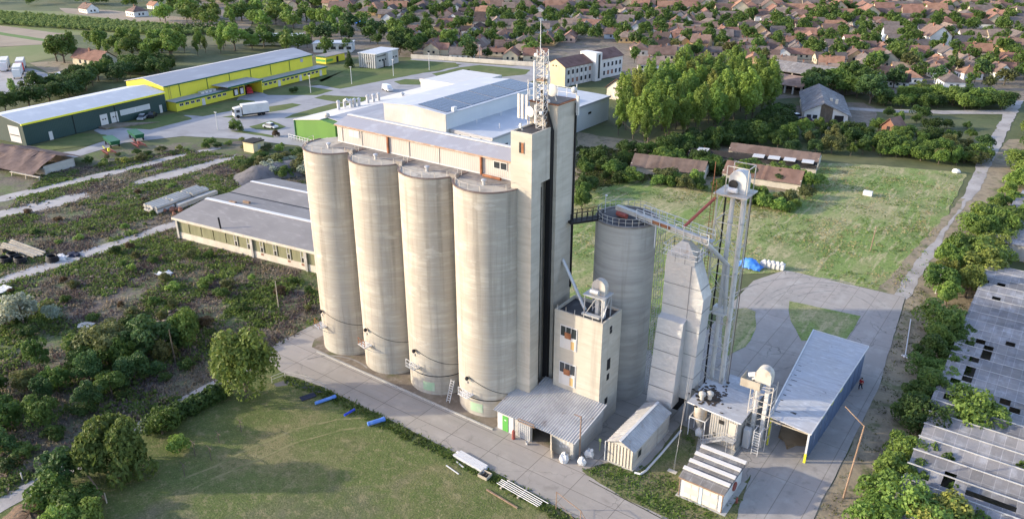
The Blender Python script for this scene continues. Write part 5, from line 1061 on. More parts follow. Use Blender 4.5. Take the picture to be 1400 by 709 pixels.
m.box(-121.9, 144, 11.0, -121.1, 145.2, 12.0); part('roof_stacks', m, 'light', t)
part('west_roof', MB().hexa([(-155, 134.2, 6.5), (T0-.3, 134.2, 5.5), (T0-.3, 184, 5.5), (-155, 184, 6.5), (-155, 134.2, 6.65), (T0-.3, 134.2, 5.65), (T0-.3, 184, 5.65), (-155, 184, 6.65)]), 'roofgrey', t, col=(1, 1, 1))
part('west_wall', MB().yprism([(-163.9, 0), (-163.9, 5.0), (-155, 6.45), (T0-.31, 5.45), (T0-.31, 0)][::-1], 134.5, 184), 'panelwhite', t)
part('green_front', MB().yprism([(-165.2, 0), (-165.2, 5.0), (-155, 6.45), (-150, 5.9), (-150, 0)][::-1], 132.0, 134.49), 'limegreen', t)
part('west_roof_white', MB().hexa([(-165.6, 131.8, 4.95), (-155, 131.8, 6.5), (-155, 184, 6.5), (-165.6, 184, 4.95), (-165.6, 131.8, 5.1), (-155.003, 131.8, 6.68), (-155.003, 184, 6.68), (-165.6, 184, 5.1)]), 'white', t)
part('corner_trim', MB().box(-165.5, 131.8, 0, -165.21, 132.2, 4.9), 'trimgreen', t)
part('door', MB().box(-153.4, 131.9, 0, -152.6, 131.996, 2.2), 'white', t); part('door', MB().box(-154.1, 131.9, 0, -153.8, 131.996, 1.8), 'dark', t)
for (u, v) in ((463, 148), (480, 146), (485, 145), (491, 144.5), (503, 140), (511, 138.5), (518, 137)):
    p = g(u, v, 6.0); part('exhaust_stack', MB().lathe((p.x, p.y, 0), [(.42, 5.4), (.42, 7.6), (.55, 7.6), (.55, 7.9), (.1, 8.2)], 12), 'galv', t, True)
p = g(474, 146, 6); part('exhaust_duct', MB().path([(p.x-.8, p.y, 5.8), (p.x-.8, p.y, 7.5), (p.x+.2, p.y, 8.0), (p.x+.9, p.y+.5, 7.4)], .4, 10), 'galv', t)
p = g(550, 130, 6.3); part('roof_fan', MB().lathe((p.x, p.y, 0), [(.5, 5.8), (.5, 6.6), (.8, 6.7), (.2, 7.1)], 10), 'galv', t)
part('corner_vent', MB().ball((-155.6, 134.6, 7.0), .8, .8, .7, 10), 'dirtysteel', t)
part('upper_block', MB().box(-168, 184.1, 0, -152, 205, 6.6).box(-168.3, 184.02, 6.0, -151.7, 184.098, 7.0), 'white', t)
# fence at the green front, hut, trailers
t = thing('white_fence', 'low white railing along the road before the lime green facade', 'fence', tuple(g(425, 198))); m = MB(); A_ = [g(u, v) for u, v in ((395, 189), (410, 193), (425, 197), (440, 200))]
for a, b in zip(A_, A_[1:]):
    for q in range(4): p = a.lerp(b, q/4); m.bar(p, p+Vector((0, 0, 1.2)), .12)
    for zz in (.5, 1.15): m.bar(a+Vector((0, 0, zz)), b+Vector((0, 0, zz)), .1)
part('rails', m, 'light', t)
b = g(343, 208); t = thing('small_hut', 'small cream box hut with dark flat roof among the weeds, beside the asphalt road', 'hut', tuple(b), R(5), local=True)
part('wall', MB().box(-2.0, -.4, 0, 1.6, 3.0, 2.5), 'cream', t); part('roof', MB().box(-2.2, -.6, 2.51, 1.8, 3.2, 2.75), 'dark', t); part('door', MB().box(1.604, 1, 0, 1.66, 1.9, 2.0), 'greyconc', t)
# ruined shed at far left
b = g(20, 243); t = thing('ruined_shed', 'collapsing brown tiled shed with broken eaves at the left edge', 'shed', tuple(b), R(9), local=True)
part('wall', MB().box(-16, 4, 0, 5.2, 4.3, 1.6).box(-16, 12, 0, 4, 12.3, 2.0).box(4, 4.4, 0, 4.3, 12, 2.0), 'greyconc', t)
rows = []; rng = random.Random(8)
for a in range(9):
    v = a/8; rows.append([(-16+u*21.5/18-(v*1.5 if u > 12 else 0), .8+v*7.6, 1.2+3.1*v*(1-.18*v)+.18*math.sin(u*1.3+a)*v-(.5 if u in (3, 4) and a < 5 else 0)+rng.uniform(-.06, .06)) for u in range(19)])
part('roof', MB().grid(rows), 'tile', t, col=(.125, .088, .080))
rows2 = [[(p[0], 16.4-p[1], p[2]) for p in r] for r in rows]; part('roof', MB().grid(rows2, True), 'tile', t, col=(.13, .09, .08))
part('broken_eave', MB().bar((-2, .6, 1.0), (8.2, .6, 1.1), .5, .15).bar((3, .7, 0), (3, .9, 1.2), .2).bar((-2, .7, 0), (-2, .9, 1.1), .2).bar((7.6, .7, 0), (7.8, .9, 1.2), .2), 'wood', t)
# farm trailers
for (u, v, lab, mm, rz_) in ((154, 199, 'long green farm trailer parked at the road edge, nearer the ruined shed', 'trimgreen', -14), (187, 190, 'long green farm trailer farther along the road edge', 'trimgreen', -14)):
    b = g(u, v); t = thing('farm_trailer', lab, 'trailer', tuple(b), R(90+rz_), local=True, group='green farm trailers')
    part('body', MB().hexa([(-1, -3.2, .9), (1, -3.2, .9), (1, 3.2, .9), (-1, 3.2, .9), (-1.2, -3.4, 1.9), (1.2, -3.4, 1.9), (1.2, 3.4, 1.9), (-1.2, 3.4, 1.9)]), mm, t)
    for y in (-2.2, 2.2):
        for x in (-1.0, 1.0): part('wheel', MB().tube((x-.12, y, .45), (x+.12, y, .45), .45, 12), 'tyre', t)
    part('drawbar', MB().bar((0, 3.3, .8), (0, 5, .5), .15), 'pole', t)
for (u, v, lab, mm) in ((149, 211, 'orange red field implement with tines, in front of the green trailer', 'redpaint'), (190, 201, 'rusty red field implement in the weeds right of the trailers', 'redpaint')):
    b = g(u, v); t = thing('field_implement', lab, 'implement', tuple(b), R(80), local=True); m = MB(); m.bar((-.9, -2.2, .9), (-.9, 2.2, .9), .18).bar((.9, -2.2, .9), (.9, 2.2, .9), .18)
    for q in range(6): y = -2+q*.8; m.bar((-1.1, y, .9), (1.1, y, .9), .12); m.bar((1.0, y, .9), (1.3, y, .1), .1); m.bar((-.9, y, .9), (-.6, y, .1), .1)
    part('frame', m, mm, t); part('drawbar', MB().bar((0, 2.2, .9), (0, 3.6, 1.4), .14).bar((0, -.5, .9), (0, -.5, 1.7), .5), 'yellowtrim' if u < 160 else mm, t)
# concrete pipe pile
b = g(245, 276); t = thing('concrete_pipe_stack', 'stack of pale concrete pipes and troughs behind the old workshop', 'pipes', tuple(b)); m = MB(); rng = random.Random(13)
d = (g(272, 262)-g(212, 284)).normalized(); s = Vector((-d.y, d.x, 0))
for l in range(2):
    for q in range(5):
        for e in range(3):
            p = b+d*(-7+e*4.6+rng.uniform(-.3, .3))+s*(q*.85-2+l*.4)+Vector((0, 0, .4+l*.7)); m.tube(p, p+d*4.2, .38, 10)
part('pipes', m, 'greyconc', t)
b2 = b+d*1-s*3.2; part('trough', MB().bar(b2-d*4+Vector((0, 0, .5)), b2+d*6+Vector((0, 0, .5)), 1.0, .9), 'greyconc', t); 
m = MB()
for q in range(16): m.ball(b-s*3.0-d*4+Vector((rng.gauss(0, 1.2), rng.gauss(0, .7), .35)), .5, .4, .4, 6, .4, rng)
solo('brick_heap', m, 'brick', 'orange red brick heap in front of the concrete pipes', 'heap', tuple(b-s*3-d*4))
# logs and tyres lower left
b = g(33, 345); d = (g(62, 349)-g(3, 333)).normalized(); t = thing('timber_pile', 'pile of long pale timber beams beside the southern lane, left', 'timber', tuple(b)); m = MB(); s = Vector((-d.y, d.x, 0))
for q in range(6): m.bar(b+s*(q-2.5)*.5-d*(4.4+.35*(q%3))+Vector((0, 0, .75+.12*(q%3))), b+s*(q-2.5)*.38+d*(4.2+.3*(q%4))+Vector((0, 0, .4+.1*(q%2))), .26, .24)
part('beams', m, 'wood', t); part('bearers', MB().bar(b-d*3-s*2+Vector((0, 0, .4)), b-d*3+s*2+Vector((0, 0, .4)), .4, .7).bar(b+d*3-s*2+Vector((0, 0, .2)), b+d*3+s*2+Vector((0, 0, .2)), .4, .4), 'bark', t)
for q, (u, v, lab) in enumerate(((18, 352, 'big black coil of hose under the timber beams'), (28, 358, 'black coil of hose lying nearest the southern lane'), (8, 358, 'black coil of hose at the left picture edge'), (72, 356, 'flat black scrap coil right of the timber ends'))):
    b = g(u, v); t = MB()
    for l in range(4):
        rr = 1.2-.08*l; n = 20; t.path([(b.x+rr*math.cos(a*6.2832/n), b.y+rr*.8*math.sin(a*6.2832/n), .15+.22*l) for a in range(n+1)], .13, 6)
    solo('hose_coil', t, 'black', lab, 'coil', tuple(b), group='black hose coils')
for (u, v, m_, lab) in ((84, 353, 'bag', 'white plastic rubbish heap by the southern lane'), (101, 349, 'navycloth', 'dark plastic scrap by the southern lane'), (5, 396, 'whitewall', 'pale broken slab at the left edge below the lane'), (118, 447, 'greyconc', 'grey broken slab in the dark scrub, left'), (225, 375, 'light', 'pale concrete slab lying in the scrub below the old workshop'), (155, 467, 'greyconc', 'small pale rubble piece among the scrub trees')):
    b = g(u, v); rng = random.Random(u); m = MB()
    for q in range(6): m.hexa([(b.x+x+rng.uniform(-1, 1), b.y+y+rng.uniform(-.8, .8), z) for x, y, z in ((-.6, -.4, 0), (.6, -.4, 0), (.6, .4, 0), (-.6, .4, 0), (-.5, -.4, .35), (.6, -.3, .3), (.5, .4, .4), (-.6, .3, .25))])
    solo('rubble_piece', m, m_, lab, 'rubble', tuple(b))
# ================================================================== SCHOOL LIKE BLOCK, HOUSES NEAR
c0 = g(772, 119); c1 = g(843, 103); dirv = (c1-c0).normalized(); rzs = math.atan2(-dirv.x, dirv.y); LS = (c1-c0).length
t = thing('apartment_block', 'long two storey white and cream block with brown roof and stair tower', 'building', tuple(c0), rzs, local=True); WS, HS = 8.5, 6.4
part('wall', MB().box(-WS, 0, 0, 0, LS*.5, HS).box(-WS, LS*.62, 0, 0, LS+3, HS+.4), 'whitewall', t)
part('gable', MB().yprism([(.1, 0), (.1, HS), (-WS/2, HS+2.3), (-WS-.1, HS), (-WS-.1, 0)][::-1], -.12, -.003), 'cream', t)
for y0, y1, dz in ((-.3, LS*.5, 0), (LS*.62, LS+3.3, .4)):
    m = MB()
    for a, b in (((.5, HS-.1), (-WS/2, HS+2.35)), ((-WS/2, HS+2.35), (-WS-.5, HS-.1))): m.yprism([(a[0], a[1]+dz), (a[0], a[1]+.15+dz), (b[0], b[1]+.15+dz), (b[0], b[1]+dz)], y0, y1)
    part('roof', m, 'tile', t, col=(.17, .10, .085))
part('stair_tower', MB().box(-5.5, LS*.5+.01, 0, 1.6, LS*.62-.01, HS+3.2), 'whitewall', t); part('stair_glazing', MB().box(1.604, LS*.55, .8, 1.66, LS*.585, HS+2.6), 'glass', t)
for y in [1.2+q*2.25 for q in range(6)]+[LS*.64+q*2.25 for q in range(6)]:
    for zz in (1.0, 3.8):
        f = part('window', MB().box(.004, y, zz, .07, y+1.15, zz+1.6), 'light', t); part('pane', MB().box(.071, y+.08, zz+.08, .09, y+1.07, zz+1.52), 'brick' if (int(y*7)+int(zz)) % 5 == 0 else 'glass', f)
m = MB()
for q in range(13): m.box(.004, .6+q*2.25, 0, .16, .9+q*2.25, HS-.2) if .6+q*2.25 < LS*.5 else None
part('pilasters', m, 'white', t)
for x in (-5.6, -4.2): part('gable_vent', MB().box(x, -.15, HS-.1, x+.6, -.121, HS+.4), 'dark', t)
c0 = g(856, 139.5); c1 = g(832, 135); dv = (c0-c1).normalized(); rzs = math.atan2(dv.y, dv.x)
t = thing('gabled_store', 'long cream gabled store house with dark brown roof, half hidden by the poplars', 'building', tuple(c0), rzs, local=True); WS = 7.6; HS = 3.6
part('wall', MB().yprism([(0, 0), (0, HS), (-WS/2, HS+2.9), (-WS, HS), (-WS, 0)], 0, 40), 'creamw', t)
m = MB()
for a, b in (((.6, HS-.3), (-WS/2, HS+3)), ((-WS/2, HS+3), (-WS-.6, HS-.3))): m.yprism([(a[0], a[1]), (a[0], a[1]+.18), (b[0], b[1]+.18), (b[0], b[1])], -.5, 40.4)
part('roof', m, 'tile', t, col=(.13, .075, .065))
for x in (-5.2, -3.4): part('vent', MB().box(x, -.06, 3.4, x+1.1, -.004, 3.8), 'dark', t); part('blind_window', MB().box(x, -.06, .8, x+1.1, -.004, 2.2), 'white', t)
for q in range(9): part('window', MB().box(.004, 1.2+q*4, 1.6, .06, 2.8+q*4, 2.8), 'glass', t)
# big barn
c0, c1 = g(1098, 167), g(1158, 171); dv = (c1-c0).normalized(); rzs = math.atan2(dv.y, dv.x); WB = (c1-c0).length
t = thing('barn', 'wide grey roofed barn with dark timber front between two white bays', 'barn', tuple(c0), rzs, local=True); HB, HR, DB = 3.0, 5.6, 27
part('wall', MB().yprism([(0, 0), (0, HB), (WB*.42, HR-.1), (WB, HB-.3), (WB, 0)][::-1], .3, DB), 'whitewall', t)
m = MB()
for a, b in (((-.6, HB-.15), (WB*.42, HR)), ((WB*.42, HR), (WB+.9, HB-.75))): m.yprism([(a[0], a[1]), (a[0], a[1]+.18), (b[0], b[1]+.18), (b[0], b[1])][::-1], -.4, DB+.5)
part('roof', m, 'asb', t, col=(.85, .85, .86))
part('timber_front', MB().yprism([(WB*.36, 0), (WB*.36, HR-.65), (WB*.42, HR-.2), (WB*.64, HR-1.3), (WB*.64, 0)][::-1], .2, .296), 'bark', t)
for x in (WB*.06, WB*.2): f = part('window', MB().box(x, .22, 1.1, x+1.2, .296, 2.2), 'glass', t)
part('garage_door', MB().box(WB*.69, .22, 0, WB*.9, .296, 2.4), 'dark', t)
for x, y in ((WB*.6, 8), (WB*.72, 7)): part('roof_vent', MB().box(x, y, HR-1.5, x+.7, y+.7, HR-.2), 'creamw', t)
# ruined stable rows
def stable(u0, v0, u1, v1, wd, hz, label, col, mtl='tile', grp='low ruined stable rows'):
    a, b = g(u0, v0), g(u1, v1); d = (b-a); l = d.length; t = thing('stable_row', label, 'stable', tuple(a), math.atan2(d.y, d.x), group=grp, local=True); rng = random.Random(int(u0))
    part('wall', MB().box(0, .3, 0, l, .55, hz-.2).box(0, wd-.5, 0, l, wd-.25, hz-.2).box(l-.3, .552, 0, l, wd-.502, hz+.2).box(0, .552, 0, .3, wd-.502, hz+.2), 'creamw', t)
    m = MB(); rows = [[], [], []]
    for q in range(25):
        x = l*q/24; s = rng.uniform(-.06, .03); rows[0].append((x, -.3, hz-.35+s)); rows[1].append((x, wd/2, hz+wd*.22+s)); rows[2].append((x, wd+.3, hz-.35+s))
    m.grid(rows); part('roof', m, mtl, t, col=col); return t
stable(861, 236, 962, 248, 7.5, 2.0, 'longest ruined stable row with brown tiled roof, nearest the silos', (.155, .112, .09))
stable(986, 246, 1093, 262, 7.5, 2.0, 'reddish tiled ruined stable row behind the lattice tower head', (.19, .118, .09))
stable(995, 213, 1118, 229, 5, 1.7, 'narrow brown roofed stable row farthest back, beside the dense trees', (.16, .115, .095))
t = stable(940, 217, 1115, 238, 3.2, 1.7, 'roofless stable row with bare grey beams and a few white sheets left', (.12, .11, .10), 'asb')
m = MB()
for x in (2, 15, 18.5, 22, 26): m.box(x, -.2, 2.35, x+2.6, 2.6, 2.45)
part('white_sheets', m, 'white', t)
b = g(1222, 187); t = thing('brick_hut', 'tiny brick hut with steep brown roof in the bushes below the barn', 'hut', tuple(b), R(-18), local=True); part('wall', MB().yprism([(0, 0), (0, 2.4), (-1.9, 4.4), (-3.8, 2.4), (-3.8, 0)], 0, 4.5), 'brick', t); m = MB()
for a, c in (((.4, 2.1), (-1.9, 4.5)), ((-1.9, 4.5), (-4.2, 2.1))): m.yprism([(a[0], a[1]), (a[0], a[1]+.15), (c[0], c[1]+.15), (c[0], c[1])], -.4, 4.9)
part('roof', m, 'tile', t, col=(.22, .13, .10)); part('window', MB().box(-2.4, -.05, 1.5, -1.5, -.004, 2.4), 'dark', t)
c0, c1 = g(1040, 122), g(1094, 131); d = c1-c0; t = thing('open_barn', 'long open fronted barn with brown roof on white posts, beside the poplars', 'barn', tuple(c0), math.atan2(d.y, d.x), local=True); l = d.length
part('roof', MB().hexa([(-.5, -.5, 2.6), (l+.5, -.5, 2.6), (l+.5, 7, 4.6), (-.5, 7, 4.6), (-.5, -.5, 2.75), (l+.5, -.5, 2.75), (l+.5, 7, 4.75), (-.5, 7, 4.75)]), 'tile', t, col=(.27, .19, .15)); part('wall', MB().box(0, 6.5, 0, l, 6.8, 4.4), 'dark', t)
for q in range(6): part('post', MB().box(l*q/5-.25, 0, 0, l*q/5+.25, .4, 2.7), 'white', t)
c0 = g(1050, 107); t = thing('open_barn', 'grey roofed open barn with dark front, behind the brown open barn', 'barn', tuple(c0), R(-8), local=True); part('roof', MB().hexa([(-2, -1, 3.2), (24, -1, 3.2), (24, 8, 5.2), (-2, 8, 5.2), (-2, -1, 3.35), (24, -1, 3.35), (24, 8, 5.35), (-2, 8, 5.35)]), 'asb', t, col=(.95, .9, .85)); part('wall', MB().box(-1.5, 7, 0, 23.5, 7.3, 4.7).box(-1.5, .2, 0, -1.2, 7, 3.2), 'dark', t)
for q in range(6): part('post', MB().box(-1+q*4.8, -.4, 0, -.6+q*4.8, 0, 3.2), 'wood', t)
# ================================================================== VEHICLES, LAMPS
def car(u, v, rz_, label, col, van=False, grp='small parked cars'):
    b = g(u, v); t = thing('parked_car', label, 'car', tuple(b), rz_, group=grp, local=True)
    l, w_, h1, h2 = (2.05, .85, .85, 1.42) if not van else (2.4, .95, 1.0, 1.95)
    m = MB().hexa([(-w_, -l, .3), (w_, -l, .3), (w_, l, .3), (-w_, l, .3), (-w_, -l, h1-.1), (w_, -l, h1-.1), (w_, l, h1), (-w_, l, h1)])
    part('body', m, 'carpaint', t, col=col)
    fb, ff = (1.0, -.6) if not van else (2.3, -1.2)
    part('cabin', MB().hexa([(-w_+.05, ff-.55, h1), (w_-.05, ff-.55, h1), (w_-.05, fb+.5 if not van else fb, h1), (-w_+.05, fb+.5 if not van else fb, h1), (-w_+.2, ff, h2), (w_-.2, ff, h2), (w_-.2, fb-.1, h2), (-w_+.2, fb-.1, h2)]), 'glass' if not van else 'carpaint', t, col=col)
    part('roof', MB().box(-w_+.2, ff, h2+.003, w_-.2, fb-.1, h2+.05), 'carpaint', t, col=col)
    for x in (-w_, w_):
        for y in (-l*.62, l*.62): part('wheel', MB().tube((x-.1, y, .32), (x+.1, y, .32), .32, 12), 'tyre', t)
W_ = (.62, .62, .62); S_ = (.4, .41, .43)
car(195, 163, R(40), 'silver car parked on grass before the green warehouse', S_); car(208, 160, R(40), 'black car parked on grass before the green warehouse', (.02, .02, .025))
car(370, 175, R(100), 'white car alone on the small grass triangle by the road', W_); car(530, 124, R(70), 'white van parked on the back yard behind the roof stacks', W_, True)
car(341, 127, R(60), 'red van at the yellow warehouse loading dock', (.4, .03, .04), True)
car(1073, 159, R(60), 'white car in the barn yard farther from the barn', W_); car(1089, 162, R(50), 'white car in the barn yard next to the barn', W_); car(1103, 167, R(60), 'dark red car in front of the barn window', (.16, .02, .03)); car(1072, 163, R(40), 'dark blue car in the barn yard', (.03, .04, .08))
car(5, 97, R(70), 'white car in the lorry yard at the left edge', W_); car(76, 118, R(60), 'white car beside the white garages', W_)
b = g(322, 161); d = g(354, 157)-b; t = thing('lorry', 'white lorry with long pale box body on the asphalt road', 'lorry', tuple(b), math.atan2(-d.x, d.y), local=True)
part('box_body', MB().box(-1.3, 2.0, 1.0, 1.3, 9.6, 3.6), 'whitewall', t); part('chassis', MB().box(-1.1, -.3, .6, 1.1, 9.4, .99), 'black', t)
cb = part('cab', MB().hexa([(-1.2, -.5, .5), (1.2, -.5, .5), (1.2, 1.7, .5), (-1.2, 1.7, .5), (-1.2, -.3, 2.8), (1.2, -.3, 2.8), (1.2, 1.7, 3.1), (-1.2, 1.7, 3.1)]), 'white', t); part('windscreen', MB().hexa([(-1.1, -.46, 1.5), (1.1, -.46, 1.5), (1.1, -.40, 1.5), (-1.1, -.40, 1.5), (-1.1, -.36, 2.5), (1.1, -.36, 2.5), (1.1, -.30, 2.5), (-1.1, -.30, 2.5)]), 'glass', cb); part('side_window', MB().box(1.2, .2, 1.6, 1.23, 1.2, 2.4).box(-1.23, .2, 1.6, -1.2, 1.2, 2.4), 'glass', cb)
for y in (.5, 6.6, 7.8):
    for x in (-1.1, 1.1): part('wheel', MB().tube((x-.15, y, .5), (x+.15, y, .5), .5, 12), 'tyre', t)
for (u, v, lab, cc) in ((8, 94, 'long white lorry trailer in the lorry yard', (.6, .6, .6)), (30, 95, 'lorry with a red cab in the lorry yard', (.45, .03, .04)), (26, 104, 'white delivery van body nearest in the lorry yard', (.62, .61, .58))):
    b = g(u, v); t = thing('lorry', lab, 'lorry', tuple(b), R(62), local=True); part('box_body', MB().box(-1.3, -4, 1, 1.3, 5, 3.8), 'whitewall', t); part('cab', MB().box(-1.25, -6.2, .6, 1.25, -4.2, 3.2), 'carpaint', t, col=cc)
    for y in (-5.2, 3, 4.2):
        for x in (-1.1, 1.1): part('wheel', MB().tube((x-.15, y, .5), (x+.15, y, .5), .5, 10), 'tyre', t)
b = g(78, 116); t = thing('garage_row', 'low white garages and wall beside the lorry yard', 'garage', tuple(b), R(36), local=True); part('wall', MB().box(-3, 0, 0, 0, 16, 2.6), 'whitewall', t); part('roof', MB().box(-3.2, -.2, 2.61, .2, 16.2, 2.8), 'roofwhite', t)
LW_ = ['by the lorry on the asphalt', 'in front of the yellow annex end', 'on the lawn before the yellow kiosk', 'on the lawn before the concrete office', 'on the lawn right of the concrete office', 'at the far bend of the road']
for q, (u, tp, bt) in enumerate(((298, 154, 178), (425, 104, 127), (481, 92, 115), (538, 82, 104), (587, 73, 96), (656, 62, 82))):
    b = g(u, bt); h = zat(b.x, b.y, tp); t = thing('street_lamp', 'thin white lamp post '+LW_[q], 'lamp', tuple(b), group='white lamp posts along the back road'); part('post', MB().tube(b, b+Vector((0, 0, h)), .13, 6, .09), 'white', t); part('lamp_head', MB().box(b.x-.5, b.y-.12, h, b.x+.5, b.y+.12, h+.12), 'white', t)
# wall along town edge
m = MB(); P_ = [g(u, v) for u, v in ((562, 80), (600, 82), (650, 85.5), (700, 89), (738, 91))]
for a, b in zip(P_, P_[1:]): m.bar(a+Vector((0, 0, .8)), b+Vector((0, 0, .8)), .3, 1.6)
solo('boundary_wall', m, 'creamw', 'long low tan boundary wall between lawn and first town houses', 'wall', tuple(P_[2]))

M['heapgrey'] = mat('grey_heap', (.11, .105, .11), [((.15, .14, .14), (.3, .3, .3), .42, .62, .8), ((.06, .055, .055), (.8, .8, .8), .5, .7, .7)], bump=1, bsc=(1.5, 1.5, 1.5))
a, b = g(322, 252), g(440, 232); d = (b-a).normalized(); s = Vector((-d.y, d.x, 0)); rng = random.Random(6); rows = []; Lh = (b-a).length
for q in range(9):
    v = q/8; rows.append([a+d*(Lh*u/24)+s*(v*9-2)+Vector((0, 0, (2.6*math.sin(math.pi*v)**.8)*min(1, u/6)*min(1, (24-u)/4)+rng.uniform(-.08, .08)-.05)) for u in range(25)])
solo('ash_heap', MB().grid(rows), 'heapgrey', 'long dark grey ash heap between the old workshop and the hut', 'heap', tuple(a.lerp(b, .5)), smooth=True)
# ================================================================== TREES
def leafcloud(blobs, n, size, seed, droop=0., up=.15, gap=.35, inner=.25):
    rng = random.Random(seed); mb = MB(); tot = sum(b[3]*b[3] for b in blobs); off = Vector((seed*3.1, seed*1.7, seed*.9)); i = 0
    for (x, y, z, r, *rest) in blobs:
        sq = rest[0] if rest else 1.
        for _ in range(max(4, int(n*r*r/tot))):
            d = Vector((rng.gauss(0, 1), rng.gauss(0, 1), rng.gauss(0, 1))).normalized()
            if d.z < -.55 and rng.random() < .7: d.z = -d.z
            nz = noise.noise((Vector((x, y, z))+d*r)*1.1/max(.6, size*2)+off)
            if nz < -gap+.1 and rng.random() < .75: continue
            k = 1.0+.16*nz+rng.uniform(-.1, .06) if rng.random() > inner else rng.uniform(.45, .95)
            c = Vector((x, y, z))+Vector((d.x*r, d.y*r, d.z*r*sq))*k
            nr = (d*.75+Vector((rng.gauss(0, .5), rng.gauss(0, .5), rng.gauss(0, .45)+up))).normalized()
            a = nr.orthogonal().normalized(); a.rotate(Matrix.Rotation(rng.uniform(0, 6.28), 3, nr)); b = nr.cross(a)
            s = size*rng.uniform(.45, 1.4); a *= s*.5; b *= s*rng.uniform(.35, .6); dz = Vector((0, 0, -droop*s))
            i = len(mb.v); mb.v += [c-a, c-b*.9+dz*.3, c+a+dz, c+b]; mb.f.append([i, i+1, i+2, i+3])
    return mb
def blobs_round(h, r, zc, n, seed, flat=1.0, top=1.0):
    rng = random.Random(seed); out = [(0, 0, zc, r*.60, flat)]
    for q in range(n):
        th = rng.uniform(0, 6.2832); ph = math.acos(rng.uniform(-.55, 1)); k = rng.uniform(.50, .92)
        rr = r*rng.uniform(.20, .42); out.append((r*k*math.sin(ph)*math.cos(th), r*k*math.sin(ph)*math.sin(th), zc+(h-zc)*k*math.cos(ph)*flat*top, rr))
    return out
def blobs_pop(h, r, seed):
    rng = random.Random(seed); out = []
    for q in range(26):
        q = q*14/25; z = h*(.20+.74*q/14); w = r*math.sin(math.pi*min(1, (.16+.84*(1-q/14))))**.7*(.95 if q < 11 else .7); th = rng.uniform(0, 6.28); k = rng.uniform(.2, .95)
        out.append((w*k*math.cos(th), w*k*math.sin(th), z, max(.45, w*rng.uniform(.30, .62)), 1.5))
    return out
def trunk(h, r, zb, seed, limbs=5):
    rng = random.Random(seed); m = MB(); m.tube((0, 0, -.1), (.1, 0, zb), r, 8, r*.72); m.tube((.1, 0, zb), (0, .1, h*.8), r*.72, 7, r*.2)
    for q in range(limbs): a = rng.uniform(0, 6.28); z = zb*rng.uniform(.75, 1.2); l = h*rng.uniform(.2, .34); m.tube((.05, 0, z), (math.cos(a)*l, math.sin(a)*l, z+l*rng.uniform(.5, 1.1)), r*.4, 5, r*.1)
    return m
PROTO = {}
def proto(key, blobs, n, size, h, tr, zb, seed, droop=0., gap=.35, limbs=5, trname='trunk'):
    cm = leafcloud(blobs, n, size, seed, droop, gap=gap).mesh(key+'_crown', M['leaf']); tm = trunk(h, tr, zb, seed, limbs).mesh(key+'_trunk', M['bark'], smooth=True)
    PROTO[key] = (cm, tm, h)
for s in range(3): proto('round%d' % s, blobs_round(8, 3.6, 4.7, 20, 10+s), 5200, .42, 8, .26, 2.0, 10+s)
for s in range(2): proto('wide%d' % s, blobs_round(6.5, 4.0, 3.4, 22, 20+s, .85), 5400, .42, 6.5, .24, 1.3, 20+s)
proto('oval', [(0, 0, 2.6, 2.7, .9)]+blobs_round(10, 4.0, 5.2, 40, 31), 9500, .40, 10, .3, 1.2, 31, .25)
proto('mound', blobs_round(8, 4.2, 3.3, 34, 33, .95), 9000, .44, 8, .3, .8, 33, .7)
for s in range(3): proto('poplar%d' % s, blobs_pop(16, 3.0, 40+s), 6800, .40, 16, .22, 4.0, 40+s, gap=.2)
for s in range(3): proto('bush%d' % s, blobs_round(3, 2.0, 1.35, 12, 50+s, .9), 1500, .36, 3, .1, .5, 50+s)
for s in range(3): proto('vine%d' % s, blobs_round(4, 2.4, 1.9, 16, 60+s, .9), 3400, .29, 4, .14, .7, 60+s, .3)
proto('silver', blobs_round(4.5, 2.5, 2.2, 26, 71), 2600, .36, 4.5, .16, .8, 71)
proto('conifer', [(0, 0, .6+.55*q, 1.9*(1-q/13)+.12, .6) for q in range(13)], 2200, .42, 8, .2, .6, 75, .5)
for s in range(4): proto('far%d' % s, blobs_round(9, 4.6, 4.9, 16, 80+s), 1500, .82, 9, .3, 2.0, 80+s, limbs=3)
proto('farpop', blobs_pop(15, 3.0, 88), 800, 1.1, 15, .25, 3.5, 88, limbs=2)
DG, MG, LG_, YG, OG = (.060, .102, .026), (.10, .160, .036), (.16, .23, .050), (.225, .25, .060), (.135, .145, .052)
SILV, BRN, PG, BG_ = (.36, .40, .32), (.13, .085, .045), (.18, .275, .060), (.075, .135, .045)
CW = {DG: 'dark green', MG: 'mid green', LG_: 'light green', YG: 'yellow green', OG: 'olive green', SILV: 'silvery', BRN: 'reddish brown', PG: 'fresh green', BG_: 'deep green', (.21, .295, .06): 'lively green'}
KW = {'round': 'round tree', 'wide': 'broad tree', 'poplar': 'poplar', 'bush': 'bush', 'vine': 'shrub', 'silver': 'silver bush', 'conifer': 'conifer', 'far': 'tree', 'farpop': 'poplar', 'oval': 'oval tree', 'mound': 'bush'}
NAME = {'vine': 'shrub', 'bush': 'bush', 'silver': 'bush', 'poplar': 'poplar_tree', 'farpop': 'poplar_tree', 'conifer': 'conifer_tree', 'mound': 'bush'}
USED = {}
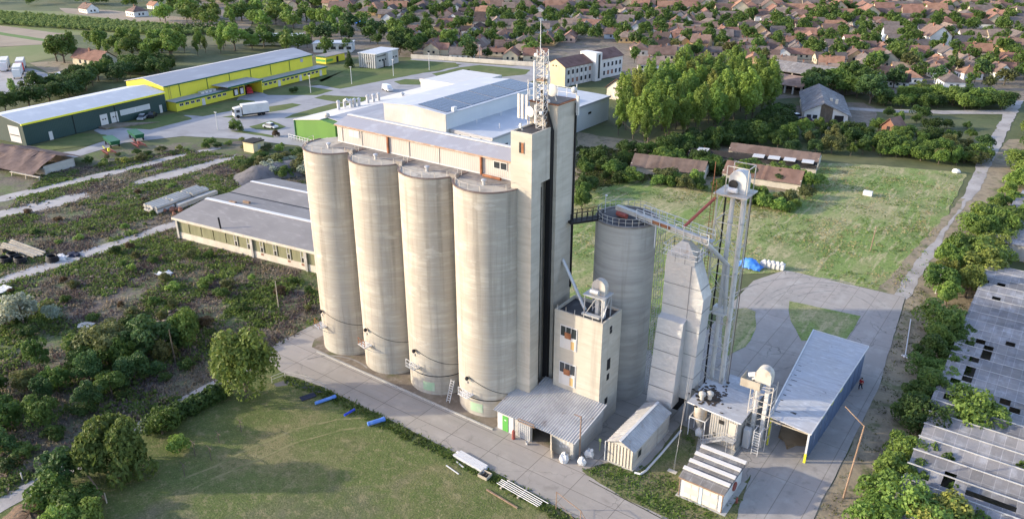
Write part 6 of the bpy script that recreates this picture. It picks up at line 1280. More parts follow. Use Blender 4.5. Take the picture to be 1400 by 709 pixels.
def tree(x, y, h, key, col, label, group=None, rz_=None, wf=1.0, rng=random):
    cm, tm, h0 = PROTO[key]; base = key.rstrip('0123456789'); s = h/h0
    t = thing(NAME.get(base, 'tree'), label, 'bush' if base in ('bush', 'silver', 'mound') else 'shrub' if base == 'vine' else 'tree', (x, y, -.03), rng.uniform(0, 6.28) if rz_ is None else rz_, group, local=True); t.scale = (s*wf, s*wf, s)
    j = rng.uniform(.75, 1.25); jr = rng.uniform(.93, 1.07)
    for nm, me, c in (('crown', cm, (col[0]*j*jr, col[1]*j, col[2]*j)), ('trunk' if base not in ('bush', 'silver', 'mound') else 'stem', tm, (1, 1, 1))):
        o = bpy.data.objects.new(nm, me); C.objects.link(o); o.parent = t; o.color = (*c, 1)
    return t
def T(u, v, h, key, col, label, group=None, wf=1.0): p = g(u, v); return tree(p.x, p.y, h, key, col, label, group, wf=wf)
def zone(poly, n, keys, cols, hr, what, group, mind=3.0, wf=1.0, seed=1, avoid=(), dens=None):
    rng = random.Random(seed); P = [g(*p) for p in poly]; x0, x1 = min(p.x for p in P), max(p.x for p in P); y0, y1 = min(p.y for p in P), max(p.y for p in P)
    pts = []; k = 0
    while len(pts) < n and k < n*60:
        k += 1; p = (rng.uniform(x0, x1), rng.uniform(y0, y1))
        if not pt_in(p, P): continue
        if any((p[0]-q[0])**2+(p[1]-q[1])**2 < mind*mind for q in pts): continue
        pts.append(p)
    us = sorted(px((*p, 0))[0] for p in pts); vs_ = sorted(px((*p, 0))[1] for p in pts)
    for p in pts:
        u, v = px((*p, 0)); a = us.index(u)/max(1, len(us)-1); b = vs_.index(v)/max(1, len(vs_)-1)
        cw = ['left end', 'left part', 'mid left', 'middle', 'mid right', 'right part', 'right end'][min(6, int(a*7))]
        rw = ['far', 'rear', 'central', 'front', 'near'][min(4, int(b*5))]
        for tr in range(40):
            key, col, h = rng.choice(keys), rng.choice(cols), rng.uniform(*hr); base = key.rstrip('0123456789'); f = (h-hr[0])/max(.01, hr[1]-hr[0])
            sz = ['small', 'medium', 'large', 'very large'][min(3, int(f*4))]
            lab = '%s %s %s, %s %s of %s' % (sz, CW[col], KW[base], rw, cw, what)
            if lab not in USED: break
        USED[lab] = 1; tree(p[0], p[1], h, key, col, lab, group, wf=wf*rng.uniform(.78, 1.25), rng=rng)
RND, WID, POP, BSH, VIN, FAR = ['round0', 'round1', 'round2'], ['wide0', 'wide1'], ['poplar0', 'poplar1', 'poplar2'], ['bush0', 'bush1', 'bush2'], ['vine0', 'vine1', 'vine2'], ['far0', 'far1', 'far2', 'far3']
# individual near trees
T(338, 543, 9.8, 'oval', (.135, .185, .045), 'large oval yellow green tree at the bend of the lane, left of the silos', wf=.95)
T(166, 648, 7.3, 'mound', (.18, .225, .06), 'big mound shaped bush beside the lane at lower left', wf=.98)
T(222, 592, 3.6, 'vine0', MG, 'bushy hedge end just behind the big mound shaped bush')
T(88, 662, 4.4, 'vine1', BG_, 'dark bush at the lane edge, farthest of the lower left cluster'); T(72, 690, 4.0, 'vine2', MG, 'bush at the lane edge, left of the lower left cluster'); T(104, 700, 3.6, 'vine0', MG, 'bush in the middle of the lower left cluster'); T(125, 722, 3.4, 'vine1', LG_, 'bush at the bottom edge of the lower left cluster'); T(90, 726, 3.6, 'vine2', LG_, 'bush at the bottom edge beside the brown earth heap')
T(32, 442, 4.9, 'silver', SILV, 'large silvery bush in the scrub at the left'); T(72, 437, 2.4, 'silver', SILV, 'small silvery bush right of the large silvery one'); T(6, 445, 3.4, 'silver', SILV, 'silvery bush at the left picture edge')
T(245, 615, 2.0, 'bush0', PG, 'small fresh green bush among the old orchard stakes')
mb = MB(); rng = random.Random(3); p = g(45, 715)
m = MB().ball((p.x, p.y, 0), 3.4, 2.6, 1.2, 18, .25, rng); solo('earth_heap', m, mat('red_earth', (.12, .075, .045), [((.05, .04, .03), (1.2, 1.2, 1.2), .42, .6, .8), ((.22, .15, .09), (2.5, 2.5, 2.5), .52, .7, .7)], bump=1, bsc=(3, 3, 3)), 'reddish brown earth heap at the bottom left corner', 'heap', (p.x, p.y, 0), smooth=True)
# hedge along the lane
a, b = g(204, 592), g(306, 540); n = 34; bl = []
for q in range(n): pp = a.lerp(b, q/(n-1)); bl.append((pp.x+rng.uniform(-.35, .35), pp.y+rng.uniform(-.35, .35), 0.7+rng.uniform(-.1, .2), .95+rng.uniform(-.1, .2)))
solo('hedge', leafcloud(bl, 9000, .34, 5), 'leaf', 'clipped dark green hedge between the lane and the lawn', 'hedge', tuple(a), col=DG)
# left scrub trees
LS = [(-30, 520), (120, 470), (215, 440), (300, 452), (310, 470), (230, 520), (110, 585), (-30, 645)]
zone(LS, 22, RND+WID+VIN, [MG, DG, MG, OG, BG_, LG_], (2.8, 5.2), 'the lane scrub wood', 'trees of the scrub wood left', 3.4, seed=3)
zone([(130, 345), (240, 330), (430, 385), (440, 440), (390, 455), (280, 420), (180, 380)], 20, BSH+VIN, [MG, MG, PG, DG, BRN, OG], (.8, 1.7), 'the workshop scrub', 'scrub bushes below the old workshop', 2.4, wf=1.15, seed=4)
zone([(0, 400), (110, 380), (230, 410), (300, 450), (130, 470), (0, 500)], 16, BSH+VIN, [DG, MG, OG, BRN], (.7, 1.5), 'the scrub near the silvery bush', 'scrub bushes by the southern lane', 2.6, wf=1.2, seed=5)
zone([(0, 300), (120, 268), (240, 250), (280, 262), (230, 300), (100, 340), (0, 370)], 22, BSH, [MG, PG, PG, OG, BRN], (.4, 1.0), 'the rubble ground', 'weed bushes between the lanes', 2.6, wf=1.5, seed=6)
zone([(120, 218), (330, 190), (420, 208), (425, 245), (390, 240), (340, 205), (230, 212), (120, 236)], 38, BSH+VIN, [MG, PG, OG, YG, DG], (.8, 1.8), 'the strip below the asphalt', 'bushes below the asphalt road', 2.6, wf=1.3, seed=7)
zone([(330, 225), (420, 215), (432, 238), (345, 250)], 16, VIN, [DG, MG, OG, SILV], (2.2, 3.6), 'the thicket behind the workshop', 'thicket behind the old workshop', 2.2, wf=1.2, seed=8)
zone([(20, 420), (300, 460), (440, 445), (380, 470), (300, 500), (200, 550), (60, 620), (0, 650), (0, 610), (120, 545), (250, 480)], 16, BSH, [DG, MG, BG_], (.9, 1.6), 'the lane undergrowth', 'undergrowth bushes beside the lane', 2.4, wf=1.3, seed=9)
# right hand row
zone([(1275, 395), (1312, 345), (1345, 300), (1375, 330), (1335, 400), (1305, 425), (1280, 420)], 20, RND+WID, [PG, LG_, MG, LG_, YG], (3.6, 5.6), 'the dirt track row', 'trees beside the dirt track', 3.0, seed=12)
zone([(1268, 490), (1260, 520), (1235, 570), (1250, 575), (1290, 540), (1318, 490), (1310, 470), (1280, 450)], 15, WID+RND, [MG, LG_, MG, PG], (3.0, 4.6), 'the trees beside the stepped hall', 'shaded trees beside the stepped hall', 2.6, seed=13, wf=1.1)
zone([(1352, 300), (1376, 250), (1400, 222), (1450, 200), (1435, 300), (1388, 330), (1365, 330)], 26, RND+WID, [MG, LG_, PG, LG_], (3.6, 5.4), 'the right edge row', 'thick tree row at the right edge', 3.4, seed=14)
zone([(1396, 205), (1416, 160), (1450, 130), (1460, 190), (1415, 215)], 12, RND+WID, [MG, LG_, MG], (4.5, 7.0), 'the track end trees', 'trees beside the track end', 3.6, seed=15)
for q, (u, v, h, k, c, lab) in enumerate(((1228, 628, 3.6, 'vine0', LG_, 'light green bush, topmost of the sunlit bushes left of the stepped hall'), (1213, 660, 3.9, 'vine1', LG_, 'second sunlit bush from the top left of the stepped hall'), (1203, 690, 4.2, 'vine2', PG, 'sunlit bush left of the stepped hall near the bottom edge'), (1185, 722, 4.2, 'vine0', PG, 'bright bush at the bottom edge left of the stepped hall'), (1240, 728, 5.2, 'wide0', PG, 'bright broad bush at the bottom edge, front of the stepped hall'), (1275, 735, 5.0, 'wide1', YG, 'yellow green broad bush at the bottom edge before the stepped hall'), (1305, 742, 4.6, 'vine2', PG, 'rightmost bright bush at the bottom edge before the stepped hall'), (1326, 592, 5.4, 'wide0', LG_, 'round sunlit tree growing up through the stepped hall roof'), (1255, 590, 4.4, 'wide1', DG, 'dark bush between the road and the top of the stepped hall'), (1247, 660, 3.2, 'vine1', MG, 'low dark bush under the left wall of the stepped hall'))):
    T(u, v, h, k, c, lab, wf=1.05)
for q, (u, v) in enumerate(((1298, 628), (1262, 652), (1312, 668), (1395, 640), (1268, 612), (1290, 700), (1340, 705))):
    p = g(u, v, 2.6); tree(p.x, p.y, 3.2, 'bush%d' % (q % 3), MG, 'weeds growing out of a roof gap, %s of the stepped hall' % ['upper left part', 'left edge', 'middle', 'right picture edge', 'top left row', 'lower left row', 'bottom middle row'][q], 'weeds in the roof gaps of the stepped hall', wf=.6)
# field surroundings
zone([(795, 215), (850, 228), (865, 250), (812, 262), (790, 300), (787, 240)], 14, VIN+RND, [DG, MG, DG], (2.5, 5.0), 'the thicket behind the tower', 'bushes behind the tower', 3, seed=16)
zone([(850, 248), (940, 257), (1010, 276), (1090, 292), (1100, 282), (1000, 262), (940, 247)], 24, VIN+BSH, [PG, MG, LG_, OG, PG], (1.8, 3.6), 'the strip before the stables', 'bushes before the stable rows', 2.6, wf=1.2, seed=17)
zone([(850, 222), (930, 218), (1010, 235), (1110, 250), (1115, 262), (1020, 243), (950, 232)], 26, VIN, [MG, PG, DG, LG_], (2.2, 4.2), 'the growth between the stables', 'bushes between the stable rows', 2.8, wf=1.2, seed=18)
zone([(960, 195), (1060, 180), (1150, 185), (1230, 192), (1290, 192), (1350, 208), (1335, 228), (1240, 218), (1120, 212), (1030, 200)], 62, RND+WID, [DG, MG, MG, BG_, LG_, OG], (3.0, 4.8), 'the wood behind the field', 'dense wood behind the field', 3.6, seed=19)
zone([(1190, 196), (1330, 214), (1320, 232), (1200, 212)], 16, VIN, [PG, LG_, MG], (2.5, 4.0), 'the front of the wood', 'sunny bushes before the dense wood', 3, seed=20)
zone([(835, 196), (880, 205), (940, 192), (1000, 178), (1050, 160), (1065, 140), (1040, 128), (985, 118), (925, 124), (880, 150), (840, 172)], 88, POP, [(.21, .295, .06), (.21, .295, .06), PG, YG, LG_], (9.5, 16.0), 'the poplar grove', 'poplar grove', 3.7, wf=1.02, seed=21)
zone([(835, 210), (900, 210), (985, 192), (1050, 172), (1070, 160), (1075, 180), (1000, 205), (930, 215)], 26, VIN+WID, [DG, MG, DG], (3, 5.5), 'the growth under the poplars', 'bushes under the poplars', 3.2, wf=1.1, seed=22)
zone([(1100, 118), (1180, 118), (1200, 135), (1190, 142), (1150, 128), (1105, 135)], 15, RND+WID, [DG, MG, BG_], (6, 9), 'the trees behind the barn', 'trees behind the barn', 5, seed=23)
zone([(1195, 132), (1300, 135), (1370, 140), (1370, 150), (1200, 147)], 26, WID+VIN, [MG, LG_, DG, PG], (3.5, 6), 'the hedge below the houses', 'hedge row below the front houses', 4, seed=24)
zone([(1195, 158), (1290, 160), (1350, 165), (1330, 195), (1240, 190), (1190, 185)], 13, WID+VIN, [MG, DG, LG_], (2.2, 3.8), 'the brick hut orchard', 'orchard around the brick hut', 5, seed=25)
# left background
zone([(110, 128), (150, 112), (215, 104), (240, 96), (225, 90), (150, 96), (90, 118), (60, 130)], 26, WID+RND, [DG, DG, MG, BG_], (4.5, 7), 'the belt behind the warehouses', 'tree belt behind the warehouses', 5, seed=26)
zone([(160, 84), (240, 82), (300, 74), (330, 70), (320, 60), (230, 62), (130, 66), (120, 72)], 30, POP+RND, [LG_, PG, LG_, PG], (7, 11), 'the rows beyond the warehouse', 'tall tree rows beyond the yellow warehouse', 6, wf=1.15, seed=27)
T(88, 86, 11, 'round0', MG, 'big tree left of the red roofed house beyond the warehouses', wf=1.2); T(78, 84, 9, 'round2', MG, 'broad tree at the meadow corner left of the red roofed house', wf=1.2); T(102, 84, 12, 'poplar1', LG_, 'slender pale tree touching the red roofed house')
T(50, 132, 7.5, 'round1', DG, 'dark tree between the lorry yard and the white warehouse roof', wf=1.2); T(22, 142, 8, 'poplar2', PG, 'slender fresh green tree before the lorry yard'); T(8, 152, 6, 'wide0', DG, 'dark bush at the left edge behind the white warehouse roof'); T(68, 138, 6, 'wide1', DG, 'dark bush just right of the dark tree behind the white warehouse roof', wf=1.3); T(40, 145, 6, 'wide0', DG, 'low dark bush behind the white warehouse roof, below the dark tree', wf=1.3); T(95, 132, 5.5, 'wide1', BG_, 'deep green bush beside the white garages', wf=1.3)
T(478, 92, 7.2, 'conifer', DG, 'dark conifer at the left corner of the concrete office'); T(445, 80, 5, 'conifer', DG, 'dark conifer behind the yellow kiosk')
zone([(555, 82), (575, 76), (560, 66), (540, 62), (535, 70)], 7, RND, [DG, MG], (6, 9), 'the trees beside the office', 'trees right of the concrete office', 5, seed=28)
T(322, 177, 3.0, 'vine1', PG, 'small round street tree on the road island'); 
for u, v, lab in ((318, 178, 'dark small ball bush left under the street tree'), (330, 180, 'dark small ball bush right under the street tree'), (377, 186, 'dark red ball bush by the white railing'), (400, 127, 'small dark bush before the yellow annex'), (404, 126, 'second small dark bush before the yellow annex')): T(u, v, 1.6, 'bush1', (.035, .03, .02) if 'red' in lab else DG, lab) if 'red' not in lab else T(u, v, 1.8, 'bush2', BRN, lab)
T(640, 103, 2, 'bush0', DG, 'lone dark bush on the far lawn') ; T(1100, 270, 3, 'vine2', OG, 'olive bush at the end of the reddish stable row')
# ================================================================== TOWN
ANG = YAW-R(9)
def area(p):
    u, v = px((p[0], p[1], 0))
    for lim, wd in ((200, 'over the orchard'), (330, 'above the yellow warehouse'), (450, 'above the yellow kiosk'), (570, 'behind the concrete office'), (640, 'above the lawn bend'), (700, 'left of the mast'), (750, 'behind the mast'), (800, 'above the apartment block'), (860, 'above the gabled store'), (930, 'left above the poplars'), (1000, 'above the poplars'), (1060, 'above the open barns'), (1130, 'above the big barn'), (1200, 'right above the big barn'), (1270, 'above the brick hut'), (1340, 'left of the track end'), (9999, 'above the track end')):
        if u < lim: break
    for lim, rw in ((105, 'front row'), (92, 'second row'), (80, 'third row'), (68, 'fourth row'), (56, 'fifth row'), (46, 'middle rows'), (36, 'seventh row'), (26, 'far rows'), (16, 'very far rows'), (6, 'last rows'), (-99, 'top edge rows')):
        if v > lim: break
    return rw+' '+wd
WALLS = {'cream': (.50, .44, .32), 'white': (.66, .65, .62), 'ochre': (.52, .36, .19), 'grey': (.40, .38, .35), 'pale blue': (.42, .48, .55), 'pink': (.55, .38, .30)}
ROOFS = {'brown': (.155, .106, .088), 'dull red': (.23, .128, .095), 'orange': (.29, .165, .11), 'grey brown': (.145, .122, .112), 'dark brown': (.08, .059, .053), 'tan': (.235, .18, .145)}
HP = {}
def house_proto(key, w_, l, h, rise, typ):
    wl, rf, ch, wn = MB(), MB(), MB(), []
    x, y = w_/2, l/2; o = .45
    if typ == 'hipped': wl.box(-x, -y, 0, x, y, h)
    else: wl.yprism([(x, 0), (x, h), (0, h+rise-.08), (-x, h), (-x, 0)], -y, y)
    e = h-.12
    if typ == 'hipped':
        X, Y = x+o, y+o; r = max(.3, Y-X); a, b, c, d = (-X, -Y, e), (X, -Y, e), (X, Y, e), (-X, Y, e); p, q = (0, -r, h+rise), (0, r, h+rise)
        rf.poly([a, b, p]).poly([b, c, q, p]).poly([c, d, q]).poly([d, a, p, q]).poly([a, d, c, b])
    else:
        for s in (-1, 1): rf.hexa([(s*(x+o), -y-o, e-.2), (0, -y-o, h+rise), (0, y+o, h+rise), (s*(x+o), y+o, e-.2), (s*(x+o), -y-o, e-.02), (0, -y-o, h+rise+.18), (0, y+o, h+rise+.18), (s*(x+o), y+o, e-.02)])
        if typ == 'winged':
            wl.xprism([(-y*.2-3, 0), (-y*.2-3, h), (-y*.2, h+rise*.8), (-y*.2+3, h), (-y*.2+3, 0)][::-1], 0, x+4)
            for s in (-1, 1): rf.hexa([(0, -y*.2+s*3.4, e-.2), (x+4.4, -y*.2+s*3.4, e-.2), (x+4.4, -y*.2, h+rise*.8+.05), (0, -y*.2, h+rise*.8+.05), (0, -y*.2+s*3.4, e-.02), (x+4.4, -y*.2+s*3.4, e-.02), (x+4.4, -y*.2, h+rise*.8+.22), (0, -y*.2, h+rise*.8+.22)])
    ch.box(-.9, .6, h+rise*.5, -.35, 1.15, h+rise+.8)
    for s in (-1, 1):
        for k in range(max(1, int(l/3.2))): yy = -y+1.2+k*3; wn.append(MB().box(s*x-.05, yy, .9, s*x+.05, yy+1.1, 2.2))
        wn.append(MB().box(-1.8, s*y-.05, .9, -.7, s*y+.05, 2.2)); wn.append(MB().box(.7, s*y-.05, .9, 1.8, s*y+.05, 2.2))
    HP[key] = (wl.mesh('wall', M['wall']), rf.mesh('roof', M['tile']), ch.mesh('chimney', M['brick']), [q.mesh('window', M['glass']) for q in wn], typ)
for k, a in enumerate(((7.5, 11, 3.0, 2.8, 'gabled'), (8.5, 13, 3.1, 3.2, 'gabled'), (9.5, 10.5, 3.4, 3.0, 'hipped'), (7.0, 15, 2.8, 2.5, 'gabled'), (8, 12, 3.0, 2.9, 'winged'), (9, 9.5, 4.4, 3.6, 'gabled'), (9, 13, 3.2, 2.9, 'hipped'), (5, 9, 2.3, 1.6, 'gabled'))): house_proto(k, *a)
def house(p, rz_, key, wn, rn, label, near, grp='town houses', s=1.0):
    s *= .72
    wl, rf, ch, wins, typ = HP[key]; t = thing('house', label, 'house', (p[0], p[1], -.03), rz_, grp, local=True); t.scale = (s, s, s); j = random.uniform(.85, 1.15)
    def add(nm, me, par, c=None):
        o = bpy.data.objects.new(nm, me); C.objects.link(o); o.parent = par; o.color = (*(c or (1, 1, 1)), 1); return o
    add('wall', wl, t, WALLS[wn]); r = add('roof', rf, t, tuple(q*j for q in ROOFS[rn]))
    if near: add('chimney', ch, r)
    if near:
        for q in wins: add('window', q, t)
TP = [(575, 74), (640, 82), (735, 82), (748, 66), (760, 56), (840, 62), (868, 92), (900, 96), (925, 90), (960, 78), (1048, 96), (1105, 102), (1125, 112), (1190, 112), (1230, 128), (1300, 127), (1400, 117), (1700, 105), (1650, -45), (200, -45), (260, 0), (440, 14), (520, 26), (560, 52)]
TPW = [g(*p) for p in TP]; rng = random.Random(77); cand = []
ux, uy = Vector((math.cos(ANG), math.sin(ANG), 0)), Vector((-math.sin(ANG), math.cos(ANG), 0)); org = g(1000, 90)
tspots = []
for r in range(-14, 56):
    off = rng.uniform(0, 12)
    for c in range(-70, 70):
        q = org+ux*(c*9.4+off+rng.uniform(-2.0, 2.0))+uy*(r*10.6+rng.uniform(-1.6, 1.6))
        if not pt_in(q, TPW): continue
        u, v = px(q)
        if u < -60 or u > 1460 or v < -38: continue
        k = rng.random()
        if k < (.32 if u > 640 else .42): tspots.append(q); continue
        cand.append(q)
        tspots.append(q+ux*4.8+uy*rng.uniform(-6, 6)) if rng.random() < .75 else None
manual = [(1275, 62, 5, 'white', 'brown', 1.5, 12), (1297, 118, 6, 'white', 'grey brown', 1.05, 0), (1222, 117, 1, 'white', 'dark brown', .95, 70), (1243, 112, 2, 'white', 'orange', .9, 0), (1165, 104, 0, 'ochre', 'grey brown', .9, 60), (958, 68, 5, 'ochre', 'brown', 1.1, 70), (905, 62, 5, 'white', 'dark brown', 1.0, 70), (1240, 100, 3, 'ochre', 'tan', 1.0, 84), (1135, 92, 4, 'cream', 'orange', 1.0, 80), (1040, 84, 3, 'cream', 'brown', 1.2, 85), (1330, 78, 4, 'cream', 'orange', 1.3, 80), (1378, 70, 1, 'ochre', 'brown', 1.2, 60)]
HUSED = set(); done = []
for u, v, key, wn, rn, s, dg in manual:
    p = g(u, v); done.append(p); lab = '%s house with %s %s roof, %s' % (wn, rn, HP[key][4], area(p)); HUSED.add(lab); house(p, ANG+R(dg), key, wn, rn, lab, True, s=s)
cand = [q for q in cand if all((q-d).length > 9 for d in done)]
cand.sort(key=lambda q: (q.x**2+q.y**2)); NI = 285; dist = MB(); dr = {k: MB() for k in ('dull red', 'brown', 'grey brown', 'orange')}
for i, q in enumerate(cand):
    key = rng.choice((0, 0, 1, 2, 3, 3, 4, 5, 6, 7)); wn = rng.choices(list(WALLS), (4, 4, 2, 2, .5, 1))[0]; rn = rng.choices(list(ROOFS), (5, 2.5, 1.5, 5, 3, 3.5))[0]; rz_ = ANG+R(rng.choice((0, 90, 90, 0, 180, 270)))+rng.gauss(0, .09)
    if i < NI:
        for tr in range(40):
            lab = '%s house with %s %s roof, %s' % (wn, rn, HP[key][4], area(q))
            if lab not in HUSED: break
            key = rng.choice((0, 1, 2, 3, 4, 5, 6, 7)); wn = rng.choice(list(WALLS)); rn = rng.choice(list(ROOFS))
        HUSED.add(lab); house(q, rz_, key, wn, rn, lab, i < 110, s=rng.uniform(.9, 1.15))
    else:
        wl, rf, ch, wins, typ = HP[key]; mx_ = Matrix.Translation(q) @ Matrix.Rotation(rz_, 4, 'Z')
        for me, mm in ((wl, dist), (rf, dr[rng.choice(list(dr))])):
            o_ = len(mm.v); mm.v += [mx_ @ v.co for v in me.vertices]; mm.f += [[o_+k for k in f.vertices] for f in me.polygons]
st = thing('distant_houses', None, None, (0, 0, 0)); st['kind'] = 'stuff'; st['label'] = 'mass of small pale town houses with brown and red roofs at the top edge'; st['category'] = 'houses'
part('wall', dist, 'wall', st, col=WALLS['cream'])
for k, mm in dr.items(): part('roof', mm, 'tile', st, col=ROOFS[k])
# town trees: nearest ones are single trees, the rest one mass
tspots.sort(key=lambda q: (q.x**2+q.y**2)); NT = 60; mass = MB()
for i, q in enumerate(tspots):
    key = rng.choice(FAR+FAR+['farpop']) if rng.random() < .9 else 'farpop'; col = rng.choice([DG, MG, MG, LG_, BG_, OG, PG]); h = rng.uniform(4.0, 7.5)
    if i < NT:
        for tr in range(30):
            lab = '%s %s %s among houses, %s' % (['small', 'mid sized', 'large'][min(2, int((h-4.0)/1.2))], CW[col], KW[key.rstrip('0123456789')], area(q))
            if lab not in USED: break
            col = rng.choice([DG, MG, LG_, BG_, OG, PG]); h = rng.uniform(4.0, 7.5)
        USED[lab] = 1; tree(q.x, q.y, h, key, col, lab, 'trees among the town houses', wf=rng.uniform(.9, 1.2), rng=rng)
    else:
        me = PROTO[key][0]; s = h/PROTO[key][2]; mx_ = Matrix.Translation(q) @ Matrix.Rotation(rng.uniform(0, 6), 4, 'Z') @ Matrix.Scale(s, 4)
        o_ = len(mass.v); mass.v += [mx_ @ v.co for v in me.vertices]; mass.f += [[o_+k for k in f.vertices] for f in me.polygons]
def massadd(mass, q, key, h, rng):
    me = PROTO[key][0]; s = h/PROTO[key][2]; mx_ = Matrix.Translation(q) @ Matrix.Rotation(rng.uniform(0, 6), 4, 'Z') @ Matrix.Scale(s, 4)
    o_ = len(mass.v); mass.v += [mx_ @ v.co for v in me.vertices]; mass.f += [[o_+k for k in f.vertices] for f in me.polygons]
solo('distant_trees', mass, 'leaf', 'mass of green trees between the farthest houses', 'trees', (0, 0, 0), kind='stuff', col=MG)
# tree belts left of the town
zone([(215, 32), (300, 38), (400, 40), (470, 44), (470, 30), (360, 22), (220, 22)], 34, FAR+['farpop'], [PG, LG_, PG, LG_], (7, 10.5), 'the belt beyond the orchard', 'tall belt beyond the orchard', 9, wf=1.05, seed=31)
zone([(440, 74), (560, 66), (640, 74), (560, 50), (500, 34), (380, 52), (330, 66), (360, 74)], 36, FAR+RND, [DG, MG, LG_, PG, BG_], (5, 9.5), 'the trees behind the office', 'trees behind the yellow warehouse and office', 7, seed=32)
wood = MB(); rng = random.Random(90); P = [g(*p) for p in ((-80, 8), (100, 8), (220, 12), (440, 12), (520, 20), (400, -40), (-60, -40))]; k = 0
bb = (min(p.x for p in P), max(p.x for p in P), min(p.y for p in P), max(p.y for p in P))
while k < 300:
    q = Vector((rng.uniform(bb[0], bb[1]), rng.uniform(bb[2], bb[3]), 0))
    if pt_in(q, P): massadd(wood, q, rng.choice(FAR), rng.uniform(4.5, 7.5), rng); k += 1
solo('far_wood', wood, 'leaf', 'far off wood above the orchard at top left', 'wood', (0, 0, 0), kind='stuff', col=MG)
orch = MB(); a0, a1, b0, b1 = g(-60, 30), g(230, 49), g(-60, 15), g(330, 45)
for r in range(13):
    for c in range(62):
        p = a0.lerp(a1, c/61).lerp(b0.lerp(b1, c/61), r/12); massadd(orch, p+Vector((rng.uniform(-.8, .8), rng.uniform(-.8, .8), 0)), rng.choice(FAR), rng.uniform(1.9, 2.6), rng)
solo('orchard', orch, 'leaf', 'orchard of small green fruit trees in long rows, top left', 'orchard', (0, 0, 0), kind='stuff', col=(.25, .32, .11))
hb = [( *g(225+q*6.3, 46-.55*q+.012*q*q)[:2], 1.6, 2.2) for q in range(16)]
solo('hedge', leafcloud(hb, 1500, .8, 9), 'leaf', 'dark low hedge at the right end of the orchard', 'hedge', tuple(g(270, 43)), col=DG)
# houses at the left
for (u, v, key, wn, rn, s, dg, lab) in ((131, 89, 3, 'cream', 'dull red', 1.5, 70, 'large cream house with dull red gabled roof among trees beyond the warehouses'), (122, 17, 1, 'white', 'brown', 1.1, 60, 'white house with brown gabled roof beyond the orchard, left one'), (188, 22, 2, 'white', 'brown', 1.2, 60, 'white house with brown hipped roof beyond the orchard, right one'), (212, 12, 0, 'white', 'orange', 1, 60, 'white gabled house in the trees at the top left'), (262, 12, 1, 'cream', 'tan', 1.2, 60, 'cream house above the tall belt, top left')):
    house(g(u, v), ANG+R(dg), key, wn, rn, lab, True, 'houses at the left', s)
for (u, v, l, w_, h, lab) in ((372, 62, 24, 10, 3.4, 'low white flat roofed hall among trees beyond the yellow warehouse'), (455, 72, 16, 8, 3.5, 'small pale shed with grey roof behind the kiosk')):
    b = g(u, v); t = thing('flat_hall', lab, 'hall', tuple(b), ANG+R(10), local=True); part('wall', MB().box(-l/2, 0, 0, l/2, w_, h), 'whitewall', t); part('roof', MB().box(-l/2-.3, -.3, h+.003, l/2+.3, w_+.3, h+.3), 'roofwhite', t)
    for q in range(5): part('window', MB().box(-l/2+1+q*l/5, -.05, 1.2, -l/2+3+q*l/5, -.004, 2.4), 'glass', t)
b = g(495, 38); solo('blue_tarp_roof', MB().hexa([(b.x-3, b.y-2, 2), (b.x+3, b.y-2, 2), (b.x+3, b.y+2, 3), (b.x-3, b.y+2, 3), (b.x-3, b.y-2, 2.2), (b.x+3, b.y-2, 2.2), (b.x+3, b.y+2, 3.2), (b.x-3, b.y+2, 3.2)]), 'tarp', 'bright blue tarpaulin roof among the trees behind the office', 'roof', tuple(b))
# ================================================================== GROUND COVER
def tufts(name, poly, n, hr, col, label, seed, blades=6, wd=.10, z=.0, spread=.25, excl=(), nz=None, world=False):
    rng = random.Random(seed); P = [g(*p) for p in poly] if not world else poly; x0, x1 = min(p[0] for p in P), max(p[0] for p in P); y0, y1 = min(p[1] for p in P), max(p[1] for p in P); mb = MB(); k = 0; it = 0
    while k < n and it < n*30:
        it += 1; x, y = rng.uniform(x0, x1), rng.uniform(y0, y1)
        if not pt_in((x, y), P): continue
        if any(pt_in((x, y), e) for e in excl): continue
        if nz is not None and noise.noise(Vector((x*.11, y*.11, seed)))+.5*noise.noise(Vector((x*.4, y*.4, seed))) < nz: continue
        k += 1; h = rng.uniform(*hr)
        for b in range(blades):
            a = rng.uniform(0, 6.28); c = Vector((x+rng.gauss(0, spread), y+rng.gauss(0, spread), z-.02)); d = Vector((math.cos(a), math.sin(a), 0)); s = Vector((-d.y, d.x, 0))*wd*rng.uniform(.6, 1.4)
            tip = c+d*h*rng.uniform(.2, .8)+Vector((0, 0, h*rng.uniform(.5, 1))); i = len(mb.v); mb.v += [c-s, c+s, tip+s*.5, tip-s*.5]; mb.f.append([i, i+1, i+2, i+3])
    solo(name, mb, 'weed', label, 'grass' if 'grass' in name else 'weeds', (0, 0, 0), kind='stuff', col=col)
LAWN = [(20, 709), (118, 640), (300, 530), (383, 512), (451, 534), (698, 657), (780, 709), (760, 760), (20, 780)]
FLD = [(784, 266), (860, 258), (1000, 262), (1110, 262), (1122, 226), (1200, 230), (1318, 240), (1238, 400), (1073, 366), (985, 374), (930, 460), (880, 480), (786, 420)]
tufts('field_grass', FLD, 1500, (.06, .16), (.15, .23, .055), 'green field grass behind the silos', 3, wd=.16, spread=.5, nz=-.05)
tufts('dry_field_grass', FLD, 1500, (.06, .15), (.38, .32, .18), 'straw coloured dry grass in the field', 4, wd=.14, spread=.5, nz=.1)
SCR = [(0, 300), (60, 238), (250, 205), (330, 215), (425, 250), (238, 296), (245, 330), (435, 378), (440, 436), (300, 515), (0, 675)]
SX_ = [[g(*p) for p in q] for q in ([(0, 379), (240, 301), (242, 309), (90, 363), (0, 390)], [(0, 268), (165, 230), (256, 208), (257, 213), (166, 237), (0, 277)], [(0, 288), (84, 268), (118, 262), (122, 268), (90, 280), (0, 299)], [(182, 248), (228, 234), (322, 212), (322, 217), (240, 244), (188, 252)], [(238, 297), (350, 250), (430, 250), (435, 345), (440, 375), (245, 328)])]
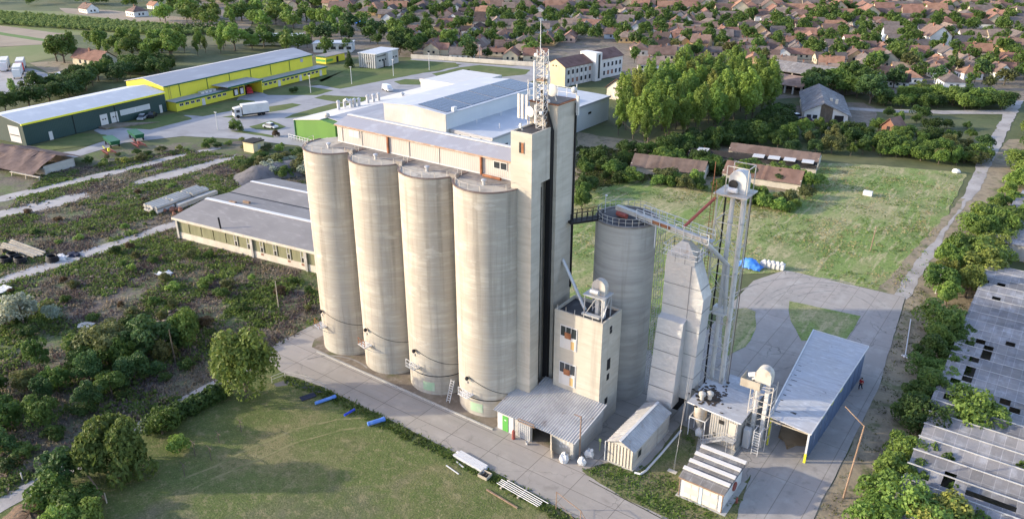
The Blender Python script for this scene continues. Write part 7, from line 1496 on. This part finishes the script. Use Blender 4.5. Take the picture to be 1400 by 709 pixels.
tufts('green_weeds', SCR, 6800, (.12, .45), (.135, .195, .05), 'green weeds over the scrub ground', 5, blades=9, wd=.22, spread=.5, excl=SX_, nz=-.02)
tufts('dry_weeds', SCR, 5500, (.12, .4), (.25, .21, .165), 'grey brown dead weeds over the scrub ground', 6, blades=9, wd=.12, spread=.5, excl=SX_, nz=-.25)
tufts('purple_weeds', SCR, 2600, (.15, .5), (.12, .09, .09), 'dark dead stalks over the scrub ground', 7, blades=9, wd=.10, spread=.6, excl=SX_, nz=.05)
STR = [(800, 643), (832, 635), (870, 642), (905, 615), (930, 585), (950, 596), (940, 640), (928, 672), (984, 706), (1008, 676), (1000, 720), (915, 706), (860, 680)]
tufts('strip_weeds', STR, 420, (.05, .15), (.11, .18, .035), 'bright weeds in the strip beside the transformer hut', 8, blades=8, wd=.14, spread=.25, z=.03, nz=-.1)
VRG = [(1240, 408), (1262, 376), (1300, 320), (1330, 300), (1330, 420), (1260, 540), (1235, 709), (1118, 709), (1200, 535)]
tufts('verge_grass', VRG, 500, (.05, .14), (.12, .13, .05), 'rough grass under the trees along the right hand road', 9, nz=-.2)
tufts('meadow_grass', [(790, 200), (850, 205), (960, 215), (1000, 240), (860, 246), (790, 265)], 2200, (.15, .4), (.075, .095, .03), 'tall rough grass behind the tower', 10, wd=.2, spread=.6)
EDG = [(383, 512), (451, 533), (698, 656), (790, 711), (800, 730), (770, 716), (690, 668), (448, 546), (392, 524)]
tufts('edge_weeds', EDG, 700, (.1, .3), (.10, .15, .035), 'weeds along the lawn edge of the concrete road', 11, blades=7, wd=.07, spread=.2)
rubble = MB(); rng = random.Random(61)
for (u, v, n, s) in ((150, 252, 60, 3.5), (190, 265, 50, 3), (40, 275, 40, 2.5), (250, 258, 50, 3), (305, 250, 60, 3), (180, 325, 30, 4), (245, 440, 40, 2.2), (225, 455, 40, 2.5), (120, 380, 25, 3)):
    p = g(u, v)
    for q in range(n):
        c = p+Vector((rng.gauss(0, s), rng.gauss(0, s*.6), 0)); r = rng.uniform(.12, .45); rubble.ball((c.x, c.y, r*.2), r, r*.8, r*.6, 5, .5, rng)
solo('rubble', rubble, 'dirt', 'scattered pale rubble over the scrub ground', 'rubble', (0, 0, 0), kind='stuff')
HAZE = 0
if HAZE:
    m = bpy.data.materials.new('haze'); m.use_nodes = True; N = m.node_tree.nodes; N.remove(N['Principled BSDF']); vn = N.new('ShaderNodeVolumePrincipled')
    vn.inputs['Color'].default_value = (.86, .89, 1, 1); vn.inputs['Density'].default_value = HAZE; vn.inputs['Anisotropy'].default_value = .2; m.node_tree.links.new(vn.outputs[0], N['Material Output'].inputs['Volume'])
    pass
    o = solo('haze', MB().box(-3000, -1000, -1.2, 2000, 2800, 62), m, 'thin pale air over the whole place', 'haze', (0, 0, 0), kind='stuff')
